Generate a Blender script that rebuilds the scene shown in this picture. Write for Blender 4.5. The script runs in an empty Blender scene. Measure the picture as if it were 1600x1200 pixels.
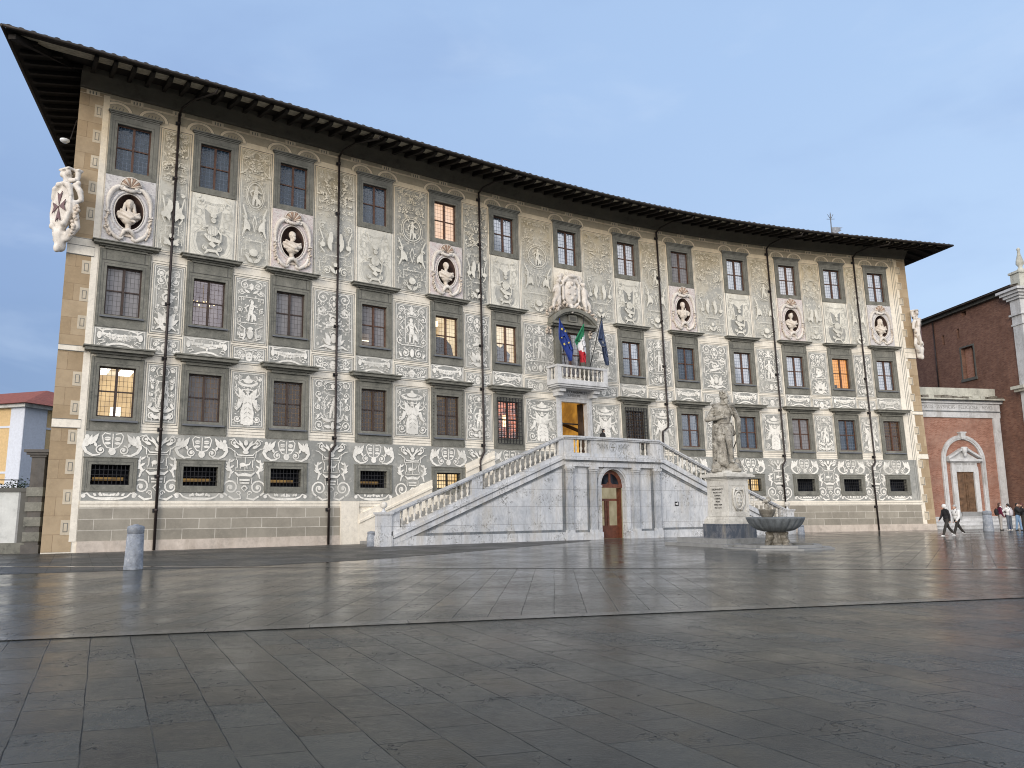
import bpy, bmesh, math, random
import numpy as np
from mathutils import Vector, Matrix
R = math.radians
random.seed(7)
scene = bpy.context.scene
C = scene.collection

# ------------------------------------------------------------------ camera
PITCH, ROLL = R(9.2858), R(-0.4124)
cam_d = bpy.data.cameras.new("camera"); cam = bpy.data.objects.new("camera", cam_d); C.objects.link(cam)
cam_d.sensor_width = 36.0; cam_d.lens = 36.0*1215.94/1600.0; cam_d.clip_end = 5000; cam_d.clip_start = 0.05
_r0 = Vector((1,0,0)); _u0 = Vector((0,-math.sin(PITCH),math.cos(PITCH))); _f = Vector((0,math.cos(PITCH),math.sin(PITCH)))
_R = _r0*math.cos(ROLL)+_u0*math.sin(ROLL); _U = -_r0*math.sin(ROLL)+_u0*math.cos(ROLL)
cam.matrix_world = Matrix(((_R.x,_U.x,-_f.x,0),(_R.y,_U.y,-_f.y,0),(_R.z,_U.z,-_f.z,1.6),(0,0,0,1)))
scene.camera = cam
scene.cycles.filter_width = 1.05

# ------------------------------------------------------------------ sky and light
SUN_EL, SUN_AZ = R(14), R(205)      # low sun behind the thin cloud, behind and left of the camera
w = bpy.data.worlds.new("World"); scene.world = w; w.use_nodes = True
nt = w.node_tree; nt.nodes.clear()
out = nt.nodes.new("ShaderNodeOutputWorld"); bg = nt.nodes.new("ShaderNodeBackground"); nt.links.new(bg.outputs[0], out.inputs[0])
sky = nt.nodes.new("ShaderNodeTexSky"); sky.sky_type = 'NISHITA'; sky.sun_disc = False
sky.sun_elevation = SUN_EL; sky.sun_rotation = SUN_AZ; sky.air_density = 1.0; sky.dust_density = 0.6; sky.ozone_density = 2.0
tc = nt.nodes.new("ShaderNodeTexCoord"); mp = nt.nodes.new("ShaderNodeMapping"); mp.inputs['Scale'].default_value = (1.0,1.0,2.6)
nt.links.new(tc.outputs['Generated'], mp.inputs[0])
def wnoise(scale, detail, lo, hi, off):
    n = nt.nodes.new("ShaderNodeTexNoise"); n.inputs['Scale'].default_value = scale; n.inputs['Detail'].default_value = detail
    n.inputs['Roughness'].default_value = .55; n.inputs['Distortion'].default_value = .25
    m = nt.nodes.new("ShaderNodeMapping"); m.inputs['Location'].default_value = off; nt.links.new(mp.outputs[0], m.inputs[0]); nt.links.new(m.outputs[0], n.inputs['Vector'])
    r = nt.nodes.new("ShaderNodeMapRange"); r.inputs['From Min'].default_value = lo; r.inputs['From Max'].default_value = hi; r.interpolation_type = 'SMOOTHSTEP'
    nt.links.new(n.outputs['Fac'], r.inputs['Value']); return r.outputs[0]
def wmath(op, a, b):
    m = nt.nodes.new("ShaderNodeMath"); m.operation = op
    for i, v in enumerate((a, b)):
        if isinstance(v, (int, float)): m.inputs[i].default_value = v
        else: nt.links.new(v, m.inputs[i])
    return m.outputs[0]
def wmix(f, a, b):
    m = nt.nodes.new("ShaderNodeMix"); m.data_type = 'RGBA'
    for i, v in ((0, f), (6, a), (7, b)):
        if isinstance(v, (int, float)): m.inputs[i].default_value = v
        elif isinstance(v, tuple): m.inputs[i].default_value = v
        else: nt.links.new(v, m.inputs[i])
    return m.outputs[2]
sep = nt.nodes.new("ShaderNodeSeparateXYZ"); nt.links.new(tc.outputs['Generated'], sep.inputs[0])
SKYK = 1.0
# thin high cloud deck: paler above and to the right, bluer and darker low on the left
el = nt.nodes.new("ShaderNodeMapRange"); el.inputs['From Min'].default_value = 0.0; el.inputs['From Max'].default_value = 0.5; nt.links.new(sep.outputs[2], el.inputs['Value'])
ax = nt.nodes.new("ShaderNodeMapRange"); ax.inputs['From Min'].default_value = -.62; ax.inputs['From Max'].default_value = .5; nt.links.new(sep.outputs[0], ax.inputs['Value'])
deck = wmix(ax.outputs[0], (.285,.41,.64,1), (.355,.49,.71,1))
deck = wmix(el.outputs[0], wmix(ax.outputs[0], (.105,.165,.335,1), (.44,.55,.71,1)), deck)
cl1 = wnoise(2.2, 5, .42, .72, (3.1,1.2,.4))
cl2 = wnoise(5.5, 6, .50, .78, (.3,7.2,2.4))
deck = wmix(wmath('MULTIPLY', cl1, .55), deck, (.235,.335,.56,1))
deck = wmix(wmath('MULTIPLY', cl2, .26), deck, (.50,.60,.76,1))
nish = nt.nodes.new("ShaderNodeVectorMath"); nish.operation = 'SCALE'; nish.inputs['Scale'].default_value = .10; nt.links.new(sky.outputs[0], nish.inputs[0])
fin = wmix(.82, nish.outputs[0], deck)
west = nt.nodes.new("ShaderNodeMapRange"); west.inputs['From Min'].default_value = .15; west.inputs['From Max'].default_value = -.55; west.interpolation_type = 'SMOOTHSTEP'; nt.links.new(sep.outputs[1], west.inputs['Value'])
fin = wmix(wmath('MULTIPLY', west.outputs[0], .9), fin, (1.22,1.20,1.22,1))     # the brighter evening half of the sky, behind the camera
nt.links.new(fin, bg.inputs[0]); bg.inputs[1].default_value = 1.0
sd = bpy.data.lights.new("sun", 'SUN'); sd.energy = 1.5; sd.angle = R(25); sd.color = (1.0,.90,.78)
sun = bpy.data.objects.new("sun", sd); C.objects.link(sun)
_sd = Vector((math.sin(SUN_AZ)*math.cos(SUN_EL), math.cos(SUN_AZ)*math.cos(SUN_EL), math.sin(SUN_EL)))
sun.rotation_euler = _sd.to_track_quat('Z','Y').to_euler(); sun.location = (0,-20,40)
scene.view_settings.view_transform = 'Standard'; scene.view_settings.look = 'None'; scene.view_settings.exposure = 0.50; scene.view_settings.gamma = 1.0

# ------------------------------------------------------------------ facade coordinates: s along the curved front, o outward, z up
CRV = [[-34.0,-24.3126,29.4751,0.5796],[-32.5,-23.0576,30.2966,0.5796],[-31.0,-21.8026,31.1181,0.5796],[-29.5,-20.5475,31.9396,0.5796],[-28.0,-19.2925,32.7611,0.5796],[-26.5,-18.0374,33.5826,0.5796],[-25.0,-16.7824,34.4041,0.5796],[-23.5,-15.5275,35.2259,0.5812],[-22.0,-14.2761,36.0529,0.5868],[-20.5,-13.0294,36.8871,0.5925],[-19.0,-11.7874,37.7282,0.5979],[-17.5,-10.5497,38.5756,0.6026],[-16.0,-9.3155,39.428,0.6061],[-14.5,-8.0838,40.2841,0.6083],[-13.0,-6.8533,41.1419,0.609],[-11.5,-5.6225,41.9994,0.6078],[-10.0,-4.3901,42.8544,0.6049],[-8.5,-3.1543,43.7046,0.6],[-7.0,-1.9135,44.5475,0.5932],[-5.5,-0.6663,45.3808,0.5845],[-4.0,0.589,46.2019,0.5739],[-2.5,1.8536,47.0086,0.5615],[-1.0,3.1287,47.7985,0.5475],[0.5,4.4154,48.5695,0.532],[2.0,5.7144,49.3196,0.5151],[3.5,7.0263,50.0469,0.4971],[5.0,8.3513,50.7498,0.4782],[6.5,9.6897,51.4271,0.4586],[8.0,11.0413,52.0776,0.4385],[9.5,12.4058,52.7006,0.4182],[11.0,13.7826,53.2957,0.3978],[12.5,15.1712,53.8629,0.3778],[14.0,16.5708,54.4025,0.3583],[15.5,17.9805,54.9151,0.3395],[17.0,19.3993,55.4018,0.3216],[18.5,20.8263,55.864,0.305],[20.0,22.2605,56.3034,0.2898],[21.5,23.7008,56.722,0.2762],[23.0,25.1465,57.1222,0.2643],[24.5,26.5964,57.5066,0.2543],[26.0,28.0483,57.8834,0.254],[27.5,29.5002,58.2603,0.254],[29.0,30.952,58.6372,0.254],[30.5,32.4039,59.014,0.254],[32.0,33.8558,59.3909,0.254],[33.5,35.3077,59.7678,0.254],[35.0,36.7596,60.1446,0.254],[36.5,38.2115,60.5215,0.254],[38.0,39.6634,60.8984,0.254]]
CRV = np.array(CRV); BAT = 0.03855
def FS(s): return np.interp(s,CRV[:,0],CRV[:,1]), np.interp(s,CRV[:,0],CRV[:,2]), np.interp(s,CRV[:,0],CRV[:,3])
def TF(p):
    X,Y,A = FS(p[0]); k = -p[1]+BAT*(p[2]-1.6); return (X-math.sin(A)*k, Y+math.cos(A)*k, p[2])
def TG(p):
    X,Y,A = FS(p[0]); k = -p[1]; return (X-math.sin(A)*k, Y+math.cos(A)*k, p[2])
def TID(p): return tuple(p)
def planar(sc, T=None):
    A = FS(sc)[2]; c, si = math.cos(A), math.sin(A)
    def f(p): q = (T or TF)((sc,p[1],p[2])); return (q[0]+c*(p[0]-sc), q[1]+si*(p[0]-sc), q[2])
    return f
def frame(T, s, o, z, yaw=0, sc=1.0):
    """local x along the front, y outward, z up, at a facade point"""
    O = T((s,o,z)); A = FS(s)[2]; A2 = A+yaw
    c, si = math.cos(A2), math.sin(A2)
    return lambda p: (O[0]+sc*(c*p[0]+si*p[1]), O[1]+sc*(si*p[0]-c*p[1]), O[2]+sc*p[2])
def place(x,y,z=0,rz=0,sc=1.0):
    c, si = math.cos(rz), math.sin(rz)
    return lambda p: (x+sc*(c*p[0]-si*p[1]), y+sc*(si*p[0]+c*p[1]), z+sc*p[2])
SB = [-25.81,-22.09,-18.12,-13.47,-8.95,-4.83,0.0,4.8,9.31,14.1,18.62,22.59,26.52]

# ------------------------------------------------------------------ materials
MATS = {}
class NT:
    def __init__(s, name):
        s.m = bpy.data.materials.new(name); s.m.use_nodes = True; s.t = s.m.node_tree; s.b = s.t.nodes['Principled BSDF']; s.o = s.t.nodes['Material Output']; MATS[name] = s.m
    def n(s, ty, **kw):
        nd = s.t.nodes.new(ty)
        for k, v in kw.items(): setattr(nd, k, v)
        return nd
    def set(s, nd, **kw):
        for k, v in kw.items(): s.put(nd.inputs[k.replace('_',' ')], v)
        return nd
    def put(s, sock, v):
        if isinstance(v, bpy.types.NodeSocket): s.t.links.new(v, sock)
        else:
            if isinstance(v, tuple) and len(v) == 3 and sock.type == 'RGBA': v = v+(1,)
            sock.default_value = v
    def mix(s, f, a, b, mode='MIX'):
        m = s.t.nodes.new('ShaderNodeMix'); m.data_type = 'RGBA'; m.blend_type = mode
        s.put(m.inputs[0], f); s.put(m.inputs[6], a); s.put(m.inputs[7], b); return m.outputs[2]
    def math(s, op, a, b=0.0, clamp=False):
        m = s.t.nodes.new('ShaderNodeMath'); m.operation = op; m.use_clamp = clamp; s.put(m.inputs[0], a); s.put(m.inputs[1], b); return m.outputs[0]
    def pos(s, scale=(1,1,1), uv=False, loc=(0,0,0), rot=(0,0,0)):
        if uv: src = s.t.nodes.new('ShaderNodeUVMap').outputs[0]
        else: src = s.t.nodes.new('ShaderNodeNewGeometry').outputs['Position']
        m = s.t.nodes.new('ShaderNodeMapping'); m.inputs['Scale'].default_value = scale; m.inputs['Location'].default_value = loc; m.inputs['Rotation'].default_value = rot
        s.t.links.new(src, m.inputs[0]); return m.outputs[0]
    def noise(s, vec, scale, detail=4, rough=.6, lo=None, hi=None, dist=0.0):
        nd = s.t.nodes.new('ShaderNodeTexNoise'); s.t.links.new(vec, nd.inputs['Vector']); nd.inputs['Scale'].default_value = scale; nd.inputs['Detail'].default_value = detail; nd.inputs['Roughness'].default_value = rough; nd.inputs['Distortion'].default_value = dist
        if lo is None: return nd.outputs['Fac']
        return s.ramp(nd.outputs['Fac'], lo, hi)
    def ramp(s, v, lo, hi, a=0.0, b=1.0):
        r = s.t.nodes.new('ShaderNodeMapRange'); s.put(r.inputs['Value'], v)
        for k, x in (('From Min',lo),('From Max',hi),('To Min',a),('To Max',b)): r.inputs[k].default_value = x
        return r.outputs[0]
    def bump(s, h, strength=.3, dist=.02):
        b = s.t.nodes.new('ShaderNodeBump'); b.inputs['Strength'].default_value = strength; b.inputs['Distance'].default_value = dist; s.put(b.inputs['Height'], h); s.t.links.new(b.outputs[0], s.b.inputs['Normal']); return b

def stone(name, base, dark=None, light=None, scale=1.2, rough=.85, bump=.3, streak=.35, stain=(.16,.13,.10), stain_amt=.35, fine=14, spec=.3):
    n = NT(name); p = n.pos(); ps = n.pos(scale=(1,1,.22))
    dark = dark or tuple(c*.72 for c in base); light = light or tuple(min(1,c*1.15) for c in base)
    c = n.mix(n.noise(p, scale, 5, .65, .36, .66), dark, light)
    c = n.mix(n.noise(p, scale*4.1, 4, .6, .40, .62), c, base)
    c = n.mix(n.math('MULTIPLY', n.noise(ps, 1.1, 5, .7, .50, .74), streak), c, stain)
    c = n.mix(n.math('MULTIPLY', n.noise(p, fine, 3, .7, .56, .72), stain_amt), c, stain)
    n.put(n.b.inputs['Base Color'], c); n.b.inputs['Roughness'].default_value = rough; n.b.inputs['Specular IOR Level'].default_value = spec
    n.bump(n.noise(p, 22, 4, .7), bump, .015)
    return n.m
def plain(name, col, rough=.6, metal=0.0, spec=.4, var=.15, scale=6):
    n = NT(name); p = n.pos()
    c = n.mix(n.noise(p, scale, 4, .6, .35, .65), tuple(x*(1-var) for x in col), tuple(min(1,x*(1+var)) for x in col))
    n.put(n.b.inputs['Base Color'], c); n.b.inputs['Roughness'].default_value = rough; n.b.inputs['Metallic'].default_value = metal; n.b.inputs['Specular IOR Level'].default_value = spec
    return n.m
def emit(name, a, b, st, scale=.8, lo=.35, hi=.65):
    n = NT(name); p = n.pos(); c = n.mix(n.noise(p, scale, 3, .6, lo, hi), a, b)
    n.put(n.b.inputs['Base Color'], (.02,.02,.02)); n.b.inputs['Specular IOR Level'].default_value = 0
    n.put(n.b.inputs['Emission Color'], c); n.b.inputs['Emission Strength'].default_value = st; return n.m

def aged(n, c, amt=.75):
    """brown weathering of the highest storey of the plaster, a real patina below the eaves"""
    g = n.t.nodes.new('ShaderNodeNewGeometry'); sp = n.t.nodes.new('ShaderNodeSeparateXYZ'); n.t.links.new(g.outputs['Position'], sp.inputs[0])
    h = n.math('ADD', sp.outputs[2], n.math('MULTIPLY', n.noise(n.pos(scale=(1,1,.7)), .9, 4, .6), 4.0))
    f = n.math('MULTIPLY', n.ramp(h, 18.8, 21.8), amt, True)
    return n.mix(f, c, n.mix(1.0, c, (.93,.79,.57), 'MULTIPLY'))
def plaster(name, base, amt=.8, rough=.9, streak=.25, spots=.3, fade=None, fade_amt=.6):
    n = NT(name); p = n.pos(); ps = n.pos(scale=(1.4,1.4,.16))
    c = n.mix(n.noise(p, .8, 5, .65, .3, .7), tuple(x*.86 for x in base), tuple(min(1,x*1.08) for x in base))
    c = n.mix(n.noise(p, 5, 5, .7, .45, .75), c, tuple(x*.78 for x in base))
    c = n.mix(n.math('MULTIPLY', n.noise(ps, 1.3, 5, .75, .52, .76), streak), c, tuple(x*y for x, y in zip(base,(.55,.50,.42))))
    c = n.mix(n.math('MULTIPLY', n.noise(p, 17, 3, .75, .58, .70), spots), c, tuple(x*.5 for x in base))
    if fade:
        c = n.mix(n.math('MULTIPLY', n.noise(n.pos(loc=(3,1,7)), .55, 6, .68, .50, .60), fade_amt), c, fade)
        c = n.mix(n.math('MULTIPLY', n.noise(n.pos(loc=(9,4,2)), 2.6, 6, .78, .54, .62), fade_amt*.9), c, fade)
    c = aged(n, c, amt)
    n.put(n.b.inputs['Base Color'], c); n.b.inputs['Roughness'].default_value = rough; n.b.inputs['Specular IOR Level'].default_value = .2
    n.bump(n.noise(p, 25, 4, .7), .25, .01)
    return n.m
plaster('cream_plaster', (.80,.75,.65), .7, streak=.35)
plaster('grey_plaster', (.30,.305,.288), .45, streak=.4, fade=(.47,.46,.42), fade_amt=.5)
plaster('white_sgraffito', (.84,.82,.76), .7, spots=.5, fade=(.46,.455,.42), fade_amt=.55)
plaster('pale_sgraffito', (.76,.74,.66), .6, spots=.6, fade=(.50,.49,.44), fade_amt=.6)
plaster('worn_grey', (.42,.42,.39), .9, spots=.5, fade=(.62,.60,.52), fade_amt=.5)
plaster('ochre_plaster', (.38,.29,.18), .25, streak=.35, spots=.25)
plaster('tan_plaster', (.42,.375,.285), .3, spots=.35)
plaster('quoin_plaster', (.56,.49,.38), .3)
plaster('line_grey', (.20,.20,.185), .4)
stone('pietra_serena', (.160,.160,.138), (.098,.100,.088), (.235,.23,.20), scale=2.2, streak=.45, stain=(.30,.29,.25), stain_amt=.35, bump=.5)
stone('pietra_dark', (.10,.10,.092), streak=.2, stain_amt=.2)
stone('lead_sill', (.13,.14,.155), rough=.5, streak=.1, stain_amt=.1)
stone('plinth_stone', (.52,.46,.40), streak=.5, stain=(.25,.20,.15), stain_amt=.4)
stone('cove_grey', (.14,.128,.10), streak=.5, stain_amt=.3)
stone('statue_marble', (.30,.28,.24), (.075,.07,.06), (.56,.54,.48), scale=3.4, streak=.95, stain=(.045,.040,.034), stain_amt=.85, fine=5, bump=.8)
stone('bust_marble', (.66,.60,.52), (.48,.41,.34), (.75,.70,.63), scale=3, streak=.45, stain=(.28,.22,.17), stain_amt=.3)
stone('coat_marble', (.68,.64,.59), (.50,.46,.41), (.78,.75,.70), scale=2.4, streak=.45, stain=(.24,.19,.16), stain_amt=.35)
stone('fruit_marble', (.60,.53,.45), (.42,.35,.29), (.70,.64,.56), scale=3, streak=.5, stain=(.25,.18,.13), stain_amt=.4)
stone('basin_stone', (.125,.14,.155), (.075,.085,.09), (.20,.22,.235), scale=3, rough=.5, streak=.6, stain=(.05,.055,.055), stain_amt=.3)
stone('wet_stone', (.15,.135,.11), (.06,.055,.045), (.30,.28,.24), scale=4, rough=.35, streak=.5, stain=(.03,.028,.02), stain_amt=.5)
stone('bollard_stone', (.22,.245,.29), (.12,.135,.16), (.40,.43,.47), scale=4, streak=.6, stain=(.13,.14,.155), stain_amt=.5)
stone('kerb_stone', (.24,.245,.245), streak=.4, stain=(.12,.12,.12), stain_amt=.5, rough=.4)
stone('white_wall', (.56,.575,.56), streak=.25, stain=(.35,.35,.32), stain_amt=.15)
stone('grey_pillar', (.10,.095,.09), streak=.4)
stone('trim_marble', (.56,.57,.58), streak=.6, stain=(.22,.21,.19), stain_amt=.4)
stone('parapet_stone', (.50,.50,.44), streak=.6, stain=(.14,.14,.12), stain_amt=.6, fine=7)
def marble(name, a, b, vein, vamt=.5, grime=.5):
    n = NT(name); p = n.pos(); pu = n.pos(uv=True)
    v = n.noise(n.pos(scale=(1,1,.6), rot=(0.3,.5,.4)), 1.6, 6, .62, dist=1.6)
    vv = n.math('SUBTRACT', 1.0, n.math('MULTIPLY', n.math('ABSOLUTE', n.math('SUBTRACT', v, .5)), 14.0), True)
    c = n.mix(n.noise(p, .9, 4, .6, .35, .65), a, b)
    c = n.mix(n.math('MULTIPLY', vv, vamt), c, vein)
    c = n.mix(n.math('MULTIPLY', n.math('MULTIPLY', n.noise(p, 1.0, 4, .7, .50, .62), n.noise(p, 9, 5, .8, .50, .60)), grime), c, (.13,.13,.12))
    c = n.mix(n.math('MULTIPLY', n.noise(n.pos(scale=(1,1,.2)), 1.2, 5, .7, .50, .72), .55), c, (.42,.37,.28))
    c = n.mix(n.math('MULTIPLY', n.noise(n.pos(scale=(1,1,.10)), 2.6, 5, .75, .56, .72), .5), c, (.16,.16,.15))
    br = n.n('ShaderNodeTexBrick'); n.put(br.inputs['Vector'], pu); n.set(br, Scale=1.0, Mortar_Size=.008, Brick_Width=1.9, Row_Height=.92, Color1=(1,1,1), Color2=(.90,.90,.90), Mortar=(.35,.34,.32)); br.offset = .5
    c = n.mix(.9, c, br.outputs['Color'], 'MULTIPLY')
    n.put(n.b.inputs['Base Color'], c); n.b.inputs['Roughness'].default_value = .55; n.b.inputs['Specular IOR Level'].default_value = .35
    n.bump(n.noise(p, 18, 4, .7), .15, .01); return n.m
marble('white_marble', (.46,.485,.52), (.62,.63,.64), (.30,.32,.35), .35, 1.0)
marble('pilaster_marble', (.34,.36,.39), (.50,.52,.54), (.22,.24,.26), .5, .9)
marble('grey_marble', (.12,.135,.15), (.20,.215,.23), (.07,.08,.09), .5, .6)
marble('veined_blue_marble', (.045,.055,.075), (.075,.09,.115), (.26,.26,.27), .35, .3)
stone('baluster_marble', (.62,.60,.55), (.42,.40,.35), (.74,.72,.68), scale=3.5, streak=.5, stain=(.24,.21,.17), stain_amt=.45)
def breccia(name, a, b):
    n = NT(name); p = n.pos(); vo = n.n('ShaderNodeTexVoronoi'); n.put(vo.inputs['Vector'], n.pos(scale=(1,1,1.3))); vo.inputs['Scale'].default_value = 9
    c = n.mix(n.ramp(vo.outputs['Distance'], .15, .55), a, b); c = n.mix(n.noise(p, 4, 5, .7, .45, .6), c, tuple(min(1,x*1.5) for x in a))
    n.put(n.b.inputs['Base Color'], c); n.b.inputs['Roughness'].default_value = .6; return n.m
breccia('violet_breccia', (.33,.315,.32), (.60,.59,.575)); breccia('pink_breccia', (.38,.325,.315), (.62,.59,.565))
stone('pedestal_marble', (.55,.54,.50), (.40,.39,.36), (.66,.65,.61), scale=2.5, streak=.6, stain=(.17,.16,.14), stain_amt=.5, fine=8)
plain('niche_red', (.075,.046,.038), .8); plain('shell_brown', (.34,.23,.17), .8); plain('order_red', (.15,.095,.10), .7)
# block courses, drawn in facade coordinates
def courses(name, c1, c2, mortar, bw, rh, ms, off=.5, aged_amt=0, bump=.3, sq=1.0):
    n = NT(name); pu = n.pos(uv=True)
    nz = n.n('ShaderNodeTexNoise'); n.put(nz.inputs['Vector'], pu); nz.inputs['Scale'].default_value = 1.1
    sc = n.n('ShaderNodeVectorMath', operation='SCALE'); n.put(sc.inputs[0], nz.outputs['Color']); sc.inputs['Scale'].default_value = .03
    ad = n.n('ShaderNodeVectorMath', operation='ADD'); n.put(ad.inputs[0], pu); n.put(ad.inputs[1], sc.outputs[0])
    br = n.n('ShaderNodeTexBrick'); n.put(br.inputs['Vector'], ad.outputs[0]); br.offset = off
    n.set(br, Scale=1.0, Mortar_Size=ms, Mortar_Smooth=.2, Brick_Width=bw, Row_Height=rh, Color1=c1, Color2=c2, Mortar=mortar, Bias=0.0)
    p = n.pos(); c = br.outputs['Color']
    c = n.mix(n.math('MULTIPLY', n.noise(p, .9, 5, .7, .42, .7), .55), c, tuple(x*.62 for x in c1))
    c = n.mix(n.math('MULTIPLY', n.noise(p, 9, 4, .7, .5, .7), .35), c, tuple(min(1,x*1.35) for x in c1))
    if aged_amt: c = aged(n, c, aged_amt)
    n.put(n.b.inputs['Base Color'], c); n.b.inputs['Roughness'].default_value = .85; n.b.inputs['Specular IOR Level'].default_value = .25
    n.bump(n.math('ADD', n.math('MULTIPLY', br.outputs['Fac'], -1.0), n.math('MULTIPLY', n.noise(p, 20, 4), .5)), bump, .015); return n.m
courses('ashlar_blocks', (.255,.235,.195), (.34,.315,.265), (.55,.52,.46), 1.42, .468, .018)
courses('ochre_blocks', (.33,.245,.15), (.43,.34,.23), (.24,.175,.11), 1.5, .78, .010, aged_amt=.2)
courses('red_brick', (.27,.12,.083), (.40,.215,.155), (.34,.27,.23), .27, .085, .009, bump=.5)
courses('old_brick', (.145,.072,.052), (.25,.132,.092), (.19,.14,.115), .27, .085, .009, bump=.6)
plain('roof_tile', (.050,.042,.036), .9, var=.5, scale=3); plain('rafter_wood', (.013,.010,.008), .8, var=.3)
plain('soffit_tile', (.40,.37,.30), .9, var=.25); plain('soffit_board_shade', (.012,.0095,.008), .9, var=.3); plain('copper_gutter', (.035,.029,.025), .5, .3, var=.3); plain('pipe_metal', (.030,.023,.022), .5, .3, var=.4, scale=3)  # soffit boards near black, deep eave shade put into their colour
plain('iron', (.018,.018,.020), .5, .3); plain('frame_wood', (.088,.042,.026), .55, var=.35); plain('frame_dark', (.045,.028,.022), .55, var=.3)
plain('door_wood', (.13,.075,.042), .6, var=.35, scale=3); plain('red_door_wood', (.12,.040,.022), .5, var=.3)
plain('cloth_blue', (.015,.040,.215), .8); plain('cloth_navy', (.045,.065,.125), .8); plain('cloth_green', (.02,.19,.085), .8); plain('cloth_white', (.70,.70,.71), .8, var=.05); plain('cloth_red', (.42,.022,.035), .8)
plain('star_yellow', (.62,.50,.10), .7); plain('letter_dark', (.03,.03,.03), .7); plain('letter_grey', (.28,.28,.28), .8); plain('terracotta_roof', (.25,.075,.05), .85, var=.3, scale=5)
plain('yellow_wall', (.58,.42,.22), .9, var=.08); plain('pale_wall', (.58,.62,.70), .9, var=.06); plain('white_lamp', (.75,.76,.76), .4)
plain('skin', (.50,.32,.24), .6, var=.05); plain('hair_black', (.012,.010,.010), .5); plain('hair_brown', (.060,.025,.018), .5); plain('black_cloth', (.014,.014,.016), .8)
plain('trouser_black', (.030,.027,.024), .85); plain('trouser_grey', (.33,.31,.29), .85); plain('jeans_blue', (.16,.25,.38), .85); plain('jeans_grey', (.10,.12,.15), .85); plain('maroon', (.10,.008,.030), .8)
plain('white_cloth', (.66,.66,.66), .8, var=.08); plain('grey_cloth', (.34,.35,.35), .8, var=.2, scale=14); plain('shoe_white', (.75,.75,.75), .6); plain('lilac_cloth', (.48,.46,.50), .8, var=.1); plain('hair_red', (.10,.022,.018), .5)
plain('blue_tarp', (.02,.04,.16), .7); plain('plant_green', (.035,.06,.025), .8); plain('curtain_white', (.40,.41,.43), .9, var=.12, scale=9); plain('curtain_shade', (.30,.30,.33), .9, var=.15, scale=5); plain('shutter_brown', (.13,.06,.045), .8)
plain('dim_interior', (.028,.032,.042), 1.0, spec=0, var=.6, scale=1.5); plain('dim_brown', (.045,.032,.024), 1.0, spec=0, var=.6, scale=1.2)
emit('lit_yellow', (.95,.62,.25), (.55,.33,.11), .85); emit('lit_cream', (.95,.76,.48), (.62,.42,.20), 1.0); emit('lit_peach', (1.0,.68,.48), (1.0,.60,.36), .85, 1.4)  # room walls emit a soft glow in place of lamplight on them
emit('lit_orange', (1.0,.42,.08), (.95,.34,.05), .85); emit('lit_red', (.80,.22,.10), (.10,.04,.03), .9, 1.4, .45,.6); emit('lit_dusk', (.40,.33,.34), (.22,.17,.19), .55, 1.5)
emit('lit_hall', (.56,.26,.04), (.27,.12,.022), .62, .9, .40,.60); emit('lit_hall_bright', (.85,.47,.10), (.62,.30,.05), .75, 1.2); emit('lit_passage', (.50,.44,.30), (.30,.25,.15), .50, 1.1); emit('lit_warm_strip', (.62,.38,.13), (.30,.18,.07), .32, 2)
emit('lamp_glow', (1,.86,.60), (1,.80,.50), 4.0); emit('tube_glow', (1,.93,.78), (1,.93,.78), 3.0); emit('chandelier_glow', (1,.70,.35), (1,.62,.3), 3.5)
def glass(name, tint, lat, rough=.05, latw=.010, refl=.10, cw=.17, ch=.235, var=.5, op=.25, frk=1.0):
    """leaded window glass: a lattice of cames and small quarries, see-through with a reflection"""
    n = NT(name); pu = n.pos(uv=True)
    br = n.n('ShaderNodeTexBrick'); n.put(br.inputs['Vector'], pu); br.offset = 0.0
    n.set(br, Scale=1.0, Mortar_Size=latw, Mortar_Smooth=.3, Brick_Width=cw, Row_Height=ch, Color1=(0,0,0), Color2=(1,1,1), Mortar=(0,0,0))
    quarry = n.ramp(br.outputs['Color'], 0, 1, .0, var)
    tr = n.n('ShaderNodeBsdfTransparent'); n.put(tr.inputs[0], n.mix(quarry, (.90,.92,.93), (.55,.58,.62)))
    gl = n.n('ShaderNodeBsdfGlossy'); gl.inputs['Roughness'].default_value = rough; n.put(gl.inputs['Color'], (.9,.92,.95))
    df = n.n('ShaderNodeBsdfDiffuse'); n.put(df.inputs['Color'], n.mix(quarry, tint, tuple(c*1.5 for c in tint)))  # uneven reflections of the tilted quarries painted as tone steps
    fr = n.n('ShaderNodeFresnel'); fr.inputs['IOR'].default_value = 1.6
    nz = n.n('ShaderNodeBump'); nz.inputs['Strength'].default_value = .25; nz.inputs['Distance'].default_value = .02; n.put(nz.inputs['Height'], n.math('ADD', quarry, n.noise(pu, 3.0, 2)))
    n.put(gl.inputs['Normal'], nz.outputs[0])
    m1 = n.n('ShaderNodeMixShader'); n.put(m1.inputs[0], op); n.put(m1.inputs[1], tr.outputs[0]); n.put(m1.inputs[2], df.outputs[0])
    m2 = n.n('ShaderNodeMixShader'); n.put(m2.inputs[0], n.math('ADD', n.math('MULTIPLY', fr.outputs[0], frk), refl)); n.put(m2.inputs[1], m1.outputs[0]); n.put(m2.inputs[2], gl.outputs[0])
    dl = n.n('ShaderNodeBsdfDiffuse'); n.put(dl.inputs['Color'], lat)
    m3 = n.n('ShaderNodeMixShader'); n.put(m3.inputs[0], br.outputs['Fac']); n.put(m3.inputs[1], m2.outputs[0]); n.put(m3.inputs[2], dl.outputs[0])
    n.put(n.o.inputs['Surface'], m3.outputs[0]); n.m.use_nodes = True; return n.m
glass('glass_blue', (.034,.056,.085), (.15,.18,.23), refl=.02, op=.65, var=.7, frk=.40)  # blue of the reflected sky put partly into the diffuse tint
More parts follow.
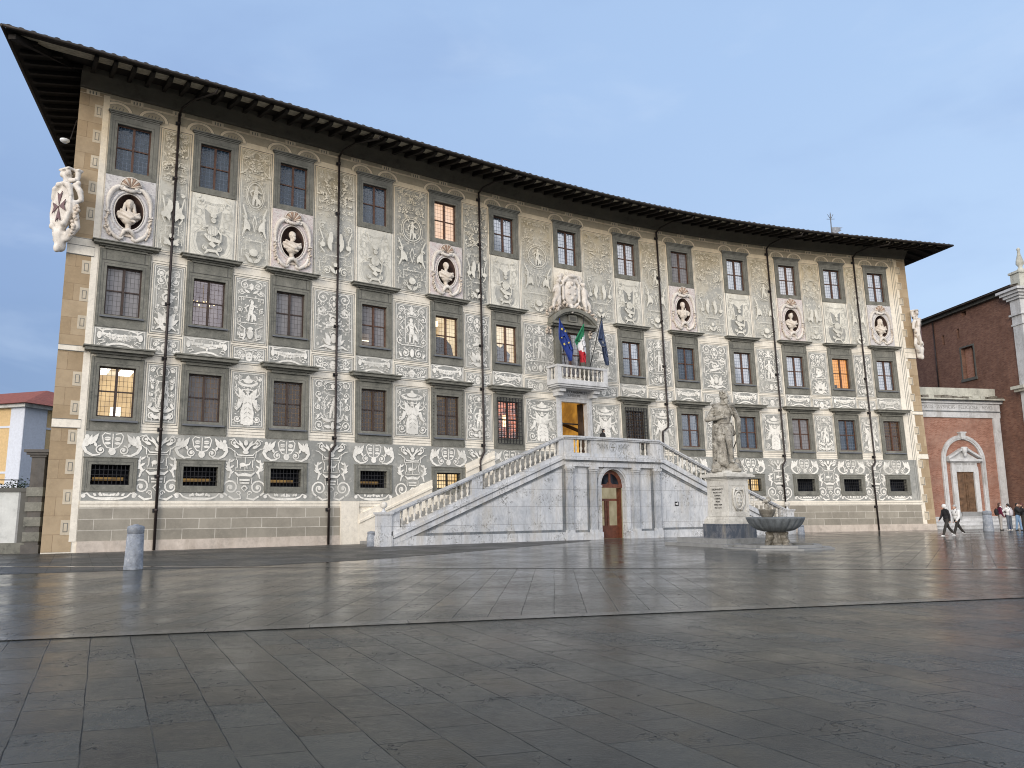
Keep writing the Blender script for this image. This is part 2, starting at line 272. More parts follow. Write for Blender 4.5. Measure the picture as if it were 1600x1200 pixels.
glass('glass_pale', (.27,.26,.27), (.09,.085,.085), refl=.0, op=.60, var=.5, frk=.35)
glass('glass_clear', (.10,.10,.12), (.08,.06,.05), refl=.03, op=.12, var=.15, latw=.008)
glass('glass_brown', (.050,.036,.030), (.19,.130,.075), refl=.015, op=.5, var=.8, frk=.6)
# ------------------------------------------------------------------ mesh helpers
class MB:
    def __init__(s, T=TID): s.T = T; s.v = []; s.f = []; s.mi = []; s.uv = []; s.mats = []; s.sm = []
    def mat(s, m):
        if m not in s.mats: s.mats.append(m)
        return s.mats.index(m)
    def add(s, pts, faces, m, T=None, uv=None, smooth=False):
        T = T or s.T; b = len(s.v); k = s.mat(m)
        s.v += [T(p) for p in pts]; s.uv += list(uv) if uv else [(p[0]+p[1], p[2]) for p in pts]
        for f in faces: s.f.append([b+i for i in f]); s.mi.append(k); s.sm.append(smooth)
        return s
    def box(s, a, b, m, T=None, seg=1.2, skip=''):
        """a, b: opposite corners (x,y,z); long boxes are cut along x so they follow the curved front"""
        n = max(1, int(math.ceil(abs(b[0]-a[0])/seg))) if seg else 1
        pts = []
        for i in range(n+1):
            x = a[0]+(b[0]-a[0])*i/n
            pts += [(x,a[1],a[2]),(x,b[1],a[2]),(x,b[1],b[2]),(x,a[1],b[2])]
        F = [(3,2,1,0)] if 'x' not in skip else []
        if 'X' not in skip: F.append(tuple(4*n+j for j in (0,1,2,3)))
        for i in range(n):
            q = 4*i
            for j in range(4):
                if 'yZ'[0] in skip and j == 3: continue
                j2 = (j+1) % 4; F.append((q+j, q+j2, q+4+j2, q+4+j))
        return s.add(pts, F, m, T)
    def prism(s, poly, y0, y1, m, T=None):
        """polygon in the x-z plane, between depths y0 and y1"""
        n = len(poly); pts = [(x,y0,z) for x,z in poly]+[(x,y1,z) for x,z in poly]
        F = [tuple(range(n)), tuple(range(2*n-1,n-1,-1))]+[(i,(i+1)%n,n+(i+1)%n,n+i) for i in range(n)]
        return s.add(pts, F, m, T)
    def slope(s, x0, x1, zlo, zhi, y0, y1, m, T=None, seg=1.0):
        n = max(1, int(math.ceil(abs(x1-x0)/seg))); pts = []
        for i in range(n+1):
            x = x0+(x1-x0)*i/n; a, b = zlo(x), zhi(x)
            pts += [(x,y0,a),(x,y1,a),(x,y1,b),(x,y0,b)]
        F = [(3,2,1,0), tuple(4*n+j for j in (0,1,2,3))]
        for i in range(n):
            q = 4*i
            for j in range(4): F.append((q+j, q+(j+1)%4, q+4+(j+1)%4, q+4+j))
        return s.add(pts, F, m, T)
    def tube(s, P, r, m, T=None, n=8, smooth=True, cap=True):
        P = [Vector(p) for p in P]; rr = r if isinstance(r,(list,tuple)) else [r]*len(P); pts = []; up = None
        for i, p in enumerate(P):
            d = (P[min(i+1,len(P)-1)]-P[max(i-1,0)]).normalized()
            if up is None: up = Vector((0,0,1)) if abs(d.z) < .9 else Vector((0,1,0))
            a = d.cross(up)
            if a.length < 1e-4: a = d.cross(Vector((1,.2,.1)))
            a.normalize(); b = a.cross(d).normalized(); up = b
            for k in range(n):
                t = 2*math.pi*k/n; q = p+a*(math.cos(t)*rr[i])+b*(math.sin(t)*rr[i]); pts.append(tuple(q))
        F = []
        for i in range(len(P)-1):
            for k in range(n): F.append((i*n+k, i*n+(k+1)%n, (i+1)*n+(k+1)%n, (i+1)*n+k))
        if cap: F += [tuple(range(n-1,-1,-1)), tuple((len(P)-1)*n+k for k in range(n))]
        return s.add(pts, F, m, T, smooth=smooth)
    def lathe(s, prof, c, m, T=None, n=16, smooth=True, sx=1, sy=1, flute=0, fl_n=16):
        pts = []
        for r, z in prof:
            for k in range(n):
                t = 2*math.pi*k/n; q = r*(1+flute*math.cos(fl_n*t)) if flute else r
                pts.append((c[0]+q*math.cos(t)*sx, c[1]+q*math.sin(t)*sy, c[2]+z))
        L = len(prof); F = []
        for i in range(L-1):
            for k in range(n): F.append((i*n+k, i*n+(k+1)%n, (i+1)*n+(k+1)%n, (i+1)*n+k))
        F += [tuple(range(n-1,-1,-1)), tuple((L-1)*n+k for k in range(n))]
        return s.add(pts, F, m, T, smooth=smooth)
    def ball(s, c, r, m, T=None, n=8, sc=(1,1,1)):
        h = max(4, n//2+1); prof = [(r*math.sin(math.pi*i/h), -r*math.cos(math.pi*i/h)) for i in range(h+1)]
        prof[0] = (r*.05, -r); prof[-1] = (r*.05, r); b = MB(TID)
        b.lathe(prof, (0,0,0), m, TID, n)
        pts = [(c[0]+p[0]*sc[0], c[1]+p[1]*sc[1], c[2]+p[2]*sc[2]) for p in b.v]
        return s.add(pts, b.f, m, T, smooth=True)
    def build(s, name, parent=None, origin=None, label=None, cat=None, group=None, kind=None):
        me = bpy.data.meshes.new(name)
        O = Vector(origin) if origin is not None else (root_loc(parent) if parent is not None else Vector((0,0,0)))
        me.from_pydata([(v[0]-O[0], v[1]-O[1], v[2]-O[2]) for v in s.v], [], s.f)
        for m in s.mats: me.materials.append(MATS[m])
        me.polygons.foreach_set('material_index', s.mi); me.polygons.foreach_set('use_smooth', s.sm)
        ul = me.uv_layers.new(name='UVMap'); li = np.empty(len(me.loops), dtype=np.int32); me.loops.foreach_get('vertex_index', li)
        ul.data.foreach_set('uv', np.array(s.uv, dtype=np.float32)[li].ravel())
        bm = bmesh.new(); bm.from_mesh(me); bmesh.ops.recalc_face_normals(bm, faces=bm.faces); bm.to_mesh(me); bm.free()
        o = bpy.data.objects.new(name, me); C.objects.link(o)
        if parent is not None: o.parent = parent
        if origin is not None and parent is None: o.location = O
        return tag(o, label, cat, group, kind)
def root_loc(o):
    L = Vector((0,0,0))
    while o is not None: L = L+Vector(o.location); o = o.parent
    return L
def tag(o, label=None, cat=None, group=None, kind=None):
    for k, v in (('label',label),('category',cat),('group',group),('kind',kind)):
        if v: o[k] = v
    return o
def thing(name, loc, label, cat, group=None):
    o = bpy.data.objects.new(name, None); C.objects.link(o); o.location = loc; o.empty_display_size = .3
    return tag(o, label, cat, group)

# ------------------------------------------------------------------ sculpting: overlapping solids fused into one continuous skin
def cap(p0, p1, r0, r1, n=12): return ('c', p0, p1, r0, r1, n)
def ell(c, r, rz=0.0, rx=0.0, ry=0.0): return ('e', c, r, rz, rx, ry)
def bxx(c, h, rz=0.0): return ('b', c, h, rz)
def sculpt(name, prims, m, T=TID, voxel=.03, smooth=4, parent=None, origin=None, label=None, cat=None, group=None, disp=0.0):
    v = []; f = []
    for p in prims:
        b = len(v)
        if p[0] == 'c':
            _, p0, p1, r0, r1, n = p; p0, p1 = Vector(p0), Vector(p1); d = p1-p0
            d = d.normalized() if d.length > 1e-6 else Vector((0,0,1)); a = d.orthogonal().normalized(); q = d.cross(a); rings = []
            for i in range(1, 5): t = -math.pi/2+math.pi/2*i/4; rings.append((p0+d*(r0*math.sin(t)), r0*math.cos(t)))
            for i in range(0, 4): t = math.pi/2*i/4; rings.append((p1+d*(r1*math.sin(t)), r1*math.cos(t)))
            for c0, r in rings:
                for k in range(n): t = 2*math.pi*k/n; v.append(tuple(c0+a*(r*math.cos(t))+q*(r*math.sin(t))))
            v.append(tuple(p0-d*r0)); v.append(tuple(p1+d*r1)); L = len(rings)
            for i in range(L-1):
                for k in range(n): f.append((b+i*n+k, b+i*n+(k+1)%n, b+(i+1)*n+(k+1)%n, b+(i+1)*n+k))
            for k in range(n): f.append((b+(k+1)%n, b+k, b+L*n)); f.append((b+(L-1)*n+k, b+(L-1)*n+(k+1)%n, b+L*n+1))
        elif p[0] == 'e':
            _, c, r, rz, rx, ry = p; M = Matrix.Rotation(rz,3,'Z') @ Matrix.Rotation(rx,3,'X') @ Matrix.Rotation(ry,3,'Y'); n, L = 16, 9
            for i in range(1, L):
                t = -math.pi/2+math.pi*i/L
                for k in range(n):
                    u = 2*math.pi*k/n; q = M @ Vector((r[0]*math.cos(t)*math.cos(u), r[1]*math.cos(t)*math.sin(u), r[2]*math.sin(t))); v.append((c[0]+q.x, c[1]+q.y, c[2]+q.z))
            for sgn in (-1, 1): q = M @ Vector((0,0,sgn*r[2])); v.append((c[0]+q.x, c[1]+q.y, c[2]+q.z))
            for i in range(L-2):
                for k in range(n): f.append((b+i*n+k, b+i*n+(k+1)%n, b+(i+1)*n+(k+1)%n, b+(i+1)*n+k))
            for k in range(n): f.append((b+(k+1)%n, b+k, b+(L-1)*n)); f.append((b+(L-2)*n+k, b+(L-2)*n+(k+1)%n, b+(L-1)*n+1))
        else:
            _, c, h, rz = p; co, si = math.cos(rz), math.sin(rz)
            for dz in (-1,1):
                for dx, dy in ((-1,-1),(1,-1),(1,1),(-1,1)): v.append((c[0]+dx*h[0]*co-dy*h[1]*si, c[1]+dx*h[0]*si+dy*h[1]*co, c[2]+dz*h[2]))
            f += [tuple(b+i for i in q) for q in ((3,2,1,0),(4,5,6,7),(0,1,5,4),(1,2,6,5),(2,3,7,6),(3,0,4,7))]
    me = bpy.data.meshes.new(name); me.from_pydata(v, [], f)
    tmp = bpy.data.objects.new('tmp', me); C.objects.link(tmp)
    md = tmp.modifiers.new('r','REMESH'); md.mode = 'VOXEL'; md.voxel_size = voxel; md.use_smooth_shade = True
    if smooth: sm = tmp.modifiers.new('s','SMOOTH'); sm.factor = .5; sm.iterations = smooth
    if disp:
        tx = bpy.data.textures.new('folds','CLOUDS'); tx.noise_scale = voxel*6; tx.noise_depth = 2
        dm = tmp.modifiers.new('d','DISPLACE'); dm.texture = tx; dm.strength = disp; dm.mid_level = .5
    dg = bpy.context.evaluated_depsgraph_get(); me2 = bpy.data.meshes.new_from_object(tmp.evaluated_get(dg)); me2.name = name
    bpy.data.objects.remove(tmp); bpy.data.meshes.remove(me)
    co = np.empty(len(me2.vertices)*3); me2.vertices.foreach_get('co', co); co = co.reshape(-1,3)
    O = Vector(origin) if origin is not None else (root_loc(parent) if parent is not None else Vector((0,0,0)))
    co = np.array([T(tuple(p)) for p in co])-np.array(O); me2.vertices.foreach_set('co', co.ravel()); me2.materials.clear(); me2.materials.append(MATS[m])
    me2.polygons.foreach_set('use_smooth', [True]*len(me2.polygons)); me2.update()
    bm = bmesh.new(); bm.from_mesh(me2); bmesh.ops.recalc_face_normals(bm, faces=bm.faces); bm.to_mesh(me2); bm.free()
    o = bpy.data.objects.new(name, me2); C.objects.link(o)
    if parent is not None: o.parent = parent
    if origin is not None and parent is None: o.location = O
    return tag(o, label, cat, group)
def text(name, body, size, m, T, parent, x=0, y=0, z=0, depth=.01, squash=1.0, space=1.0):
    """lettering on the x-z plane of T, centred at x"""
    cu = bpy.data.curves.new(name, 'FONT'); cu.body = body; cu.size = size; cu.align_x = 'CENTER'; cu.align_y = 'CENTER'; cu.extrude = depth; cu.space_line = space; cu.resolution_u = 2
    tmp = bpy.data.objects.new('tmp', cu); C.objects.link(tmp); dg = bpy.context.evaluated_depsgraph_get(); dg.update()
    me = bpy.data.meshes.new_from_object(tmp.evaluated_get(dg)); bpy.data.objects.remove(tmp); me.name = name
    O = root_loc(parent)
    for vt in me.vertices:
        p = T((x+vt.co.x*squash, y+vt.co.z+depth, z+vt.co.y)); vt.co = Vector(p)-O
    me.materials.clear(); me.materials.append(MATS[m]); o = bpy.data.objects.new(name, me); C.objects.link(o); o.parent = parent; return o

# ------------------------------------------------------------------ scratched-plaster ornament: flat shapes laid on a panel
class Orn:
    def __init__(s, mb, s0, z0, o=.012, T=TF, white='white_sgraffito', grey='grey_plaster', sc=1.0, mirror=True, step=.0011):
        s.mb = mb; s.s0 = s0; s.z0 = z0; s.o = o; s.T = T; s.w = white; s.g = grey; s.k = 0; s.sc = sc; s.mirror = mirror; s.step = step
        if T is TF: s.T = planar(s0)
    def _put(s, pts, faces, m):
        for sg in ((1,-1) if s.mirror else (1,)):
            s.k += 1; o = s.o+s.k*s.step
            P = [(s.s0+sg*u*s.sc, o, s.z0+v*s.sc) for u, v in pts]
            s.mb.add(P, faces if sg == 1 else [tuple(reversed(f)) for f in faces], m, s.T)
    def rib(s, P, W, m=None):
        n = len(P); L = []; Rr = []
        for i in range(n):
            a = P[max(i-1,0)]; b = P[min(i+1,n-1)]; dx, dy = b[0]-a[0], b[1]-a[1]; l = math.hypot(dx,dy) or 1
            w = (W[i] if isinstance(W,(list,tuple)) else W)*.42; L.append((P[i][0]-dy/l*w, P[i][1]+dx/l*w)); Rr.append((P[i][0]+dy/l*w, P[i][1]-dx/l*w))
        s._put(L+Rr, [(i,n+i,n+i+1,i+1) for i in range(n-1)], m or s.w); return s
    def spiral(s, cx, cy, r, a0, turns, w, d=1, m=None, eye=True):
        n = int(10*turns)+4; P = []; W = []
        for i in range(n+1):
            t = i/n; a = a0+d*2*math.pi*turns*t; q = r*(1-.82*t); P.append((cx+q*math.cos(a), cy+q*math.sin(a))); W.append(w*(1-.35*t))
        s.rib(P, W, m)
        if eye: s.blob(cx, cy, w*.9, w*.9, m)
        return s
    def blob(s, cx, cy, rx, ry, m=None, n=10, rot=0):
        c, si = math.cos(rot), math.sin(rot)
        s._put([(cx+rx*math.cos(2*math.pi*i/n)*c-ry*math.sin(2*math.pi*i/n)*si, cy+rx*math.cos(2*math.pi*i/n)*si+ry*math.sin(2*math.pi*i/n)*c) for i in range(n)], [tuple(range(n))], m or s.w); return s
    def leaf(s, x, y, ang, l, w, m=None):
        ang = R(ang); c, si = math.cos(ang), math.sin(ang); q = [(0,0),(.25,.42),(.5,.5),(.72,.30),(1,0),(.72,-.30),(.5,-.5),(.25,-.42)]
        s._put([(x+l*a*c-w*b*si, y+l*a*si+w*b*c) for a, b in q], [tuple(range(8))], m or s.w); return s
    def poly(s, P, m=None): s._put(P, [tuple(range(len(P)))], m or s.w); return s
    def loop(s, P, w, m=None): return s.rib(P+[P[0],P[1]], w, m)
    def oval(s, cx, cy, rx, ry, w, m=None, n=24): return s.rib([(cx+rx*math.cos(2*math.pi*i/n), cy+ry*math.sin(2*math.pi*i/n)) for i in range(n+1)], w, m)
    def mir(s, v): s.mirror = v; return s
    def figure(s, cx, cy, h, lean=0.0, arm=1, m=None):
        mi = s.mirror; s.mirror = False; u = h
        s.blob(cx+lean*u, cy+.90*u, .075*u, .095*u, m)
        s.rib([(cx+lean*.9*u,cy+.82*u),(cx+lean*.7*u,cy+.68*u),(cx,cy+.46*u)], [.15*u,.25*u,.19*u], m)
        s.rib([(cx-.02*u,cy+.50*u),(cx-.08*u,cy+.25*u),(cx-.10*u,cy)], [.17*u,.14*u,.08*u], m)
        s.rib([(cx+.02*u,cy+.50*u),(cx+.09*u,cy+.27*u),(cx+.07*u,cy)], [.17*u,.13*u,.08*u], m)
        s.rib([(cx-.10*u,cy+.76*u),(cx-.24*u,cy+.62*u),(cx-.17*u,cy+.46*u)], [.09*u,.08*u,.05*u], m)
        s.rib([(cx+.10*u,cy+.76*u),(cx+.22*u,cy+(.62+.25*arm)*u),(cx+.30*u,cy+(.55+.45*arm)*u)], [.09*u,.07*u,.05*u], m)
        s.leaf(cx+.05*u, cy+.40*u, -60, .42*u, .20*u, m)
        for dy in (.70,.60,.34,.22): s.rib([(cx-.07*u,cy+dy*u),(cx+.06*u,cy+(dy-.04)*u)], .014*u, s.g)
        s.mirror = mi; return s
    def frame(s, w, h, b, m=None, dark=None):
        """double outline of a panel of half-width w, from 0 to h"""
        mi = s.mirror; s.mirror = False; m = m or s.w
        s.rib([(-w,b/2),(w,b/2)], b, m); s.rib([(-w,h-b/2),(w,h-b/2)], b, m); s.rib([(-w+b/2,0),(-w+b/2,h)], b, m); s.rib([(w-b/2,0),(w-b/2,h)], b, m)
        s.mirror = mi; return s
def foliage(o, x0, x1, y0, y1, n, sz, rng):
    """dense scrolling foliage filling a rectangle (mirrored)"""
    for i in range(n):
        x = rng.uniform(x0,x1); y = rng.uniform(y0,y1); k = rng.random()
        if k < .40: o.spiral(x, y, sz*rng.uniform(.7,1.1), rng.uniform(0,6.28), 1.2, sz*.26, rng.choice((-1,1)))
        elif k < .8: o.leaf(x, y, rng.uniform(0,360), sz*1.6, sz*.6)
        else: o.blob(x, y, sz*.35, sz*.35, None, 7)
# ------------------------------------------------------------------ the palace
PL = TF((0,0,0))
palace = thing('palace', PL, 'long curved palace front covered in grey and cream scratched ornament under deep dark eaves', 'palace')
SL, SR, ZT = -28.18, 29.45, 21.14
SK = .2345                                # the left flank does not stand square to the front
def SWL(o): return SL-SK*min(0,o)
def opening(i, row):
    """half width, bottom, top, or None"""
    s = SB[i]
    if row == 4: return (.735, 17.42, 19.73)
    if row == 3: return (.735, 10.44, 12.72) if i != 6 else (.78, 9.95, 12.85)
    if row == 2: return (.735, 5.82, 8.07) if i != 6 else (.98, 4.79, 8.33)
    return (.76, 2.85, 3.73) if i not in (6,) else None
NICHE = (0,2,4,8,10,12)
def wall_build():
    mb = MB(TF); holes = []
    for i, s in enumerate(SB):
        for r in (1,2,3,4):
            q = opening(i, r)
            if q: holes.append((s-q[0], s+q[0], q[1], q[2]))
        if i in NICHE: holes.append((s-.66, s+.66, 14.42, 16.42))
    xs = sorted(set([SL,SR]+[h[0] for h in holes]+[h[1] for h in holes]+[SL+.8*k for k in range(1,72)]))
    zs = sorted(set([0.0,ZT]+[h[2] for h in holes]+[h[3] for h in holes]+[2.15,5.2,8.85,13.8]))
    xs = [x for k, x in enumerate(xs) if k == 0 or x-xs[k-1] > 1e-4]
    for a, b in zip(xs, xs[1:]):
        for c, d in zip(zs, zs[1:]):
            mx, mz = (a+b)/2, (c+d)/2
            if any(h[0] < mx < h[1] and h[2] < mz < h[3] for h in holes): continue
            mb.add([(a,0,c),(b,0,c),(b,0,d),(a,0,d)], [(0,1,2,3)], 'cream_plaster')
    D = -13.5
    mb.add([(SL,0,0),(SL,0,ZT),(SWL(D),D,ZT),(SWL(D),D,0)], [(0,1,2,3)], 'tan_plaster'); mb.add([(SR,0,0),(SR,0,ZT),(SR,D,ZT),(SR,D,0)], [(3,2,1,0)], 'tan_plaster')
    P = []; n = 20
    for k in range(n+1):
        x = SL+(SR-SL)*k/n; xd = SWL(D)+(SR-SWL(D))*k/n; P += [(xd,D,0),(xd,D,ZT),(x,0,ZT)]
    mb.add(P, [(3*k,3*k+1,3*k+4,3*k+3) for k in range(n)]+[(3*k+1,3*k+2,3*k+5,3*k+4) for k in range(n)], 'tan_plaster')
    o = mb.build('wall', palace)
    return o
wall_build()
# light-tight dark core behind the rooms
mb = MB(TF); mb.box((SL+2.5,-6.2,.05),(SR-.3,-6.0,ZT-.1),'dim_interior'); mb.build('partition_wall', palace)
# plinth, ashlar base, string courses
mb = MB(TF); mb.box((-26.9,.0,0),(SR,.07,.47),'plinth_stone'); mb.build('plinth', palace)
mb = MB(TF); mb.box((-26.9,.0,.47),(-15.3,.035,1.88),'ashlar_blocks'); mb.build('ashlar_course', palace); mb = MB(TF); mb.box((14.2,.0,.47),(28.3,.035,1.88),'ashlar_blocks'); mb.build('ashlar_course', palace)
mb = MB(TF)
mb.box((-26.9,.0,1.88),(28.4,.05,2.02),'cream_plaster'); mb.box((-26.9,.0,2.04),(28.4,.07,2.16),'cream_plaster')
for z in (1.90, 2.03): mb.box((-26.9,.0,z),(28.4,.052,z+.012),'line_grey')
mb.build('string_course', palace)
# quoined corners
def corner(s0, s1, side):
    mb = MB(TF); mb.box((s0,0,.06),(s1,.02,13.0),'ochre_blocks'); mb.box((s0,0,13.86),(s1,.02,21.05),'ochre_blocks')
    mb.box((s0,0,13.02),(s1,.05,13.84),'cream_plaster')
    for z in (5.25,5.62,8.62,8.86,13.02,13.45,13.80): mb.box((s0,.02,z),(s1,.055,z+.03),'line_grey'); 
    mb.box((s0,.02,5.28),(s1,.05,5.62),'cream_plaster'); mb.box((s0,.02,8.65),(s1,.05,8.86),'cream_plaster')
    sg = 1 if side < 0 else -1
    e = s1 if side < 0 else s0            # inner edge
    mb.box((e-.10,.0,.47),(e+.16,.03,21.0),'cream_plaster', seg=0)
    z = .75; k = 0
    while z < 20.3:
        if not (4.95 < z < 5.7 or 8.3 < z < 8.95 or 12.7 < z < 14.0):
            x0 = e-.10; wq = .34
            a, b = (x0-wq, x0) if side < 0 else (e+.16, e+.16+wq)
            if side > 0: a, b = (e-.02, e+.42)
            mb.box((a,.0,z),(b,.034,z+.62),'quoin_plaster', seg=0)
            if side < 0: mb.box((a+.09,.0,z+.12),(b-.07,.039,z+.50),'line_grey', seg=0); mb.box((a+.12,.0,z+.15),(b-.10,.044,z+.47),'quoin_plaster', seg=0)
            else: mb.box((a+.08,.0,z+.05),(b-.05,.038,z+.09),'line_grey', seg=0); mb.box((b-.09,.0,z+.05),(b-.05,.038,z+.57),'line_grey', seg=0); mb.box((a+.08,.0,z+.53),(b-.05,.038,z+.57),'line_grey', seg=0)
        z += 1.27; k += 1
    if side > 0:
        for dx in (-.42,-.26,-.12): mb.box((e+dx,.0,2.2),(e+dx+.03,.012,20.9),'line_grey', seg=0)
    mb.build('quoin_strip', palace)
corner(SL, -27.10, -1); corner(28.50, SR, 1)

# ------------------------------------------------------------------ sgraffito panels
rng = random.Random(11)
def pier(i):  # between bay i and i+1, the plaster field
    return SB[i]+1.07, SB[i+1]-1.07
def ground(mb, s0, s1, z0, z1, m, o=.008): mb.box((s0,0,z0),(s1,o,z1), m)
def outline(O, w, h, b=.035): O.frame(w, h, b)
def panel(s0, s1, z0, z1, fn, grey='grey_plaster', white='white_sgraffito', inset=.2, name='sgraffito_panel', lines=True, fill=13):
    a, b = s0+inset, s1-inset; w = (b-a)/2; sc = (a+b)/2; h = z1-z0
    mb = MB(planar(sc)); ground(mb, a, b, z0, z1, grey, .018)
    if lines: # thin scratched line round the cream frame
        for x0, x1, y0, y1 in ((a-.08,a-.055,z0-.08,z1+.08),(b+.055,b+.08,z0-.08,z1+.08)): mb.box((x0,0,y0),(x1,.016,y1),'line_grey', seg=0)
        for y in (z0-.08,z1+.055): mb.box((a-.055,0,y),(b+.055,.016,y+.025),'line_grey')
    O = Orn(mb, sc, z0, .024, white=white, grey=grey)
    O.frame(w-.045, h, .0) if False else None
    Of = Orn(mb, sc, z0+.05, .0195, white=white, grey=grey); Of.mirror = False; Of.frame(w-.05, h-.10, .035)
    if fill:
        Ob = Orn(mb, sc, z0, .0215, white=white, grey=grey, step=.00004); foliage(Ob, .05, w-.14, .14, h-.14, int(fill*w*h*2.6), .075, rng)
    fn(O, w-.12, h); return mb.build(name, palace)
def p_trophy(O, w, h):
    r = w*.36
    O.spiral(w*.62, h-.38, r, 2.6, 1.5, .075, -1); O.spiral(w*.62, h-.38-2.05*r, r*.85, 3.4, 1.4, .07, 1)
    O.rib([(0,h-.22),(w*.2,h-.35),(w*.30,h-.6),(w*.1,h-.9),(0,h-1.05)], .06); O.leaf(0,h-.5,90,.32,.16); O.blob(0,h-.68,.09,.13)
    y0, y1 = h*.36, h*.66
    O.rib([(0,y1),(w*.55,y1),(w*.55,y1+.13),(w*.9,y1+.13),(w*.9,y0-.02),(w*.55,y0-.02),(w*.55,y0+.10),(0,y0+.10)], .045)
    O.blob(w*.74,y1-.06,.06,.06); O.blob(w*.74,y0+.12,.06,.06)
    O.mir(False); O.spiral(-w*.05,(y0+y1)/2+.05,.25,.5,1.2,.12,1); O.rib([(-w*.45,y0+.2),(0,y0+.3),(w*.45,y0+.42)],[.16,.22,.10]); O.leaf(w*.05,y0+.45,35,.42,.18); O.leaf(-w*.35,y1-.12,-20,.4,.14); O.mir(True)
    O.rib([(0,y0-.08),(w*.2,y0-.2),(w*.15,y0-.34)],.07); O.blob(0,h*.22,.16,.26)
    O.leaf(w*.18,h*.14,62,.62,.26); O.leaf(w*.16,h*.10,40,.60,.22); O.rib([(w*.2,.22),(w*.5,.30),(w*.85,.14)],[.20,.15,.03]); O.blob(0,.22,.22,.13)
def p_niche(O, w, h):
    O.leaf(0,h-.42,90,.34,.26); O.blob(0,h-.5,.12,.12)
    for q in (1,): O.spiral(w*.72,h-.34,w*.26,3.6,1.5,.06,-1); O.rib([(w*.1,h-.48),(w*.35,h-.30),(w*.55,h-.5),(w*.4,h-.68)],.055); O.leaf(w*.35,h-.62,150,.26,.12)
    y0, y1 = h*.28, h*.78
    O.rib([(0,y1),(w*.45,y1),(w*.45,y0+.1),(0,y0+.1)], .05); O.blob(w*.33,y1-.1,.035,.035)
    O.spiral(w*.82,y1-.12,w*.22,1.8,1.3,.065,-1); O.rib([(w*.62,y1-.3),(w*.85,y1-.55),(w*.62,(y0+y1)/2+.1),(w*.9,(y0+y1)/2-.1),(w*.66,y0+.45)],.06); O.spiral(w*.82,y0+.22,w*.24,-2.0,1.4,.07,1); O.leaf(w*.65,(y0+y1)/2,80,.3,.1)
    O.figure(0, y0+.14, (y1-y0)*.86, rng.uniform(-.05,.05), rng.choice((-.3,.4,0)))
    O.rib([(0,y0-.02),(w*.75,y0-.06)],.06); O.blob(0,.44,.13,.24); O.spiral(w*.45,.42,w*.26,1.5,1.4,.07,1); O.rib([(w*.1,.16),(w*.5,.10),(w*.85,.14)],.05); O.leaf(w*.72,.18,60,.34,.13)
def p_square(O, w, h):
    O.spiral(w*.5,h-.34,w*.34,2.0,1.5,.06,-1); O.spiral(w*.72,h-.70,w*.22,3.2,1.3,.055,1); O.leaf(0,h-.62,90,.42,.2); O.leaf(w*.1,h-.75,30,.35,.12)
    y0, y1 = h*.30, h*.70
    O.rib([(0,y1),(w*.95,y1)],.045); O.rib([(0,y0),(w*.95,y0)],.045)
    for y in (y1-.2,y0+.04): O.loop([(w*.72,y),(w*.94,y),(w*.94,y+.16),(w*.72,y+.16)],.04)
    O.figure(0,y0+.08,(y1-y0)*.84,.05,.3); O.spiral(w*.8,(y0+y1)/2,w*.2,1,1.5,.05,1)
    O.blob(0,.42,.15,.26); O.leaf(0,.6,90,.2,.3); O.rib([(w*.9,y0-.1),(w*.4,y0-.3),(w*.5,.12),(w*.2,.1)],[.05,.08,.10,.05]); O.spiral(w*.62,.32,w*.26,2.5,1.4,.07,1)
def p_oct(O, w, h):
    c = h*.47; a, b = w*.46, h*.24
    O.rib([(0,c+b),(a*.55,c+b),(a,c+b*.55),(a,c-b*.55),(a*.55,c-b),(0,c-b)], .05)
    O.figure(0,c-b*.86,b*1.72,.08,-.2)
    O.spiral(w*.78,h-.26,w*.24,2.6,1.4,.06,-1); O.spiral(w*.78,h-.78,w*.22,3.8,1.3,.055,1); O.rib([(0,h-.2),(w*.3,h-.14),(w*.52,h-.32),(w*.34,h-.55),(0,h-.48)],.05); O.blob(0,h-.34,.12,.12)
    O.spiral(w*.82,c+.02,w*.19,1,1.3,.05,-1); O.leaf(w*.72,c-.35,-60,.34,.13); O.leaf(w*.70,c+.25,70,.3,.13)
    O.spiral(w*.74,.34,w*.27,4.4,1.5,.07,1); O.leaf(w*.08,.5,20,.55,.17); O.leaf(w*.05,.22,10,.45,.18); O.rib([(0,.62),(w*.3,.56),(w*.6,.72),(w*.85,.60)],.055); O.blob(0,.3,.09,.22)
def p_winged(O, w, h):
    O.rib([(0,h-.66),(w*.35,h-.62),(w*.72,h-.48)],[.14,.12,.07]); O.oval(0,h-.52,w*.70,.17,.045); O.blob(0,h-.42,w*.35,.13); O.leaf(0,h-.34,90,.2,.2); O.spiral(w*.85,h-.32,w*.17,2,1.3,.055,-1); O.rib([(w*.9,h-.5),(w*.78,h-.85),(w*.92,h-1.1)],.045)
    O.blob(0,h*.66,.11,.14); O.leaf(w*.12,h*.44,64,.85,.30); O.leaf(w*.3,h*.42,80,.62,.22); O.oval(w*.24,h*.62,.14,.16,.055)
    O.rib([(0,h*.56),(w*.35,h*.53),(w*.66,h*.56),(w*.88,h*.62)],[.22,.13,.10,.05])
    O.rib([(w*.04,h*.58),(w*.14,h*.42),(w*.22,h*.26),(w*.30,.14)],[.34,.30,.42,.22]); O.rib([(0,h*.5),(0,.1)],[.24,.40]); O.rib([(w*.5,h*.50),(w*.62,h*.38),(w*.80,h*.30)],[.26,.22,.05])
    O.spiral(w*.72,.40,w*.25,3.4,1.5,.065,1); O.spiral(w*.78,.92,w*.17,3,1.2,.05,-1)
    for y in (.2,.28,.36,.46): O.rib([(w*.05,h*y),(w*.24,h*(y-.04))],.018,O.g)
    O.oval(w*.1,h*.66,.03,.02,.02,O.g,8)
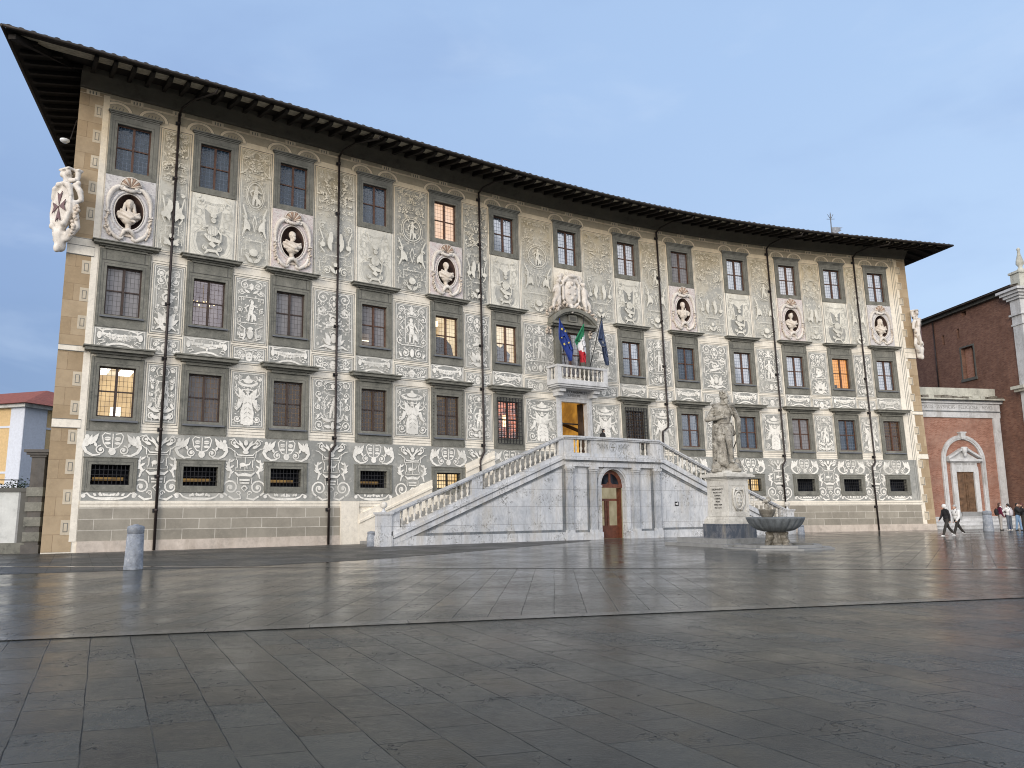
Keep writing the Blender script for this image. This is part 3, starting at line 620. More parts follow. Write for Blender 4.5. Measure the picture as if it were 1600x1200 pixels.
def p_small(O, w, h):
    O.blob(0,h*.42,.17,.24); O.spiral(w*.72,h*.62,w*.22,2.4,1.4,.055,-1); O.spiral(w*.45,h*.40,w*.20,4.4,1.3,.05,1); O.leaf(w*.62,h*.22,10,.36,.13); O.rib([(0,h*.85),(w*.3,h*.80),(w*.55,h*.88)],.05); O.blob(.06,h*.5,.022,.022,O.g,6); O.rib([(0,h*.32),(.07,h*.34)],.03,O.g)
def p_garland(O, w, h):
    O.rib([(w*.98,h-.06),(w*.8,h-.16),(w*.5,h-.10),(w*.22,h-.05),(0,h-.04)],[.05,.09,.07,.04,.03])
    P = [(w*.86*(1-t), h*.72-.16*math.sin(t*math.pi/2)) for t in (0,.2,.4,.6,.8,1)]; O.rib(P,[.06,.14,.20,.26,.30,.32])
    for k in range(9): t = k/8; O.leaf(w*.86*(1-t), h*.70-.15*math.sin(t*math.pi/2)+rng.uniform(-.05,.05), rng.uniform(0,360), .20, .10)
    O.blob(w*.88,h*.60,.10,.17); O.rib([(w*.9,h*.35),(w*.72,h*.40),(w*.62,h*.28),(w*.82,h*.22)],.05); O.rib([(w*.98,h*.05),(w*.6,h*.10),(w*.3,h*.22),(0,h*.26)],[.05,.09,.11,.12]); 
    O.rib([(w*.95,.015),(0,.05)],[.02,.16])
    for k in range(6): O.blob(w*.12*k+.03,h*.62+rng.uniform(-.06,.04)-.05*math.cos(k/3),.022,.022,O.g,6)
def p_cartouche(O, w, h):
    g = O.g; O.mir(False); O.poly([(-w*1.06,0),(w*1.06,0),(w*1.06,h),(-w*1.06,h)])
    O.poly([(-w*.46,h*.78),(0,h*.68),(w*.46,h*.78),(w*.40,h*.62),(w*.30,h*.42),(w*.74,h*.38),(w*.80,h*.24),(w*.66,h*.10),(w*.3,.08),(-w*.3,.08),(-w*.66,h*.10),(-w*.80,h*.24),(-w*.74,h*.38),(-w*.30,h*.42),(-w*.40,h*.62)], g)
    O.mir(True)
    # festoon with leaf outlines
    for k in range(8): O.leaf(w*.09*k+.02, h*.80+.012*k*k, rng.uniform(215,325), .26, .11); O.oval(w*.09*k+.03,h*.86+.012*k,.05,.05,.014,g,8)
    # winged child on each side, drawn in outline
    for dx, dy, rx, ry in ((.72,.86,.10,.12),(.74,.70,.17,.20),(.66,.56,.13,.20),(.88,.54,.10,.18),(.90,.74,.07,.16),(.55,.72,.06,.12)): O.oval(w*dx,h*dy,rx,ry,.020,g,12)
    for dx, dy in ((.70,.88),(.76,.88)): O.blob(w*dx,h*dy,.014,.014,g,5)
    O.rib([(w*.66,h*.83),(w*.72,h*.815),(w*.78,h*.83)],.014,g); O.rib([(w*.98,h*.95),(w*.90,h*.80),(w*.96,h*.62)],.022,g); O.rib([(w*.50,h*.50),(w*.60,h*.46),(w*.92,h*.45)],.022,g)
    # scrolled shield rim
    O.spiral(w*.50,h*.46,w*.13,1.2,1.3,.05,1); O.spiral(w*.50,h*.46,w*.15,1.0,1.2,.016,1,g,False); O.spiral(w*.34,h*.15,w*.15,1.0,1.3,.07,-1); O.spiral(w*.34,h*.15,w*.19,1.0,1.1,.016,-1,g,False)
    O.rib([(w*.62,h*.44),(w*.88,h*.36),(w*.93,h*.20),(w*.78,h*.08),(w*.5,h*.035),(0,h*.03)],.020,g); O.rib([(w*.70,h*.42),(w*.98,h*.34),(w*1.0,h*.12),(w*.7,h*.01)],.014,g)
    O.rib([(0,h*.11),(w*.22,h*.11),(w*.36,h*.05)],[.18,.16,.06])
    # trophy of arms in the middle
    O.mir(False); O.blob(.02,h*.60,.12,.14); O.leaf(.0,h*.64,70,.26,.24); O.leaf(.02,h*.64,120,.26,.2); O.blob(0,h*.43,.26,.28); O.rib([(-.38,h*.36),(-.1,h*.30),(.34,h*.27)],[.14,.34,.18]); O.rib([(.2,h*.46),(.40,h*.38),(.38,h*.27),(.26,h*.22)],[.10,.09,.08,.04]); O.rib([(-.22,h*.5),(-.45,h*.47),(-.5,h*.55)],[.10,.07,.04]); O.rib([(-.1,h*.24),(.12,h*.18)],[.3,.2])
    for k in range(7): O.rib([(-.20+.065*k,h*.52),(-.22+.075*k,h*.42),(-.24+.085*k,h*.30)],.015,g)
    O.oval(.02,h*.61,.06,.08,.014,g,8); O.rib([(-.3,h*.34),(0,h*.37),(.3,h*.33)],.018,g); O.rib([(.42,h*.44),(.30,h*.2)],.03); O.mir(True)
def p_upper(O, w, h):
    O2 = O; foliage(O2, .03, w*.95, h*.70, h*.98, 26, .15, rng)
    c = h*.60; O.oval(0,c,w*.62,.66,.055); O.oval(0,c,w*.74,.78,.03); O.figure(0,c-.55,1.08,.04,.2)
    O.rib([(w*.95,h*.5),(w*.7,h*.42),(w*.72,h*.30),(w*.92,h*.24)],[.06,.12,.16,.06]); O.blob(w*.6,h*.33,.12,.24); O.leaf(w*.35,h*.28,70,.7,.22)
    O.rib([(0,h*.42),(w*.15,h*.36),(0,h*.28)],.05); O.spiral(w*.78,h*.40,w*.16,2,1.3,.05,1)
    O.rib([(0,h*.20),(w*.62,h*.20),(w*.62,h*.12),(w*.95,h*.12),(w*.95,h*.06)],.045); O.blob(0,h*.10,.22,.20); O.spiral(w*.5,h*.07,w*.20,1,1.4,.06,1); O.leaf(0,.06,40,.5,.18)
def p_upper2(O, w, h):
    foliage(O, .03, w*.95, h*.56, h*.98, 40, .15, rng)
    O.spiral(w*.78,h*.46,w*.20,2.4,1.3,.06,-1); O.rib([(w*.95,h*.44),(w*.72,h*.34),(w*.85,h*.26),(w*.6,h*.22)],.07); O.blob(w*.28,h*.36,.13,.34); O.leaf(w*.25,h*.24,75,.8,.24); O.blob(w*.75,h*.29,.15,.14)
    O.rib([(0,h*.20),(w*.55,h*.20),(w*.55,h*.13),(w*.92,h*.13),(w*.92,h*.05)],.045); O.leaf(0,h*.04,50,.55,.2); O.spiral(w*.5,h*.06,w*.22,1,1.4,.06,1); O.blob(0,h*.12,.12,.12)
for i in range(12):
    a, b = pier(i); odd = i % 2 == 0
    ins = .18 if b-a > 2.0 else .14
    skip7 = i in (5,6)
    panel(a, b, 9.86, 13.12, p_trophy if odd else (p_niche if i % 4 == 3 or i > 3 else p_square), inset=ins+(.28 if skip7 else 0)*0)
    panel(a, b, 8.82, 9.60, p_small, inset=ins)
    panel(a, b, 5.66, 8.36, p_oct if (odd and i != 6) else p_winged, inset=ins)
    dk = i in (3,4); panel(a, b, 13.86, 20.0, p_upper if not odd else p_upper2, grey='grey_plaster' if dk else 'worn_grey', white='pale_sgraffito', inset=.16)
for i in range(13):
    s = SB[i]
    if i != 6: panel(s-1.07, s+1.07, 8.9, 9.86, p_garland, inset=.0, lines=False, fill=5)
    if i in (1,3,5,7,9,11): panel(s-1.07, s+1.07, 13.86, 17.08, p_cartouche, white='pale_sgraffito', grey='worn_grey' if i in (1,3,5) else 'grey_plaster', inset=.02, lines=False, fill=0)
    for z in (13.2,): pass
# horizontal scratched rules on the cream bands
for i in range(12):
    mb = MB(TF); a, b = pier(i)
    for z in (5.30,5.44,13.30,13.66): mb.box((a,0,z),(b,.006,z+.02),'line_grey')
    mb.build('scratched_rule', palace)

# lower frieze: one continuous grey field with monsters, shields and scrolls
mb = MB(TF); mb.box((-26.88,0,4.02),(28.35,.008,5.18),'grey_plaster'); mb.box((-26.88,0,2.17),(28.35,.008,2.57),'grey_plaster')
_e = [-26.88]+[v for s in SB for v in (s-1.0, s+1.0)]+[28.35]
for k in range(0, len(_e), 2): mb.box((_e[k],0,2.57),(_e[k+1],.008,4.02),'grey_plaster')
def frieze_bay(s):
    O = Orn(mb, s, 4.06, .017); w = 1.12
    O.rib([(.10,1.0),(.32,1.05),(.42,.92),(.36,.62),(.22,.42),(0,.36)],.06); O.blob(.2,.80,.13,.09); O.blob(.2,.60,.13,.06); O.rib([(0,1.02),(0,.4)],.05); O.rib([(.08,.8),(.32,.8)],.02,O.g)
    O.blob(0,.24,.15,.16); O.spiral(.45,.30,.20,1.6,1.5,.07,-1); O.rib([(.45,.10),(.75,.06),(1.0,.20),(1.12,.42),(1.10,.6)],[.06,.11,.15,.17,.12])
    O.blob(1.02,.62,.13,.20); O.blob(1.0,.86,.09,.10); O.leaf(.88,.50,122,.62,.22); O.leaf(.94,.48,105,.5,.18); O.leaf(.62,.42,70,.25,.12)
    O2 = Orn(mb, s, 2.2, .017); O2.rib([(1.05,.22),(.85,.30),(.72,.16),(.5,.08),(.25,.06),(0,.06)],[.05,.08,.09,.10,.14,.16]); O2.blob(.98,.18,.09,.09)
    for k in range(5): O2.leaf(.12*k, .18, rng.uniform(20,160), .18, .11)
def frieze_pier(s):
    O = Orn(mb, s, 2.17, .017)
    O.spiral(.62,.62,.40,-1.2,1.6,.10,1); O.rib([(.70,.22),(.45,.06),(.15,.12),(.20,.34)],[.10,.12,.09,.05]); O.spiral(.25,.35,.12,0,1.2,.06,1,eye=False)
    O.rib([(.72,1.05),(.62,1.35),(.78,1.6),(.70,1.95)],[.08,.14,.20,.06]); 
    for k in range(5): O.leaf(.70,1.25+.14*k, 90+(-1)**k*55, .26, .10)
    O.loop([(0,1.42),(.42,1.42),(.42,1.56),(.36,1.56),(.36,1.92),(.42,1.92),(.42,2.06),(0,2.06)],.05); O.mir(False); O.blob(-.12,1.70,.14,.10); O.rib([(0,1.68),(.2,1.72),(.26,1.86)],[.10,.08,.04]); O.rib([(-.2,1.64),(-.2,1.52)],.05); O.rib([(.08,1.66),(.1,1.52)],.05); O.mir(True)
    O.rib([(0,1.24),(.3,1.20),(.46,1.34)],[.20,.14,.06]); O.rib([(0,.98),(.24,.98)],.10); O.rib([(0,.84),(.22,.84)],.08); O.rib([(0,.72),(.14,.6),(0,.44)],[.10,.08,.03]); O.rib([(.34,1.1),(.32,.8)],.04)
    O.rib([(0,2.14),(.35,2.16),(.50,2.36),(.48,2.05)],[.08,.07,.09,.04]); O.blob(0,2.30,.15,.09); O.spiral(.55,2.72,.16,2,1.3,.055,-1); O.rib([(0,2.36),(.18,2.60),(.40,2.72),(.55,2.92),(.80,2.84)],[.16,.10,.07,.06,.03]); O.leaf(.12,2.5,60,.42,.14); O.leaf(.3,2.5,20,.35,.14); O.blob(0,2.75,.10,.14); O.rib([(.5,2.3),(.68,2.45),(.86,2.5)],.04)
for i, s in enumerate(SB):
    if i != 6: frieze_bay(s)
for i in range(12):
    a, b = pier(i)
    if i not in (5,6): frieze_pier((a+b)/2)
mb.build('sgraffito_frieze', palace)

# frieze below the eaves: tan band, pairs of painted arches over each window, small tablets
mb = MB(TF); mb.box((SL,0,20.92),(SR,.012,21.12),'tan_plaster'); mb.box((SL,.0,20.86),(SR,.020,20.90),'cream_plaster')
mb.box((-27.0,0,20.38),(28.4,.006,20.82),'tan_plaster')
s = SL+.25
while s < SR-.5:
    mb.box((s,0,20.86),(s+.55,.026,21.08),'cream_plaster', seg=0)
    for q in (.12,.25,.38): mb.box((s+q,0,20.89),(s+q+.05,.030,21.04),'line_grey', seg=0)
    s += 1.86
for s in SB:
    for dx in (-.78,.78):
        O = Orn(mb, s+dx, 20.30, .022, white='cream_plaster'); O.mir(False); P = [(.58*math.cos(t), .46*math.sin(t)) for t in [math.pi*k/14 for k in range(15)]]
        O.poly(P,'tan_plaster'); O.rib(P,.15,'cream_plaster'); O.rib([(p[0]*.86,p[1]*.86) for p in P],.02,'line_grey'); O.rib([(p[0]*1.14,p[1]*1.14) for p in P],.02,'line_grey')
        for k in range(4): O.rib([(-.24+.15*k,.12),(-.20+.15*k,.24)],.05,'line_grey')
mb.build('eaves_frieze', palace)
# ------------------------------------------------------------------ windows: stone surround > frame, pane, sill, cornice, curtain, grille, interior
def surround(mb, s, w, zb, zt, ow, ob, ot, m='pietra_serena'):
    mb.box((s-ow,-.32,ob),(s-w,.055,ot),m,seg=0); mb.box((s+w,-.32,ob),(s+ow,.055,ot),m,seg=0)
    mb.box((s-w,-.32,ob),(s+w,.055,zb),m,seg=0); mb.box((s-w,-.32,zt),(s+w,.055,ot),m,seg=0)
    for k, (e, p) in enumerate(((.10,.075),(.0,.0))):
        if p: mb.box((s-ow+.03,.05,ob+.05),(s-ow+e,p,ot-.05),m,seg=0); mb.box((s+ow-e,.05,ob+.05),(s+ow-.03,p,ot-.05),m,seg=0)
    e = .13
    d_ = 'pietra_dark'; mb.box((s-w-e,.05,zb-e),(s-w-e+.022,.058,zt+e),d_,seg=0); mb.box((s+w+e-.022,.05,zb-e),(s+w+e,.058,zt+e),d_,seg=0); mb.box((s-w-e+.022,.05,zt+e-.022),(s+w+e-.022,.058,zt+e),d_,seg=0)  # dark line drawn as the shade of an inner moulding recess
def sash(s, w, zb, zt, par, m='frame_wood', o=-.20, mull=.095):
    mb = MB(TF); f = .065
    mb.box((s-w,o,zb),(s-w+f,o+.08,zt),m,seg=0); mb.box((s+w-f,o,zb),(s+w,o+.08,zt),m,seg=0); mb.box((s-w+f,o,zb),(s+w-f,o+.08,zb+f),m,seg=0); mb.box((s-w+f,o,zt-f),(s+w-f,o+.08,zt),m,seg=0)
    mb.box((s-mull/2,o,zb+f),(s+mull/2,o+.11,zt-f),m,seg=0); zm = zb+(zt-zb)*.51
    mb.box((s-w+f,o,zm-.03),(s-mull/2,o+.07,zm+.03),m,seg=0); mb.box((s+mull/2,o,zm-.03),(s+w-f,o+.07,zm+.03),m,seg=0)
    mb.build('frame', par)
def pane(s, w, zb, zt, par, m, o=-.17):
    mb = MB(TF); mb.add([(s-w,o,zb),(s+w,o,zb),(s+w,o,zt),(s-w,o,zt)], [(0,1,2,3)], m, uv=[(0,0),(2*w,0),(2*w,zt-zb),(0,zt-zb)]); mb.build('pane', par)
def room(s, w, zb, zt, par, m, depth=1.1, ceil=None, back=None, floor='dim_interior'):
    mb = MB(TF); a, b, o0, o1, z0, z1 = s-w-.15, s+w+.15, -.34, -.34-depth, zb-.2, zt+.15
    mb.add([(a,o1,z0),(b,o1,z0),(b,o1,z1),(a,o1,z1)], [(0,1,2,3)], back or m)
    mb.add([(a,o0,z0),(a,o1,z0),(a,o1,z1),(a,o0,z1),(b,o0,z0),(b,o1,z0),(b,o1,z1),(b,o0,z1)], [(0,1,2,3),(7,6,5,4)], m)
    mb.add([(a,o0,z1),(b,o0,z1),(b,o1,z1),(a,o1,z1)], [(0,1,2,3)], ceil or m); mb.add([(a,o0,z0),(b,o0,z0),(b,o1,z0),(a,o1,z0)], [(0,1,2,3)], floor)
    return mb.build('room_interior', par)
def grille(s, w, zb, zt, par, nx, nz, o=.02, r=.014, m='iron'):
    mb = MB(TF)
    for k in range(nx+1): x = s-w+2*w*k/nx; mb.box((x-r,o,zb),(x+r,o+2*r,zt),m,seg=0)
    for k in range(nz+1): z = zb+(zt-zb)*k/nz; mb.box((s-w,o+2*r+.001,z-r),(s+w,o+4*r,z+r),m,seg=0)
    mb.build('grille', par)
def cornice(s, z0, z1, hw, dep, par, m='pietra_serena'):
    mb = MB(TF); h = z1-z0; st = ((0,.30,.25,.62),(.30,.52,.45,.78),(.52,.86,.85,.95),(.86,1.0,1.0,1.0))
    for a, b, d, e in st: mb.box((s-hw*e,.0,z0+h*a),(s+hw*e,dep*d+.03,z0+h*b),m,seg=0)
    mb.build('cornice', par)
def curtain(s, w, zb, zt, par, kind, m='curtain_white'):
    mb = MB(TF); o = -.26
    def cloth(P0, P1, n=14):  # between two edge polylines (left, right), rippled
        pts = []; L = len(P0)
        for j in range(L):
            for k in range(n+1):
                t = k/n; x = P0[j][0]*(1-t)+P1[j][0]*t; z = P0[j][1]*(1-t)+P1[j][1]*t; pts.append((s+x, o+.018*math.sin(k*2.1), z))
        mb.add(pts, [(j*(n+1)+k, j*(n+1)+k+1, (j+1)*(n+1)+k+1, (j+1)*(n+1)+k) for j in range(L-1) for k in range(n)], m, smooth=True)
    h = zt-zb
    if kind == 'full': cloth([(-w,zt),(-w,zb)],[(-.05,zt),(-.05,zb)]); cloth([(.05,zt),(.05,zb)],[(w,zt),(w,zb)])
    elif kind == 'left': cloth([(-w,zt),(-w,zb)],[(-.08,zt),(-.12,zb)])
    elif kind == 'right': cloth([(.08,zt),(.10,zb)],[(w,zt),(w,zb)])
    elif kind == 'tied':
        for sg in (-1,1): cloth([(sg*w,zt),(sg*w,zt-h*.5),(sg*w,zb)],[(sg*.06,zt),(sg*w*.60,zt-h*.5),(sg*w*.62,zb)])
    elif kind == 'part':
        for sg in (-1,1): cloth([(sg*w,zt),(sg*w,zb)],[(sg*w*.45,zt),(sg*w*.45,zb)])
    mb.build('curtain', par)
def fixture(par, parts, T=TF):
    mb = MB(T)
    for a, b, m in parts: mb.box(a, b, m, seg=0)
    mb.build('lamp', par)
def backing(s, w, zb, zt, par, m):
    mb = MB(TF); mb.add([(s-w-.2,-.55,zb-.2),(s+w+.2,-.55,zb-.2),(s+w+.2,-.55,zt+.2),(s-w-.2,-.55,zt+.2)], [(0,1,2,3)], m); mb.build('dark_room', par)
TOP = [('glass_blue',0),('glass_blue',0),('glass_blue',0),('glass_blue',0),('glass_clear','peach'),('glass_blue',0),('glass_blue',0),('glass_pale','full'),('glass_pale','full'),('glass_blue','tied'),('glass_pale','full'),('glass_blue','tied'),('glass_blue','tied')]
MID = [('glass_pale','full'),('glass_clear','chandelier'),('glass_pale','left'),('glass_pale','lowstrip'),('glass_clear','yellow'),('glass_clear','cream'),None,('glass_blue','left'),('glass_blue','part'),('glass_blue','full_shade'),('glass_blue',0),('glass_clear','orange'),('glass_blue','left')]
LOW = [('glass_clear','tubes'),('glass_brown','full_shade'),('glass_brown',0),('glass_brown',0),('glass_brown','glow'),('glass_clear','red'),None,('glass_brown',0),('glass_blue','part'),('glass_blue','full'),('glass_pale','full'),('glass_blue','left'),('glass_brown','shutter')]
def fill(spec, s, w, zb, zt, par):
    g, k = spec
    if k in (0,'left','right','tied','part','full','full_shade','shutter','lowstrip'):
        backing(s, w, zb, zt, par, 'dim_interior' if g != 'glass_brown' else 'dim_brown')
        if k in ('left','right','tied','part','full'): curtain(s, w, zb, zt, par, k)
        if k in ('full_shade',): curtain(s, w, zb, zt, par, 'full', 'curtain_shade')
        if k == 'shutter': curtain(s, w, zb, zt, par, 'full', 'shutter_brown')
        if k == 'lowstrip':
            curtain(s, w, zb, zt, par, 'right', 'curtain_shade'); fixture(par, [((s-w+.08,-.5,zb+.15),(s-.1,-.45,zb+.75),'lit_warm_strip'),((s-w+.08,-.44,zb+.33),(s-.1,-.42,zb+.38),'lamp_glow')])
    elif k == 'peach': room(s, w, zb, zt, par, 'lit_peach', .9)
    elif k == 'yellow': room(s, w, zb, zt, par, 'lit_cream', 2.2, back='lit_yellow'); fixture(par, [((s-.62,-.9,zt-.45),(s-.22,-.6,zt-.18),'lamp_glow')]); mb = MB(TF); mb.prism([(s-w,zb),(s+w*.9,zb),(s+w*.7,zb+.7),(s+.1,zb+1.1),(s-w,zb+1.15)],-.42,-.38,'dim_interior'); mb.build('blind', par)
    elif k == 'cream': room(s, w, zb, zt, par, 'lit_cream', 2.0); mb = MB(TF); mb.prism([(s-w,zb),(s+.35,zb),(s+.5,zb+.6),(s+.2,zb+.85),(s+.05,zb+1.2),(s-.2,zb+.95),(s-w,zb+1.25)],-.42,-.38,'dim_interior'); mb.build('blind', par)
    elif k == 'orange': room(s, w, zb, zt, par, 'lit_orange', .8); fixture(par, [((s-w,-.5,zb),(s-.1,-.45,zb+.35),'dim_brown')])
    elif k == 'chandelier':
        room(s, w, zb, zt, par, 'lit_dusk', 2.2); mb = MB(TF)
        for q in range(7): mb.ball((s-.55+.16*q-.0,-.9+.2*math.sin(q*2.2),zb+1.35+.07*math.cos(q*1.7)),.045,'chandelier_glow',n=6)
        mb.tube([(s-.1,-.9,zt),(s-.1,-.9,zb+1.2)],.015,'lit_warm_strip',n=5); mb.box((s-.6,-.92,zb+1.10),(s+.35,-.88,zb+1.14),'lit_warm_strip',seg=0); mb.build('chandelier', par)
    elif k == 'tubes':
        room(s, w, zb, zt, par, 'lit_yellow', 3.2, ceil='lit_cream', back='lit_yellow'); mb = MB(TF)
        for x in (-.75,.25): mb.slope(s+x, s+x+.55, lambda x_: zt+.03, lambda x_: zt+.10, -2.6, -.7, 'tube_glow', seg=.6)
        mb.box((s-.9,-3.2,zb-.1),(s-.45,-2.4,zt-.5),'lit_warm_strip',seg=0); mb.box((s+.1,-2.9,zb),(s+.5,-2.5,zb+.75),'tube_glow',seg=0); mb.build('ceiling_lamp', par)
    elif k == 'glow':
        room(s, w, zb, zt, par, 'dim_brown', 2.5, ceil='lit_warm_strip'); fixture(par, [((s-.72,-.8,zt-1.0),(s-.62,-.7,zt-.75),'lamp_glow')])
    elif k == 'red': room(s, w, zb, zt, par, 'lit_red', 1.4); fixture(par, [((s+.10,-.8,zb+.8),(s+.28,-.75,zb+1.5),'chandelier_glow')])
for i, s in enumerate(SB):
    # top storey
    w_, zb, zt = opening(i, 4); mb = MB(TF); surround(mb, s, w_, zb, zt, 1.07, 17.12, 20.12)
    mb.box((s-1.07,0,20.12),(s+1.07,.09,20.19),'pietra_serena',seg=0); mb.box((s-1.12,0,20.19),(s+1.12,.15,20.25),'pietra_serena',seg=0); mb.box((s-1.17,0,20.25),(s+1.17,.21,20.31),'pietra_serena',seg=0)
    W = mb.build('window', palace); sash(s, w_, zb, zt, W, 'frame_wood'); pane(s, w_, zb, zt, W, TOP[i][0]); fill(TOP[i], s, w_, zb, zt, W)
    if i == 6: continue
    w_, zb, zt = opening(i, 3); mb = MB(TF); surround(mb, s, w_, zb, zt, 1.07, 9.87, 13.52)
    mb.box((s-1.0,.05,12.98),(s+1.0,.075,13.01),'pietra_dark',seg=0)
    for x in (-.8,.8): mb.box((s+x-.015,.05,13.03),(s+x+.015,.066,13.5),'pietra_dark',seg=0)
    W = mb.build('window', palace); sash(s, w_, zb, zt, W, 'frame_dark' if i < 3 else 'frame_wood'); pane(s, w_, zb, zt, W, MID[i][0]); fill(MID[i], s, w_, zb, zt, W); cornice(s, 13.5, 13.82, 1.42, .42, W)
    mb = MB(TF); mb.box((s-.90,.05,10.30),(s+.90,.17,10.37),'lead_sill',seg=0); mb.build('sill', W)
    w_, zb, zt = opening(i, 2); mb = MB(TF); surround(mb, s, w_, zb, zt, 1.07, 5.2, 8.50)
    if i == 4:
        for q in range(16): mb.ball((s-.93,.06,5.5+q*.18),.03,'pietra_dark',n=6); mb.ball((s+.93,.06,5.5+q*.18),.03,'pietra_dark',n=6)
    W = mb.build('window', palace); sash(s, w_, zb, zt, W, 'frame_dark' if i < 8 else 'frame_wood'); pane(s, w_, zb, zt, W, LOW[i][0]); fill(LOW[i], s, w_, zb, zt, W); cornice(s, 8.46, 8.90, 1.45, .55, W)
    if i in (5,7): grille(s, .84, zb-.30, zt+.18, W, 8, 12, .14, .016)
    else:
        mb = MB(TF); mb.box((s-.93,.05,5.60),(s+.93,.18,5.68),'lead_sill',seg=0); mb.build('sill', W)
    w_, zb, zt = opening(i, 1); mb = MB(TF); surround(mb, s, w_, zb, zt, 1.06, 2.56, 4.02); mb.box((s-1.09,0,4.02),(s+1.09,.085,4.06),'pietra_serena',seg=0)
    W = mb.build('basement_window', palace)
    lit = i in (4,9)
    if lit: room(s, w_, zb, zt, W, 'lit_yellow', .6, back='lit_cream'); sash(s, w_, zb, zt, W, 'iron', -.28)
    else: room(s, w_, zb, zt, W, 'dim_interior', .8); 
    if i < 4: fixture(W, [((s-.62,-.75,zb+.22),(s+.60,-.7,zb+.36),'lit_warm_strip')])
    grille(s, w_, zb+.01, zt-.01, W, 9, 4, -.10, .012)

# ------------------------------------------------------------------ busts in oval niches
def oval_pts(cx, cz, rx, rz, n, r0=0): return [(cx+rx*math.cos(2*math.pi*k/n+r0), cz+rz*math.sin(2*math.pi*k/n+r0)) for k in range(n)]
def niche(i, bre):
    s = SB[i]; z0 = 13.86; z1 = 17.10; cz = 15.42; rx, rz = .60, .86; n = 40
    mb = MB(TF)
    # marble slab with an oval hole
    inner = oval_pts(s, cz, rx, rz, n); outer = []
    for x, z in inner:
        dx, dz = x-s, z-cz; k = min((1.07/abs(dx)) if abs(dx) > 1e-6 else 99, ((z1-cz)/dz) if dz > 1e-6 else 99, ((cz-z0)/-dz) if dz < -1e-6 else 99); outer.append((s+dx*k, cz+dz*k))
    for qx, qz in ((s-1.07,z0),(s+1.07,z0),(s+1.07,z1),(s-1.07,z1)):
        k = min(range(n), key=lambda k_: abs(math.remainder(math.atan2(inner[k_][1]-cz,inner[k_][0]-s)-math.atan2(qz-cz,qx-s),2*math.pi))); outer[k] = (qx,qz)
    pts = [(x,.09,z) for x,z in inner]+[(x,.09,z) for x,z in outer]
    mb.add(pts, [(k,(k+1)%n,n+(k+1)%n,n+k) for k in range(n)], bre)
    mb.box((s-1.07,.0,z0),(s-1.06,.09,z1),bre,seg=0); mb.box((s+1.06,.0,z0),(s+1.07,.09,z1),bre,seg=0)
    N = mb.build('bust_niche', palace)
    mb = MB(TF); rings = []; L = 7      # hollow
    for j in range(L):
        t = j/(L-1); f = math.cos(t*math.pi/2*.97); rings += [(s+(x-s)*f, .09-.62*math.sin(t*math.pi/2), cz+(z-cz)*f) for x,z in inner]
    mb.add(rings, [(j*n+k,j*n+(k+1)%n,(j+1)*n+(k+1)%n,(j+1)*n+k) for j in range(L-1) for k in range(n)]+[tuple((L-1)*n+k for k in range(n))], 'niche_red', smooth=True); mb.build('niche_shell', N)
    mb = MB(TF); m = 'coat_marble'
    P = [(x,.11,z) for x,z in oval_pts(s,cz,rx+.03,rz+.03,n)]; mb.tube(P+[P[0]],.03,'coat_marble',n=6,cap=False); P = [(x,.07,z) for x,z in oval_pts(s,cz,rx+.14,rz+.14,n)]; mb.tube(P+[P[0]],.085,'pink_breccia' if bre == 'pink_breccia' else 'violet_breccia',n=6,cap=False)
    for sg in (1,-1):   # outer scrolled cartouche
        P = [(s+sg*x,.13,cz+z) for x,z in ((.16,1.16),(.34,1.20),(.52,1.13),(.68,1.0),(.80,.80),(.88,.55),(.91,.3),(.90,.1),(.90,-.02),(.94,-.12))]; mb.tube(P,[.05,.09,.115,.125,.12,.105,.085,.065,.06,.08],m,n=8)
        P = [(s+sg*(.36+ .14*(1-t)*math.cos(2.4*math.pi*2*t*.6+1.2)),.20,cz+1.08+.14*(1-t)*math.sin(2.4*math.pi*2*t*.6+1.2)) for t in [k/14 for k in range(15)]]; mb.tube(P,.035,m,n=6)
        P = [(s+sg*x,.13,cz+z) for x,z in ((.90,-.2),(.88,-.5),(.83,-.8),(.74,-1.05),(.62,-1.2),(.48,-1.30),(.34,-1.38),(.22,-1.32),(.2,-1.2))]; mb.tube(P,[.03,.04,.06,.08,.10,.10,.09,.07,.05],m,n=8)
    mb.tube([(s-.36,.18,cz+1.08),(s,.20,cz+.98),(s+.36,.18,cz+1.08)],[.07,.09,.07],m,n=8)
    mb.tube([(s-.30,.14,cz-1.30),(s-.16,.18,cz-.98),(s,.2,cz-.92),(s+.16,.18,cz-.98),(s+.30,.14,cz-1.30)],[.05,.11,.12,.11,.05],m,n=8)
    mb.build('scroll_frame', N)
    mb = MB(TF)
    for k in range(9): a = math.pi*(k+.5)/9; mb.tube([(s,.12,cz+1.20),(s+.40*math.cos(a),.24,cz+1.22+.40*math.sin(a))],[.02,.072],'shell_brown' if k % 2 else 'fruit_marble',n=6)
    P = [(s+.45*math.cos(math.pi*k/12),.2,cz+1.22+.45*math.sin(math.pi*k/12)) for k in range(13)]; mb.tube(P,.03,m,n=5); mb.build('shell', N)
    mb = MB(TF); r2 = random.Random(i)
    for sg in (1,-1):
        mb = MB(TF)
        for k in range(16): mb.ball((s+sg*(.90+r2.uniform(-.07,.07)-(.0 if k < 11 else .18*(k-10)/5)),.13+r2.uniform(0,.05),cz-.25-.066*k),r2.uniform(.045,.075),'fruit_marble',n=6)
        mb.box((s+sg*.92-.09,.09,cz-.16),(s+sg*.92+.09,.2,cz-.08),m,seg=0)
        mb.build('fruit_swag', N)
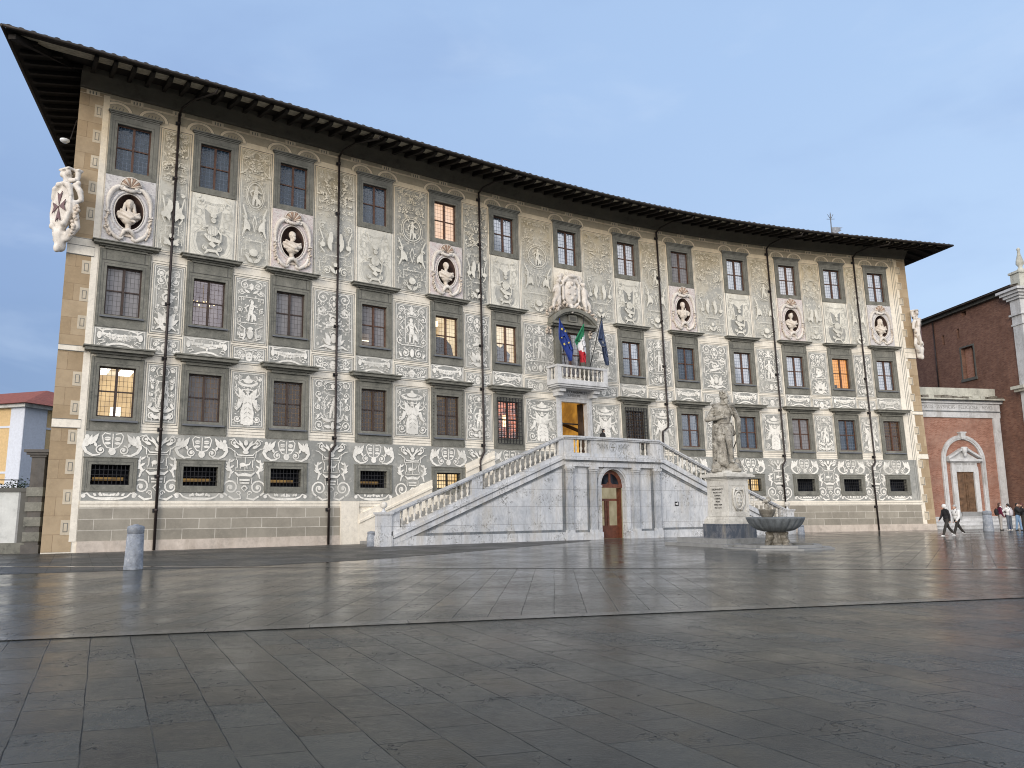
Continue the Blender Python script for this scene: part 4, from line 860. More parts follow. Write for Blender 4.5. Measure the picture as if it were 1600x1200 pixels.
def bust(i, label, hair, beard, turn, drape):
    s = SB[i]; T0 = frame(TF, s, -.06, 14.62, 0, 1.16); 
    B = thing('bust', T0((0,0,0)), label, 'bust', 'busts in the oval niches')
    c, si = math.cos(turn), math.sin(turn)
    def h(x, y, z): return (x*c+y*si, -x*si+y*c+.05, z)
    z = 1.02; P = [ell(h(0,0,z),(.135,.16,.185),-turn), cap(h(0,-.02,.74),h(0,0,.92),.085,.08), ell(h(0,.15,z-.02),(.022,.035,.05)), ell(h(0,.12,z+.045),(.07,.03,.02),-turn), ell(h(0,.13,z-.09),(.045,.03,.018),-turn), ell(h(0,.10,z-.14),(.05,.05,.04)), ell(h(-.055,.125,z+.01),(.02,.012,.01)), ell(h(.055,.125,z+.01),(.02,.012,.01))]
    for sg in (1,-1): P.append(ell(h(sg*.135,0,z-.01),(.02,.04,.05)))
    P += [ell((0,.02,.50),(.40,.20,.24)), ell((-.26,.02,.56),(.20,.16,.16)), ell((.26,.02,.56),(.20,.16,.16)), ell((0,.06,.36),(.27,.17,.20)), cap((0,.0,.05),(0,.02,.22),.09,.13)]
    if drape:
        P += [cap((-.38,.12,.62),(.05,.25,.40),.06,.07), cap((-.30,.16,.72),(.15,.26,.47),.05,.06), cap((.05,.25,.40),(.36,.15,.50),.07,.06), cap((-.34,.10,.42),(.20,.24,.28),.06,.05), cap((.36,.1,.68),(.10,.22,.42),.05,.05)]
    else: P += [cap((-.12,.14,.78),(-.04,.24,.34),.035,.03), cap((.12,.14,.78),(.04,.24,.34),.035,.03), cap((-.40,.1,.55),(-.34,.14,.40),.07,.06), cap((.40,.1,.55),(.34,.14,.40),.07,.06)]
    sculpt('body', P, 'bust_marble', T0, .020, 2, B)
    if hair == 'long': H = [ell(h(0,-.03,z+.07),(.165,.17,.16))]+[cap(h(sg*.15,-.02,z+.02),h(sg*.20,.02,z-.30),.065,.075) for sg in (1,-1)]
    elif hair == 'curl': H = [ell(h(.09*math.cos(k),-.04+.07*math.sin(k*2.1),z+.10+.05*math.sin(k*1.3)),(.06,.06,.055)) for k in range(9)]
    else: H = [ell(h(0,-.035,z+.045),(.142,.16,.165))]
    sculpt('hair', H, 'bust_marble', T0, .022, 2, B)
    if beard: sculpt('beard', [ell(h(0,.12,z-.14),(.075,.05,.07)), ell(h(0,.10,z-.20),(.05,.045,.07))], 'bust_marble', T0, .018, 1, B)
    mb = MB(T0); mb.lathe([(.13,-.28),(.15,-.24),(.10,-.16),(.07,-.06),(.09,.0),(.12,.06)],(0,.04,0),'fruit_marble',n=12); mb.box((-.17,-.1,-.36),(.17,.2,-.28),'fruit_marble',seg=0); mb.build('socle', B)
BUSTS = [(0,'violet_breccia','marble bust with long wavy hair in the leftmost oval niche','long',0,.0,1),
 (2,'pink_breccia','marble bust of a bearded man in the second oval niche from the left','short',1,.55,1),
 (4,'pink_breccia','marble bust in draped cloak in the niche under the peach lit window','short',0,.35,1),
 (8,'pink_breccia','bearded marble bust in armour in the first niche right of the balcony crest','short',1,-.1,0),
 (10,'pink_breccia','marble bust with curled hair in the second oval niche from the right','curl',0,-.35,1),
 (12,'violet_breccia','marble bust with long wig in the rightmost oval niche','long',0,.25,1)]
for i, bre, lab, hr, bd, tu, dr in BUSTS: niche(i, bre); bust(i, lab, hr, bd, tu, dr)

# ------------------------------------------------------------------ carved coats of arms
def corner_arms(s, yaw, flip):
    T0 = frame(TF, s, .0, 12.95, yaw)
    k = 1
    P = [ell((0,.30,2.1),(.62,.22,1.15)), cap((0,.3,.25),(0,.35,.8),.22,.30), cap((-.25,.3,.55),(-.48,.3,.95),.13,.10), cap((.25,.3,.55),(.48,.3,.95),.13,.10), ell((0,.45,.18),(.16,.14,.22))]
    for sg in (1,-1):
        P += [cap((sg*.10,.42,3.15),(sg*.46,.46,2.95),.12,.13), cap((sg*.46,.46,2.95),(sg*.58,.42,2.55),.13,.10), ell((sg*.20,.5,3.10),(.13,.12,.13)), cap((sg*.58,.42,2.4),(sg*.60,.42,1.8),.07,.08), cap((sg*.60,.42,1.8),(sg*.40,.46,1.25),.09,.11), ell((sg*.36,.52,1.20),(.14,.12,.14)), cap((sg*.4,.46,1.2),(sg*.12,.42,.95),.10,.13)]
        P += [cap((sg*.55,.22,3.05),(sg*.74,.12,2.75),.12,.14), cap((sg*.74,.12,2.75),(sg*.80,.06,2.35),.13,.10), cap((sg*.80,.08,2.35),(sg*.60,.22,2.2),.09,.10), cap((sg*.62,.25,2.2),(sg*.74,.10,1.1),.12,.12), cap((sg*.74,.1,1.1),(sg*.35,.25,.6),.12,.14), ell((sg*.70,.2,3.12),(.11,.11,.13)), cap((sg*.36,.15,3.35),(sg*.10,.2,3.35),.10,.12)]
    P += [cap((0,.24,3.3),(0,.24,3.6),.15,.20), bxx((0,.24,3.85),(.34,.24,.05)), ell((-.18,.36,3.65),(.14,.12,.16)), ell((.18,.36,3.65),(.14,.12,.16)), bxx((.42,.05,3.80),(.16,.14,.05)), bxx((-.42,.05,3.80),(.16,.14,.05)), cap((.4,.05,3.4),(.42,.05,3.7),.10,.13), cap((-.4,.05,3.4),(-.42,.05,3.7),.10,.13)]
    A = sculpt('coat_of_arms', P, 'coat_marble', T0, .04, 2, palace)
    mb = MB(T0)
    def cross(c, R_, y):
        for q in range(4):
            a = q*math.pi/2; pts = []
            for x, z in ((.03,0),(.95,.36),(.74,0),(.95,-.36)): pts.append((c[0]+R_*.62*(x*math.cos(a)-z*math.sin(a)), c[1]+R_*(x*math.sin(a)+z*math.cos(a))))
            mb.prism(pts, y, y+.03, 'order_red')
    cross((0,2.05),.72,.515); mb.build('maltese_cross', A)
    mb = MB(T0); r2 = random.Random(3)
    for sg in (1,-1):
        mb = MB(T0)
        for q in range(26): mb.ball((sg*(.82-.012*q+r2.uniform(-.10,.10)),.14+r2.uniform(-.02,.14),2.05-.055*q),r2.uniform(.07,.11),'fruit_marble',n=6)
        mb.build('fruit_swag', A)
corner_arms(SL, -R(58), 1); corner_arms(SR, math.pi/4, 1)
def centre_arms():
    T0 = frame(TF, -.15, .0, 13.9)
    P = [ell((0,.38,1.5),(.55,.22,.82)), cap((-.35,.3,2.35),(.35,.3,2.35),.22,.22), ell((0,.45,2.55),(.36,.24,.16)), cap((0,.45,.55),(0,.5,.2),.16,.10)]
    for sg in (1,-1):
        P += [cap((sg*.62,.42,2.1),(sg*.62,.42,1.0),.09,.10), cap((sg*.5,.42,.8),(sg*.2,.48,.55),.10,.10), cap((sg*.55,.40,2.2),(sg*.25,.44,2.5),.12,.12)]
        # winged boy leaning on the shield
        P += [ell((sg*.98,.42,2.12),(.15,.16,.18)), cap((sg*1.0,.38,1.92),(sg*1.02,.40,1.62),.12,.22), cap((sg*1.02,.40,1.62),(sg*1.06,.42,1.2),.22,.20), cap((sg*1.10,.42,1.15),(sg*1.38,.50,.72),.17,.13), cap((sg*1.38,.50,.72),(sg*1.42,.46,.25),.12,.08), cap((sg*.98,.44,1.1),(sg*1.02,.56,.62),.17,.12), cap((sg*1.02,.56,.62),(sg*1.10,.50,.2),.11,.08), cap((sg*1.18,.40,1.8),(sg*1.38,.42,1.4),.08,.07), cap((sg*.86,.42,1.8),(sg*.62,.50,2.0),.08,.06)]
        P += [cap((sg*.80,.3,2.2),(sg*.72,.30,2.62),.10,.12), cap((sg*.6,.3,2.6),(sg*.9,.3,2.45),.12,.10)]
    A = sculpt('coat_of_arms', P, 'coat_marble', T0, .035, 1, palace)
    mb = MB(T0); m = 'fruit_marble'
    for x, z in ((0,2.05),(-.24,1.8),(.24,1.8),(-.22,1.38),(.22,1.38),(0,1.08)): mb.ball((x,.56 if abs(x) < .1 else .52,z),.125,'coat_marble',n=10)
    mb.build('shield_ball', A)
    mb = MB(T0)
    for q in range(7): a = -.40+.8*q/6; mb.prism([(a-.05,2.62),(a+.05,2.62),(a*1.15,2.62+.26-abs(a)*.25)],.40,.46,'coat_marble')
    mb.build('crown_point', A)
    mb = MB(T0); r2 = random.Random(9)
    for sg in (1,-1):
        for q in range(44): t = q/43; mb.ball((sg*(.35+1.55*t+r2.uniform(-.08,.08)),.42+r2.uniform(-.12,.16),.62-.10*t-.62*t*t+r2.uniform(-.10,.14)),r2.uniform(.06,.115),m,n=6)
        for q in range(12): mb.ball((sg*1.62+r2.uniform(-.16,.16),.16+r2.uniform(0,.12),-1.0+r2.uniform(-.25,.25)),r2.uniform(.06,.10),m,n=6)
    mb.build('fruit_swag', A)
centre_arms()

# ------------------------------------------------------------------ central door, balcony window and balcony
s = 0.0
mb = MB(TF); m = 'pietra_serena'; w_ = .78
mb.box((-1.35,-.3,9.5),(-w_,.07,13.1),m,seg=0); mb.box((w_,-.3,9.5),(1.35,.07,13.1),m,seg=0); mb.box((-w_,-.3,12.85),(w_,.07,13.1),m,seg=0)
mb.box((-1.3,.07,9.5),(-1.0,.2,13.1),m,seg=0); mb.box((1.0,.07,9.5),(1.3,.2,13.1),m,seg=0)
W = mb.build('balcony_window', palace); sash(0, w_, 9.95, 12.85, W); pane(0, w_, 9.95, 12.85, W, 'glass_pale'); backing(0, w_, 9.95, 12.85, W, 'dim_interior'); curtain(0, w_, 9.95, 12.85, W, 'part')
mb = MB(TF)   # segmental pediment
def arcz(x, r, zc): return zc+math.sqrt(max(0,r*r-x*x))
for (a, b, r, zc, o) in ((0,.16,2.35,12.55,.62),):
    N = 16
    for k in range(N):
        x0 = -1.72+3.44*k/N; x1 = -1.72+3.44*(k+1)/N
        mb.prism([(x0,arcz(x0,2.35,12.0)),(x1,arcz(x1,2.35,12.0)),(x1,arcz(x1,2.12,12.0)),(x0,arcz(x0,2.12,12.0))],0,.62,m)
        mb.prism([(x0,arcz(x0,2.12,12.0)),(x1,arcz(x1,2.12,12.0)),(x1,arcz(x1,2.02,12.0)),(x0,arcz(x0,2.02,12.0))],0,.50,m)
mb.box((-1.75,0,13.22),(1.75,.60,13.36),m,seg=0); mb.box((-1.6,0,13.1),(1.6,.40,13.22),m,seg=0); mb.prism([(-1.5,13.36),(1.5,13.36),(.9,13.95),(0,14.1),(-.9,13.95)],0,.2,m)
mb.box((-.32,.2,13.5),(.32,.34,13.95),m,seg=0); mb.box((-.22,.34,13.6),(.22,.36,13.85),'pietra_dark',seg=0)
mb.build('pediment', W)
bal = MB(TF); m = 'trim_marble'; b0, b1, dep = -1.98, 1.92, 1.22
bal.box((b0,0,9.26),(b1,dep,9.38),m,seg=0); bal.box((b0+.08,0,9.14),(b1-.08,dep-.08,9.26),m,seg=0); bal.box((b0+.2,0,9.06),(b1-.2,dep-.22,9.14),m,seg=0)
bal.box((b0+.02,dep-.30,9.38),(b1-.02,dep-.02,9.56),m,seg=0); bal.box((b0+.02,0,9.38),(b0+.30,dep-.3,9.56),m,seg=0); bal.box((b1-.30,0,9.38),(b1-.02,dep-.3,9.56),m,seg=0)
bal.box((b0,dep-.32,10.32),(b1,dep,10.45),m,seg=0); bal.box((b0,0,10.32),(b0+.32,dep-.32,10.45),m,seg=0); bal.box((b1-.32,0,10.32),(b1,dep-.32,10.45),m,seg=0)
for x in (b0+.03, b1-.33): bal.box((x,dep-.31,9.56),(x+.30,dep-.03,10.32),m,seg=0)
for x in (b0+.05, b1-.27): bal.box((x,0,9.56),(x+.22,.22,10.32),m,seg=0)
BAL = bal.build('balcony', palace)
for x in (-1.35, 1.25):
    mb = MB(TF); mb.box((x-.19,0,8.62),(x+.19,.62,8.85),m,seg=0); mb.box((x-.22,0,8.85),(x+.22,.85,9.06),m,seg=0); mb.build('bracket', BAL)
bp = [(.075,0),(.075,.05),(.045,.08),(.04,.12),(.075,.24),(.08,.30),(.045,.40),(.035,.44),(.055,.47),(.055,.49),(.035,.52),(.065,.66),(.07,.70),(.05,.74),(.075,.745),(.075,.78)]
def lathe_mesh(name, prof, m, n=10, k=1.0):
    b = MB(TID); b.lathe([(r*k, z*k) for r, z in prof], (0,0,0), m, n=n); o = b.build(name); me = o.data; bpy.data.objects.remove(o); return me
bal_me = lathe_mesh('baluster', bp, 'baluster_marble', 10, .975)
def put_child(name, me, pos, par):
    o = bpy.data.objects.new(name, me); C.objects.link(o); o.parent = par; o.location = Vector(pos)-root_loc(par); return o
for k in range(10): put_child('baluster', bal_me, TF((-1.50+.335*k, dep-.17, 9.56)), BAL)
for k in range(2):
    put_child('baluster', bal_me, TF((b0+.17, .38+.30*k, 9.56)), BAL); put_child('baluster', bal_me, TF((b1-.17, .38+.30*k, 9.56)), BAL)
mb = MB(TF)
mb.box((-1.34,-.32,4.79),(-.98,.10,8.33),m,seg=0); mb.box((.98,-.32,4.79),(1.34,.10,8.33),m,seg=0); mb.box((-1.34,-.32,8.33),(1.34,.10,8.55),m,seg=0)
mb.box((-1.38,.0,8.55),(1.38,.14,8.63),m,seg=0); mb.box((-1.16,.10,4.8),(-1.08,.14,8.5),m,seg=0); mb.box((1.08,.10,4.8),(1.16,.14,8.5),m,seg=0); mb.box((-1.15,.0,8.63),(1.05,.06,9.10),m,seg=0)
D = mb.build('doorway', palace)
Tt = frame(TF, -.05, .06, 8.94); text('inscription', 'SCUOLA NORMALE', .215, 'letter_dark', frame(TF,.02,.06,8.95), D, depth=.006, squash=.92); text('inscription', 'SUPERIORE', .215, 'letter_dark', frame(TF,.02,.06,8.74), D, depth=.006, squash=.92)
mb = MB(TF)  # hall behind the door; its walls emit their own glow as lamplight
a, b, o0, o1, z0, z1 = -1.25, 1.25, -.33, -5.2, 4.79, 9.0
mb.add([(a,o1,z0),(b,o1,z0),(b,o1,z1),(a,o1,z1)], [(0,1,2,3)], 'lit_hall'); mb.add([(a,o0,z0),(a,o1,z0),(a,o1,z1),(a,o0,z1)], [(0,1,2,3)], 'lit_hall'); mb.add([(b,o0,z0),(b,o1,z0),(b,o1,z1),(b,o0,z1)], [(0,1,2,3)], 'lit_hall')
mb.add([(a,o0,z1),(b,o0,z1),(b,o1,z1),(a,o1,z1)], [(0,1,2,3)], 'lit_hall_bright'); mb.add([(a,o0,z0),(b,o0,z0),(b,o1,z0),(a,o1,z0)], [(0,1,2,3)], 'dim_brown'); mb.build('hall_interior', D)
mb = MB(TF); mb.box((-.98,-.9,7.02),(.98,-.8,7.10),'iron',seg=0); mb.build('transom', D)
mb = MB(TF); mb.box((.80,-.75,4.79),(.97,-.34,8.33),'dim_brown',seg=0); mb.build('door_leaf', D)
mb = MB(TF); mb.box((1.16,-4.6,4.79),(1.24,-.5,6.2),'lit_hall_bright',seg=0); mb.add([(1.20,-.6,6.35),(1.20,-4.0,7.5),(1.20,-4.0,7.75),(1.20,-.6,6.60)], [(0,1,2,3)], 'dim_brown'); mb.build('stair_rail', D)
mb = MB(TF); mb.box((-.95,-1.2,7.20),(-.48,-1.1,7.50),'tube_glow',seg=0); mb.build('lamp', D)
# ------------------------------------------------------------------ roof, eaves, gutter, downpipes
def TR(p): return TG((p[0], p[1]-.763, p[2]))      # the roof sits on the leaning wall head
OV, ZE = 3.0, 21.36; EL, ER = SL-3.0, SR+1.75; OB = -16.2
def SEL(o): return EL+SK*(OV-o)
def roofz(s, o): return ZE+.05+.25*min(OV-o, o-OB, s-SEL(o), ER-s)
mb = MB(TR)
ns, no = 90, 22; P = []
for i in range(ns+1):
    for j in range(no+1):
        o_ = OV+(OB-OV)*j/no; s_ = SEL(o_)+(ER-SEL(o_))*i/ns; P.append((s_, o_, roofz(s_, o_)))
mb.add(P, [(i*(no+1)+j, i*(no+1)+j+1, (i+1)*(no+1)+j+1, (i+1)*(no+1)+j) for i in range(ns) for j in range(no)], 'roof_tile')
roof = mb.build('roof', palace)
mb = MB(TR); s_ = EL+.15     # cover tiles: rows of half-round clay tiles up the slope
def cover(s_, o_a, o_b, jit):
    P = []; n = 6; st = 5; L = [(o_a+(o_b-o_a)*q/st) for q in range(st+1)]
    for o_ in L:
        for q in range(n+1): t = math.pi*q/n; P.append((s_+.13*math.cos(t), o_, roofz(s_, min(OV,o_))+.01+(.075+jit*.6)*math.sin(t)))
    F = [(a*(n+1)+q, a*(n+1)+q+1, (a+1)*(n+1)+q+1, (a+1)*(n+1)+q) for a in range(st) for q in range(n)]+[tuple(range(n+1))]
    mb.add(P, F, 'roof_tile')
while s_ < ER:
    cover(s_, OV+.10, OV-max(.1,min(6.0, (s_-EL)/(1+SK), ER-s_)), rng.uniform(-.02,.04)); s_ += .43
mb.build('cover_tile', roof)
def soffz(o): return ZE-.02+.24*(OV-o)
def strip_soffit(o0, o1, m, nm):
    mb = MB(TR); n = 70; P = []
    for i in range(n+1):
        t = i/n; P += [(SEL(o0)+(ER-SEL(o0))*t,o0,soffz(o0)),(SEL(o1)+(ER-SEL(o1))*t,o1,soffz(o1))]
    mb.add(P, [(2*i,2*i+1,2*i+3,2*i+2) for i in range(n)], m); mb.build(nm, roof)
strip_soffit(OV, OV-.40, 'soffit_board_shade', 'soffit'); strip_soffit(OV-.40, OV-1.30, 'soffit_tile', 'soffit'); strip_soffit(OV-1.30, -.1, 'soffit_board_shade', 'soffit')  # one pale tile strip; the rest coloured dark as eave shade
def side(left):
    mb = MB(TR); P = []; n = 14
    for j in range(n+1):
        o_ = OV+(OB-OV)*j/n; e = SEL(o_) if left else ER; w_ = SWL(min(o_,0))+.02 if left else SR-.02
        if o_ > 0: w_ = min(w_, e+(OV-o_)) if left else max(w_, e-(OV-o_))
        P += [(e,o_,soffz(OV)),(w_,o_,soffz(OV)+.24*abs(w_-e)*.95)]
    mb.add(P, [(2*j,2*j+1,2*j+3,2*j+2) for j in range(n)], 'soffit_board_shade'); mb.build('side_soffit', roof)
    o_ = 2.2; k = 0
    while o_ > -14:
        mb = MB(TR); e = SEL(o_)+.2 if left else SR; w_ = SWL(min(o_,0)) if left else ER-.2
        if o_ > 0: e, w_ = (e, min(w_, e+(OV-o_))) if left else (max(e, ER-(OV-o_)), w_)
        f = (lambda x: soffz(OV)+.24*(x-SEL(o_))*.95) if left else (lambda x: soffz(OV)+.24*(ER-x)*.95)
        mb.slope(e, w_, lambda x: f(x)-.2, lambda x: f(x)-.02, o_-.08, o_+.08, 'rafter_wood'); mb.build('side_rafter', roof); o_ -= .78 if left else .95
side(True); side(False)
# cove at the wall head
mb = MB(TF); prof = [(0,21.12),(.10,21.14),(.12,21.22),(.20,21.34),(.34,21.52),(.52,21.72),(.62,21.92),(0,22.1)]
P = []; n = 64
for i in range(n+1):
    s_ = SL-.02+(SR-SL+.04)*i/n; P += [(s_, o_, z) for o_, z in prof]
L = len(prof); mb.add(P, [(i*L+j, i*L+(j+1)%L, (i+1)*L+(j+1)%L, (i+1)*L+j) for i in range(n) for j in range(L)]+[tuple(range(L)), tuple(n*L+j for j in range(L))], 'cove_grey'); mb.build('cornice', palace)
# rafters: a shaped beam end every .76 m
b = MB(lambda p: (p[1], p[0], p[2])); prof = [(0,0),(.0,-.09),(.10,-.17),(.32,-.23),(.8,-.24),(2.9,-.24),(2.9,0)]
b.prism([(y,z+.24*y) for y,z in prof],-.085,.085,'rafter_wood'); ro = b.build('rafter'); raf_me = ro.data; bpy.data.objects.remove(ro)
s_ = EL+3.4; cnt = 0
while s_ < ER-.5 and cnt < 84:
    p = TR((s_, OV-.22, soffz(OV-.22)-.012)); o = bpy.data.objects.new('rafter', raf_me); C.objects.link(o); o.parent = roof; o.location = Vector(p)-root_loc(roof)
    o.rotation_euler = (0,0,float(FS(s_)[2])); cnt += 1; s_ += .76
mb = MB(TR); p0 = (EL+.25, OV-.2); 
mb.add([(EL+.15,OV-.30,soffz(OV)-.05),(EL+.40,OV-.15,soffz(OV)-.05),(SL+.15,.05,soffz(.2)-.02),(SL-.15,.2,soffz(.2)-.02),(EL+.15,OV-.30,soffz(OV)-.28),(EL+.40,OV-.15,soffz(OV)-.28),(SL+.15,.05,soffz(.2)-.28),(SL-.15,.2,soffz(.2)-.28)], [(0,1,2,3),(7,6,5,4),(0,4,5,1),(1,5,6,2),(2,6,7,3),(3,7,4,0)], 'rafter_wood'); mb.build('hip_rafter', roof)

# gutter
mb = MB(TR)
def gut(path_pts): mb.tube(path_pts, .075, 'copper_gutter', n=8)
gut([(EL-.05+(ER-EL+.1)*k/60, OV+.10, ZE+.02) for k in range(61)]); gut([(SEL(OV+.1+(OB-OV)*k/8)-.08, OV+.1+(OB-OV)*k/8, ZE+.02) for k in range(9)]); gut([(ER+.08, OV+.1+(OB-OV)*k/8, ZE+.02) for k in range(9)])
mb.build('gutter', roof)
PIPES = [(-23.91,0.0,None),(-15.66,0.0,4.75),(-6.65,2.95,4.6),(7.38,6.75,None),(16.93,1.65,4.75),(24.6,0.0,4.75)]
for s_, zb, kink in PIPES:
    mb = MB(TF); r = .062
    path = [(s_+1.15,2.95,ZE+.0),(s_+1.1,2.80,ZE-.25),(s_+.45,1.35,21.30),(s_+.05,.55,21.10),(s_,.18,20.9)]
    mb.tube(path, r, 'copper_gutter', n=7)
    q = [(s_,.14,20.95)]
    if kink: q += [(s_,.14,5.15),(s_,.16,5.0),(s_-.28,.16,kink-.12),(s_-.28,.14,kink-.3),(s_-.28,.14,max(zb,0.03))]
    elif abs(s_-7.38) < .01: q += [(s_,.14,7.3),(s_-.05,.14,7.05),(s_-.5,.14,6.75),(s_-.55,.14,3.0)]
    else: q += [(s_,.14,4.9),(s_-.18,.14,4.2),(s_-.20,.14,3.9),(s_-.20,.14,.03)] if False else [(s_,.14,.03)]
    mb.tube(q, r, 'pipe_metal', n=8)
    for z in (1.7,3.2,5.3,8.6,11.2,14.4,17.5,20.4):
        if z > zb+.3: x = s_-.28 if (kink and z < 4.6) else s_; mb.lathe([(r+.022,0),(r+.022,.12)],(x,.14,z),'pipe_metal',n=8); mb.box((x-.012,.0,z+.03),(x+.012,.1,z+.09),'pipe_metal',seg=0); mb.box((x-.14,.03,z-.04),(x-.05,.10,z+.13),'iron',seg=0)
    mb.build('downpipe', palace)
# vent disc under the left eaves and weather vane on the ridge
V = thing('floodlight', TF((SL-.35,-1.3,18.6)), 'small round white floodlight on a bracket at the left corner under the eaves', 'floodlight')
mb = MB(TF); mb.lathe([(.02,-.10),(.12,-.08),(.20,.0),(.20,.06),(.02,.08)],(SL-.42,-.6,18.55),'white_lamp',n=14); mb.build('lamp_head', V)
mb = MB(TF); mb.tube([(SL-.02,-.6,19.7),(SL-.20,-.6,18.7),(SL-.36,-.6,18.6)],.02,'pipe_metal',n=6); mb.build('bracket', V)
wv = (28.0, 66.0, 25.6)
WV = thing('weather_vane', (27.85,64.6,24.2), 'small pale weather vane with pennant and spiky top above the right part of the roof', 'weather vane')
mb = MB(place(27.85,64.6,0)); mb.tube([(0,0,24.2),(0,0,27.0)],.05,'lead_sill',n=6); 
for k in range(5): a = math.pi*k/4; mb.tube([(0,0,26.5),(.34*math.cos(a),0,26.52+.6*math.sin(a))],.024,'lead_sill',n=5)
mb.build('pole', WV)
mb = MB(place(27.85,64.6,0)); mb.prism([(.05,25.75),(.4,25.78),(.98,25.72),(.68,25.60),(.88,25.50),(.5,25.26),(.3,25.10),(.05,25.15)],-.02,.02,'bollard_stone'); mb.build('pennant', WV)

# ------------------------------------------------------------------ double staircase
ST = thing('staircase', TG((0,3.75,0)), 'white marble double staircase with balustrades rising to the main door over an arched passage', 'staircase')
FO = 3.75; LX0, LX1 = -3.62, 3.42; ZL = 4.78            # landing
NL, NR = -14.55, 14.0                                     # newels
zl = lambda x: .60+(ZL-.10-.60)*(x-(NL+.5))/(LX0-(NL+.5))   # top of stringer, left flight
zr = lambda x: .60+(ZL-.10-.60)*((NR-.5)-x)/((NR-.5)-LX1)
m = 'white_marble'
mb = MB(TG)
mb.slope(NL+.25, LX0+.02, lambda x: 0.0, lambda x: max(.05,zl(x)-.50), FO-.42, FO-.10, m, seg=.5); mb.build('wall', ST); mb = MB(TG); mb.slope(LX1-.02, NR-.25, lambda x: 0.0, lambda x: max(.05,zr(x)-.50), FO-.42, FO-.10, m, seg=.5)
mb.build('wall', ST)
mb = MB(TG)
mb.box((NL+.25,FO-.1,0),(LX0,FO+.0,.45),m); mb.build('plinth', ST); mb = MB(TG); mb.box((LX1,FO-.1,0),(NR-.25,FO+.0,.45),m); mb.build('plinth', ST)
for z_, a, b, c0, c1 in ((zl,NL+.4,LX0,NL+1.6,LX0),(zr,LX1,NR-.4,LX1,NR-1.6)):
    mb = MB(TG); mb.box((c0,FO-.1,.45),(c1,FO-.045,.58),'grey_marble'); mb.build('grey_band', ST)
    mb = MB(TG); mb.slope(a, b, lambda x: max(.0,z_(x)-.64), lambda x: max(.02,z_(x)-.50), FO-.1, FO-.05, 'grey_marble', seg=.5); mb.build('grey_band', ST)
    mb = MB(TG)
    mb.slope(a, b, lambda x: max(.0,z_(x)-.50), lambda x: max(.02,z_(x)-.22), FO-.42, FO+.02, m, seg=.5)
    mb.slope(a, b, lambda x: max(.02,z_(x)-.22), lambda x: max(.03,z_(x)-.17), FO-.42, FO+.055, 'grey_marble', seg=.5)
    mb.slope(a, b, lambda x: max(.02,z_(x)-.17), lambda x: max(.04,z_(x)-.02), FO-.42, FO+.09, m, seg=.5)
    mb.slope(a, b, lambda x: max(.04,z_(x)-.02), lambda x: max(.2,z_(x)+.16), FO-.38, FO-.0, m, seg=.5)
    mb.build('stringer', ST)
for z_, a, b in ((zl,NL+.25,LX0),(zr,LX1,NR-.25)):
    mb = MB(TG)
    mb.slope(a, b, lambda x: z_(x)+.93, lambda x: z_(x)+1.00, FO-.34, FO+.0, m, seg=.5)
    mb.slope(a, b, lambda x: z_(x)+1.00, lambda x: z_(x)+1.09, FO-.38, FO+.05, m, seg=.5)
    mb.build('handrail', ST)
def solid(x0, x1, z_): 
    mb = MB(TG); mb.slope(x0, x1, lambda x: z_(x)+.15, lambda x: z_(x)+.94, FO-.34, FO-.04, m, seg=.5); mb.build('balustrade_block', ST)
solid(NL+.25,NL+.75,zl); solid(-9.75,-9.1,zl); solid(-4.05,-3.62,zl); solid(3.42,3.85,zr); solid(8.6,9.2,zr); solid(NR-.75,NR-.25,zr)
def balrow(x0, x1, z_, n):
    for k in range(n): x = x0+(x1-x0)*(k+.5)/n; put_child('baluster', bal_me, TG((x, FO-.20, z_(x)+.155)), ST)
balrow(NL+.75,-9.75,zl,12); balrow(-9.1,-4.05,zl,15); balrow(3.85,8.6,zr,13); balrow(9.2,NR-.75,zr,11)
for x0, x1, lab in ((NL-.28,NL+.28,0),(NR-.28,NR+.28,1)):
    mb = MB(TG); c = (x0+x1)/2
    mb.box((x0-.04,FO-.62,0),(x1+.04,FO+.08,.50),m,seg=0); mb.box((x0,FO-.58,.50),(x1,FO+.04,1.45),m,seg=0); mb.box((x0-.03,FO-.61,1.45),(x1+.03,FO+.07,1.52),m,seg=0); mb.box((x0-.07,FO-.65,1.52),(x1+.07,FO+.11,1.60),m,seg=0)
    mb.lathe([(.15,0),(.10,.04),(.06,.08),(.055,.16),(.08,.19)],(c,FO-.26,1.60),m,n=14); mb.ball((c,FO-.26,1.93),.17,'baluster_marble',n=16); mb.build('newel', ST)
# landing front
mb = MB(TG); ay = FO-.10; cx = -.10; hw = .93; zs = 3.02
mb.box((LX0,ay-.32,0),(cx-hw,ay,4.05),m); mb.box((cx+hw,ay-.32,0),(LX1,ay,4.05),m)
N = 16
for k in range(N):
    a0, a1 = math.pi*k/N, math.pi*(k+1)/N; p0 = (cx+hw*math.cos(a0), zs+hw*math.sin(a0)); p1 = (cx+hw*math.cos(a1), zs+hw*math.sin(a1)); mb.prism([p1,p0,(p0[0],4.05),(p1[0],4.05)],ay-.32,ay,m)
mb.build('landing_wall', ST)
mb = MB(TG); P = []
for k in range(N):
    a0, a1 = math.pi*k/N, math.pi*(k+1)/N
    for r0, r1, d in ((hw,hw+.10,.05),(hw+.10,hw+.30,.09)):
        mb.prism([(cx+r0*math.cos(a0),zs+r0*math.sin(a0)),(cx+r1*math.cos(a0),zs+r1*math.sin(a0)),(cx+r1*math.cos(a1),zs+r1*math.sin(a1)),(cx+r0*math.cos(a1),zs+r0*math.sin(a1))],ay,ay+d,m)
